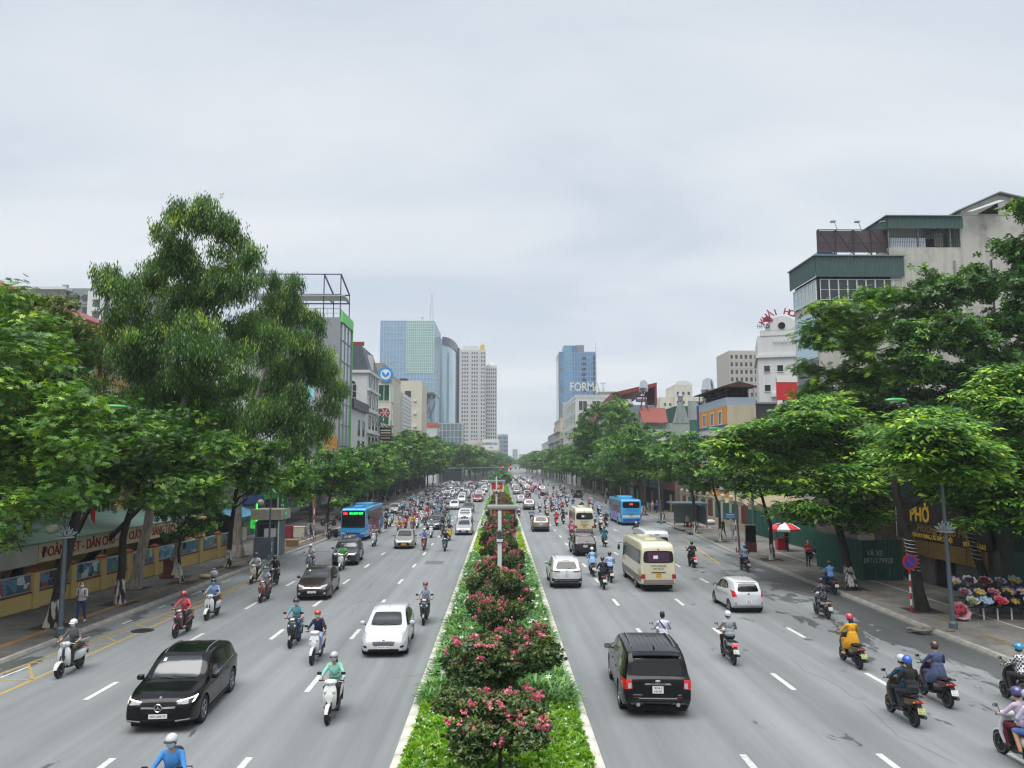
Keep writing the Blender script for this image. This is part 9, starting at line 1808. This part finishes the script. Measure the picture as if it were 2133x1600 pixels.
car('bus',745,1122,'2f8cc4','blue oncoming city bus with green and red lit route sign','bus');car('bus',1308,1092,'3a97cc','blue city bus driving away along the right kerb','bus',advert=pm('8a6fb0',rough=.5,noise=.4,scale=1.2),advert2=pm('6fa8cc',rough=.5,noise=.4))
car('cross',1134,1033,'5c1a26','maroon SUV driving away in the far right lanes',flake=True);car('cross',1204,1037,BLACK,'black SUV parked along the right kerb under the trees');car('vios',1098,1036,'b0a89a','pale taxi-like sedan driving away past the silver SUV',brake=LAMP_ON);car('altis',1076,1030,'9fa2a4','light grey sedan far along the median lane on the right',flake=True);car('vios',0,0,'5a1418','dark red sedan at the median in the far right lanes',X=4.0,Y=190);car('cross',1090,1015,'1c2a52','navy SUV far up the right lanes',flake=True)
random.seed(41);cn_=[('white',WHITE),('silver',SILVER),('grey','4a4d50'),('black',BLACK),('white',WHITE),('red','8a1a20'),('pearl white','b9b6ae'),('dark blue','1c2a4a'),('pale grey','a0a3a5')]
zones_l=((150,200,'where the left lanes pass the round blue sign'),(200,256,'in the queue just before the far crossing'));zones_r=((195,250,'in the right lanes past the navy SUV'),(250,420,'at the distant end of the right lanes'))
def far_cars(lanes,zones,n):
 seen=set()
 for y0,y1,zn in zones:
  y=y0
  while y<y1:
   for X in lanes:
    if random.random()<.80:
     yy=y+random.uniform(0,3.5);ln='median lane' if abs(X)<5 else 'second lane' if abs(X)<9 else 'third lane' if abs(X)<12 else 'kerb lane'
     for _ in range(60):
      k=random.choice(['vios','altis','cross','kia','cross']);nm,c=random.choice(cn_)
      if(k,nm,ln,zn)not in seen:break
     if clear(X,yy+2.3,4.7,1.8):seen.add((k,nm,ln,zn));car(k,0,0,c,'%s %s, %s %s'%(nm,{'vios':'compact sedan','altis':'sedan','cross':'SUV','kia':'hatchback'}[k],ln,zn),group='cars '+zn,X=X+random.uniform(-.25,.25),Y=yy,flat=True,flake=nm not in('white','red','black'))
   y+=random.uniform(8,11)
far_cars((-4.2,-7.6,-10.8,-14),zones_l,0);far_cars((4.2,7.6,10.8),zones_r,0)
for X,Y,k,c,lb in((-6,268,'cross',WHITE,'white SUV crossing sideways at the far junction'),(-11,270,'altis','8a1a20','red sedan crossing sideways at the far junction'),(-17.5,268,'vios',WHITE,'white sedan crossing sideways at the far junction, furthest left')):
 m=dict(BASE,paint=paint(c));CARS[k].spawn((X,Y,0),R(90),m,lb,'car','cars crossing at the far junction',flat=True)
# ---- motorbikes and their riders
NOX=('skirt','long_hair','backpack','shoulder_strap')
def ride(px,py,bike,bc,who,label_b,label_p,c2=None,woman=False,add=(),pil=None,X=None,Y=None,dz=None,yaw=0.0,lit=False,plate=PLATE_W,flat=False,gb=None,gp=None,nohelm=False,seat='15151a'):
 p=G(px,py)if X is None else Vector((X,Y,0));away=p.x>0;y=p.y+(.60 if X is None else 0);rz=(0 if away else math.pi)+yaw;OCC.append((p.x,y,.8,1.9))
 BIKES[bike].spawn((p.x,y,0),rz,bike_mats(bc,c2,seat,lit=lit,plate=plate),label_b,'scooter' if bike!='u' else 'motorbike',gb,flat=flat)
 skip=[s for s in NOX if s not in add]+(['helmet','helmet_peak','chin_strap']if nohelm else[])
 (RIDERW if woman else RIDER).spawn((p.x,y,0),rz,who,label_p,'person',gp,flat=False,skip=skip)if not flat else None
 if flat:FLATP[woman].spawn((p.x,y,0),rz,who,label_p,'person',gp,flat=True)
 if pil:PILLION.spawn((p.x,y,0),rz,pil[0],pil[1],'person',gp,skip=[s for s in NOX if s not in pil[2]])
FLATP={}
for w,src in((False,RIDER),(True,RIDERW)):
 f=Proto('person');f.parts=[q for q in src.parts if q[0]not in NOX+('chin_strap','eye')];f.parts=[(a,b,None,d,e)for a,b,c,d,e in f.parts];FLATP[w]=f
near=[
 (0,0,'s','c9bfa8',ppl('3f7fc0','20242c','same',helmet='b9bcc0',mask='9cc4d8'),'cream scooter at the bottom edge under the man in blue','man in bright blue shirt and grey helmet at the bottom edge',dict(X=-6.42,Y=15.7,add=('backpack',))),
 (683,1508,'s','cfd0cc',ppl('8cc8b4','1a1a1e','same',helmet='a8aaad',mask='b8bcc2'),'white scooter with gold trim, nearest complete one on the left','woman in mint jacket and silver helmet facing the camera',dict(woman=True,add=('long_hair',))),
 (651,1384,'h','c6c8ca',ppl('1d2540','8f9cc4','same',helmet='c03a24',mask='d0d4d8',bag='b03030',shoe='c8c8c8'),'white scooter ridden by someone in an orange red helmet','person in navy jacket with red straps and orange red helmet',dict(woman=True,add=('backpack','shoulder_strap'))),
 (605,1350,'s','15171a',ppl('5f8f9c','2a4a7a',helmet='1e2226',mask='d0d4d8'),'black scooter ridden by the man in teal polo shirt','man in teal polo shirt and black helmet on a black scooter',{}),
 (367,1328,'h','5a1420',ppl('c45058','2a2c34','same',helmet='b03a44',mask='8a3a4a',shoe='b8a090'),'dark red scooter by the bus stop marking','person in pink hooded jacket and red helmet on a dark red scooter',dict(woman=True,c2='101014')),
 (431,1292,'v','c8cac8',ppl('7f9cc8','16181c',helmet='26282a',mask='7fb4d0'),'white retro scooter following the pink rider','man in light blue shirt on a white retro scooter',{}),
 (124,1412,'v','c4c6c4',ppl('55585c','3f402c',helmet='d0d0cc',mask='a8c8d4',peak='d0d0cc'),'white and navy retro scooter nearest the left kerb','man in grey T-shirt, white cap and olive trousers on a retro scooter',dict(c2='141c38')),
 (0,0,'s','1a1c20',ppl('9a9fae','3a3d44',helmet='7a2a30',mask='d0d4d8'),'black scooter just behind the white hatchback','man in pale grey T-shirt behind the white hatchback',dict(X=-3.35,Y=35.3)),
 (543,1256,'s','6a3a34',ppl('8f98a4','5a4f54',helmet='3a6a78',mask='8fc0cc'),'reddish brown scooter ahead of the black motorbike','person in grey shirt on a reddish brown scooter',dict(woman=True)),
 (524,1217,'s','b8ab98',ppl('b8bcc0','26282c','same',helmet='3a3c40',mask='55585c'),'beige scooter close to the left kerb','person in white jacket on a beige scooter near the kerb',{}),
 (564,1224,'u','101114',ppl('15171c','15171c','same',helmet='101214',mask='1a1a1c'),'black motorbike beside the reddish brown scooter','rider all in black on a black motorbike',{}),
 (641,1192,'v','6f7478',ppl('a9abb4','2a2c30','same',helmet='c8c8c8',mask='c07a80'),'grey retro scooter behind the brown sedan','woman in white top and white helmet on a grey retro scooter',dict(woman=True)),
 (708,1190,'s','bdbfb8',ppl('5fa860','2a2c30',helmet='2f4a38',mask='6a6a6a'),'white scooter in front of the dark grey SUV','man in green shirt riding before the dark grey SUV',{}),
 (777,1139,'s','c3c6c8',ppl('b09a8a','1c1e24',helmet='4a4c50',mask='c8c8c8'),'white scooter beside the front of the blue bus','person in tan shirt on a white scooter beside the bus',{}),
 (0,0,'u','2a2c30',ppl('bab4a4','26282c',helmet='1c1e22',mask='6a5a50'),'dark motorbike hidden behind the dark grey SUV','man in cream shirt behind the roof of the dark grey SUV',dict(X=-12.0,Y=61.5)),
 (882,1147,'u','a01c1c',ppl('6a7cc0','14161a','same',helmet='c8c8c8',mask='7f9cc0'),'red motorbike to the right of the beige silver sedan','rider in blue and white jacket on a red motorbike',{}),
 (926,1149,'u','1c3a58',ppl('1c2422','1f3a4a','same',helmet='2a2420',mask='7f9cb0'),'dark blue motorbike by the middle lane dashes','rider in dark green jacket on a dark blue motorbike',{}),
 (935,1127,'v','d0b02c',ppl('24242a','2a2a30',helmet='1c1c20',mask='b0a8a0'),'bright yellow retro scooter','rider in black on the bright yellow retro scooter',dict(woman=True)),
 (897,1121,'s','bfc2c4',ppl('9aa0a4','3a3c40',helmet='b8bcc0',mask='c0c4c8'),'white scooter before the dark slate sedan','rider in grey on the white scooter before the slate sedan',dict(woman=True)),
 (921,1113,'u','15161a',ppl('141519','141519','same',helmet='16181c',mask='1a1a1c'),'black motorbike left of the yellow scooter','rider in black left of the yellow scooter',{}),
 (934,1097,'s','3a3c40',ppl('6fb0a8','2a2c30',helmet='2a2c30',mask='c0c4c8'),'grey scooter behind the yellow retro scooter','rider in turquoise shirt behind the yellow scooter',{}),
 (888,1085,'s','a8141c',ppl('b0141c','a0141c','same',helmet='b01820',mask='c0a0a0'),'red scooter of the red raincoat rider','rider wholly in red raincoat and red helmet',dict(woman=True,add=('skirt',))),
 (810,1098,'s','c2baa4',ppl('6fa8b8','3a3c40',helmet='7fb0c0',mask='b0c0c8'),'cream scooter beside the rear of the blue bus','rider in cyan jacket beside the rear of the blue bus',dict(woman=True)),
 (830,1118,'s','26282c',ppl('c8742c','2a2c30','same',helmet='3a3c40',mask='c8c8c8'),'dark scooter just behind the beige silver sedan','rider in orange shirt just behind the beige silver sedan',{}),
 (843,1102,'s','a02428',ppl('6a1a22','26282c','same',helmet='2a2c30',mask='b0b0b0'),'red scooter among the left crowd','rider in maroon shirt on a red scooter in the crowd',{}),
 (858,1106,'u','8a2024',ppl('d0a820','2a2c30','same',helmet='3a3c40',mask='c0c0c0'),'red and black motorbike with a rider in yellow','rider in vivid yellow shirt in the left crowd',{}),
 (868,1101,'s','c4c6c8',ppl('c05a5a','6a6c70','same',helmet='b8b8bc',mask='c8c8c8'),'white scooter with a rider in coral next to the yellow shirt','rider in coral jacket next to the yellow shirt',dict(woman=True)),
 (0,0,'s','c8cac8',ppl('b9bcd0','15161a',helmet='202226',mask='c0c0c0',bag='101114'),'white scooter just ahead of the black three-row SUV','man in white T-shirt with a black bag strap, no helmet',dict(X=5.85,Y=28.4,add=('shoulder_strap',),nohelm=True)),
 (1528,1385,'u','b9babc',ppl('82888c','16181c',helmet='c4c6c8',mask='c0c0c0'),'white and black motorbike in the right lanes','man in grey polo shirt and white helmet, seen from behind',dict(lit=True)),
 (1790,1394,'s','3a3a28',ppl('c8901c','c8901c',helmet='b83a4a',mask='c0c0c0',shin='skin',shoe='c8b090'),'olive black scooter of the woman in the yellow dress','woman in mustard yellow dress with ponytail and red blue helmet',dict(woman=True,add=('skirt','long_hair'),plate=pm('b8bc7a',rough=.4))),
 (1905,1514,'s','4a3a20',ppl('1c4258','1a2230','same',helmet='b0b4b8',mask='c0c0c0'),'bronze scooter carrying two people','driver in teal jacket and white helmet with a passenger behind',dict(plate=pm('b8bc7a',rough=.4),pil=(ppl('16171a','1a2030','same',helmet='1c55b0',peak='1c55b0',mask='c0c0c0',hair='24140e'),'long haired passenger in black jacket and bright blue helmet',('long_hair',)))),
 (1974,1474,'h','3a1c24',ppl('3f4a68','3f4a68','same',helmet='4a2a24',mask='c0c0c0'),'dark maroon scooter of the rider in the blue grey raincoat','rider in long blue grey raincoat and brown helmet',dict(add=('skirt',),lit=False)),
 (0,0,'s','1c1d20',ppl(check_cloth(),'3a3438','same',helmet='2a86b8',mask='c0c0c0'),'black scooter cut off by the right edge behind the white one','rider in black and white checked shirt at the right edge',dict(X=15.3,Y=23.2)),
 (0,0,'h','c9cbcd',ppl('b8a8bc','5a1420','same',helmet='4a4478',mask='c0c0c0'),'white scooter cut off by the bottom right corner','woman in lilac jacket and wine red trousers at the bottom right corner',dict(X=12.25,Y=18.7,woman=True,pil=(ppl('b4b4c4','4a6aa0',helmet='b0a0b8',shin='skin'),'child in pale shirt behind the woman in lilac',()))),
 (1724,1290,'u','b0b2b4',ppl(dot_cloth(),dot_cloth(),'same',helmet='1a1c20',mask='c0c0c0'),'white motorbike heading for the right kerb','rider in dark dotted clothes leaning over a white motorbike',dict(woman=True)),
 (1738,1239,'u','26282c',ppl('5f8fc8','1c3060',helmet='1a2238',mask='c0c0c0'),'black motorbike beside the right kerb by the hoarding','man in sky blue shirt beside the hoarding kerb',{}),
 (1258,1228,'u','141518',ppl('141c28','101218','same',helmet='1c1e24',mask='c0c0c0',bag='5a5240'),'black motorbike left of the nearer minibus','rider in navy jacket with a strap, left of the minibus',dict(add=('shoulder_strap',))),
 (1273,1214,'u','1c1d20',ppl('9cb0dc','1c2028',helmet='1e2226',mask='c0c0c0'),'dark motorbike close to the minibus rear corner','man in pale blue T-shirt close to the minibus corner',{}),
 (1236,1201,'s','4a1c24',ppl('8cb4d8','2a2c34','same',helmet='c8c8c4',mask='c0c0c0'),'dark scooter behind the braking SUV','woman in sky blue jacket and white helmet behind the braking SUV',dict(woman=True,add=('skirt',))),
 (1446,1183,'s','17181b',ppl('15161a','26282c','same',helmet='26282a',mask='c0c0c0'),'black scooter with lit red tail lamp right of the minibus','rider in black right of the minibus',dict(lit=True)),
 (1557,1192,'u','2a2c30',ppl('7f8fb0','2c3448','same',helmet='4a86b0',mask='c0c0c0'),'dark motorbike riding along the kerb by the info board','rider in blue grey shirt and cyan helmet by the info board',{}),
 (1261,1140,'u','303236',ppl('0f5a62','14404a','same',helmet='2a3236',mask='c0c0c0'),'dark motorbike under the teal raincoat','rider in billowing teal raincoat',dict(add=('skirt',))),
 (1192,1124,'s','2a1c20',ppl('c86a78','b86a78','same',helmet='4a3a30',mask='c0c0c0'),'dark scooter beside the farther minibus','woman in pink clothes beside the farther minibus',dict(woman=True,add=('shoulder_strap',))),
 (0,0,'u','1c1d20',ppl('111216','16181c','same',helmet='b8b060',mask='c0c0c0'),'black motorbike ahead of the white van','rider in black with a cream yellow helmet ahead of the white van',dict(X=12.6,Y=72)),
 (1253,1108,'s','2c2e32',ppl('b8bcc4','3a3d48',helmet='b8bcc0',mask='c0c0c0'),'dark scooter in the small group left of the departing bus','rider in white shirt and white helmet left of the departing bus',dict(lit=True)),
 (1240,1100,'s','24262a',ppl('8a98b4','3a4254','same',helmet='8aa0c0',mask='c0c0c0'),'dark grey scooter behind the farther minibus','rider in grey blue jacket and blue helmet by the minibus',dict(woman=True)),
 (1264,1097,'s','7a1c24',ppl('1c1e24','1a1a20','same',helmet='6a94c0',mask='c0c0c0'),'red scooter close to the rear wheel of the departing bus','rider in black with light blue helmet close to the bus',{}),
 (1160,1096,'s','b02418',ppl('b02428','8a1c24','same',helmet='c0c0c4',mask='c0c0c0'),'red scooter left of the farther minibus','rider in red jacket and white helmet left of the farther minibus',dict(lit=True,woman=True)),
 (1174,1092,'u','5a1c1e',ppl('14161c','14161c','same',helmet='3a3c40',mask='c0c0c0'),'dark red motorbike next to the red scooter','rider in dark clothes next to the red scooter',{}),
 (1108,1090,'u','2a2c30',ppl('6a7ca8','3a3f4c',helmet='4a4c50',mask='c0c0c0'),'dark motorbike ahead of the beige SUV','rider in denim blue shirt ahead of the beige SUV',dict(lit=True)),
 (1081,1078,'u','3a1c20',ppl('b9bdc0','2a2c30',helmet='26282c',mask='c0c0c0'),'dark motorbike hugging the right median kerb','rider in white shirt hugging the right median kerb',{}),
]
for px,py,bk,bc,who,lb,lp,kw in near:ride(px,py,bk,bc,who,lb,lp,**kw)
random.seed(77)
SH=[('white','b6bac0'),('black','17181c'),('navy','1c2644'),('red','a8242a'),('grey','6f747a'),('pale blue','8fa8cc'),('pink','c4848c'),('brown','6a4a3a'),('green','3f6a4c'),('beige','a8987f'),('yellow','c4a030'),('purple','5a4470'),('orange','c06a2c')]
HL=[('white','c0c2c4'),('black','1a1c20'),('red','9a2428'),('blue','2a5aa0'),('grey','6a6e74'),('pink','c88a96'),('silver','9a9da2')]
BK=[('white','c2c4c4'),('black','17181b'),('red','8a1c22'),('grey','4f5358'),('blue','22406a'),('cream','b4a88f')]
USED=set()
def crowd(n,xr,yr,zone,group):
 k=0;tries=0
 while k<n and tries<n*40:
  tries+=1;X=random.uniform(*xr);Y=yr[0]+(yr[1]-yr[0])*random.random()**1.15
  if not clear(X,Y,1.9,.8):continue
  s,h,b=random.choice(SH[:3]*2+SH[4:6]*2+SH[:10]+SH[11:12]),random.choice(HL[:2]*2+HL),random.choice(BK[:2]*2+BK[3:4]*2+BK);key=(s[0],h[0],b[0],zone)
  if key in USED:continue
  USED.add(key);k+=1
  ride(0,0,random.choice('ssvuh'),b[1],ppl(s[1],random.choice(['1c1e24','2a3550','3a3a3c','55585c']),random.choice([None,'same']),helmet=h[1],mask=random.choice(['c8d0d4','7f9cb4','2a2c30'])),
    '%s scooter under the rider in %s with %s helmet, %s'%(b[0],s[0],h[0],zone),'rider in %s with %s helmet on a %s scooter, %s'%(s[0],h[0],b[0],zone),woman=random.random()<.45,X=X,Y=Y,flat=True,gb='scooters '+group,gp='riders '+group,lit=random.random()<.3 and X>0,yaw=random.uniform(-.06,.06))
crowd(52,(-15.2,-6.2),(86,135),'in the dense left crowd','in the dense left crowd');crowd(34,(-17.5,-5),(135,200),'behind the dense left crowd','behind the dense left crowd');crowd(22,(-18,-4),(200,258),'by the far crossing','by the far crossing')
crowd(26,(5.6,17.0),(98,145),'ahead of the departing bus','ahead of the departing bus');crowd(26,(4,18),(145,215),'far up the right lanes','far up the right lanes');crowd(30,(4,18.5),(215,400),'at the right vanishing end','at the right vanishing end')
# parked two-wheelers
def parked(px,py,kind,c,lb,yaw,z=.14,Y=None):p=G(px,py,z);BIKES[kind].spawn(p,yaw,bike_mats(c),lb,'motorbike','parked motorbikes',rot=(0,R(7),yaw))
parked(693,1122,'u','17181b','black motorbike parked on the left pavement before the bus',R(160));parked(684,1096,'u','1c2026','dark motorbike parked by the green lit shop tree',R(95));parked(1702,1166,'u','15161a','black motorbike half hidden behind the green hoarding',R(200));parked(706,1088,'s','2a2c30','scooter parked behind the striped pole near the bus',R(80))
random.seed(5)
for i in range(9):y=118+i*8.5;x=kx(RK,y)+2.6;BIKES[random.choice('su')].spawn((x,y,.14),R(90+random.uniform(-20,20)),bike_mats(random.choice(BK)[1]),'parked scooter, %s in the row under the right trees'%lnames[i],'scooter','scooters parked under the right trees',flat=True)
for i in range(6):y=104+i*9;x=kx(LK,y)-2.8;BIKES[random.choice('su')].spawn((x,y,.14),R(-90+random.uniform(-20,20)),bike_mats(random.choice(BK)[1]),'parked scooter, %s in the row under the left trees'%lnames[i],'scooter','scooters parked under the left trees',flat=True)
# bicycle by the striped pole
bc=empty('bicycle',zb(643,1126),R(60));tag(bc,'blue bicycle leaning near the striped pole','bicycle')
for y in(-.5,.5):obj('wheel',MB().tube([(0,y+math.cos(a)*.33,.34+math.sin(a)*.33)for a in np.linspace(0,6.283,21)],.018,6,0,False),RUBBER,bc)
obj('frame',MB().tube([(0,-.5,.34),(0,-.08,.32),(0,.38,.82),(0,-.2,.80),(0,-.5,.34)],.02,6).tube([(0,-.08,.32),(0,-.24,.95)],.02,6).tube([(0,.5,.34),(0,.36,.98)],.02,6),pm('23407c',rough=.4),bc);obj('saddle',MB().rounded((0,-.25,.98),(.16,.26,.07),0,2.5),BLACKPL,bc);obj('handlebar',MB().tube([(-.28,.30,1.02),(0,.36,1.0),(.28,.30,1.02)],.014,6),BLACKPL,bc)
# pedestrians
NOH=['helmet','helmet_peak','chin_strap','long_hair']
def walk(proto,px,py,who,lb,yaw,skip=(),z=.14):proto.spawn(G(px,py,z),yaw,who,lb,'person',None,skip=NOH+list(skip))
walk(WALKER,168,1297,ppl('b9bcc8','2a3f66',shoe='c0c0c0',bag='2a3050'),'student in white shirt with backpack looking at a phone by the school wall',R(190))
walk(STANDER,1684,1180,ppl('9c1a1c','101114',shoe='101012'),'person in red shirt and black trousers standing by the hoarding',R(170),('backpack','shoulder_strap','face_mask'));walk(STANDER,1640,1149,ppl('141416','101114',shoe='101012'),'seller in black behind the red drinks counter',R(110),('backpack','shoulder_strap','face_mask'))
walk(STEPPER,1507,1119,ppl('1a1a1c','141518','same',shoe='b0b0b0'),'person in black striding past the fence',R(120),('shoulder_strap','backpack'));walk(STEPPER,1527,1123,ppl('b4b8c0','9aa8bc','same',shoe='b0b0b0',bag='5a4a4a'),'person in white clothes beside the street sign pole',R(185),('shoulder_strap',));walk(SITTER,1432,1098,ppl('a9a49c','26282c'),'person sitting on a red stool in the bus shelter',R(140),('backpack','shoulder_strap'),.30)
walk(STANDER,1359,1069,ppl('b4bac4','9aa0ac',shoe='b0b0b0'),'person in white clothes under the trees past the departing bus',R(150),('backpack','shoulder_strap'));walk(STANDER,1368,1068,ppl('2a5aa8','1c2a4a'),'person in blue shirt under the trees past the departing bus',R(200),('backpack','shoulder_strap'))
# ------------------------------------------------------------------ thin damp air
hm=bpy.data.materials.new('damp_air');hm.use_nodes=True;N=hm.node_tree.nodes;N.clear();o_=N.new('ShaderNodeOutputMaterial');pv=N.new('ShaderNodeVolumePrincipled')
pv.inputs['Density'].default_value=0.00032;pv.inputs['Color'].default_value=(0.86,0.93,1.0,1);pv.inputs['Anisotropy'].default_value=0.0;hm.node_tree.links.new(pv.outputs[0],o_.inputs['Volume'])
tag(obj('haze',MB().box(-1520,1520,-75,2620,-1.1,107),hm),'thin grey haze over the avenue','haze',kind='stuff')
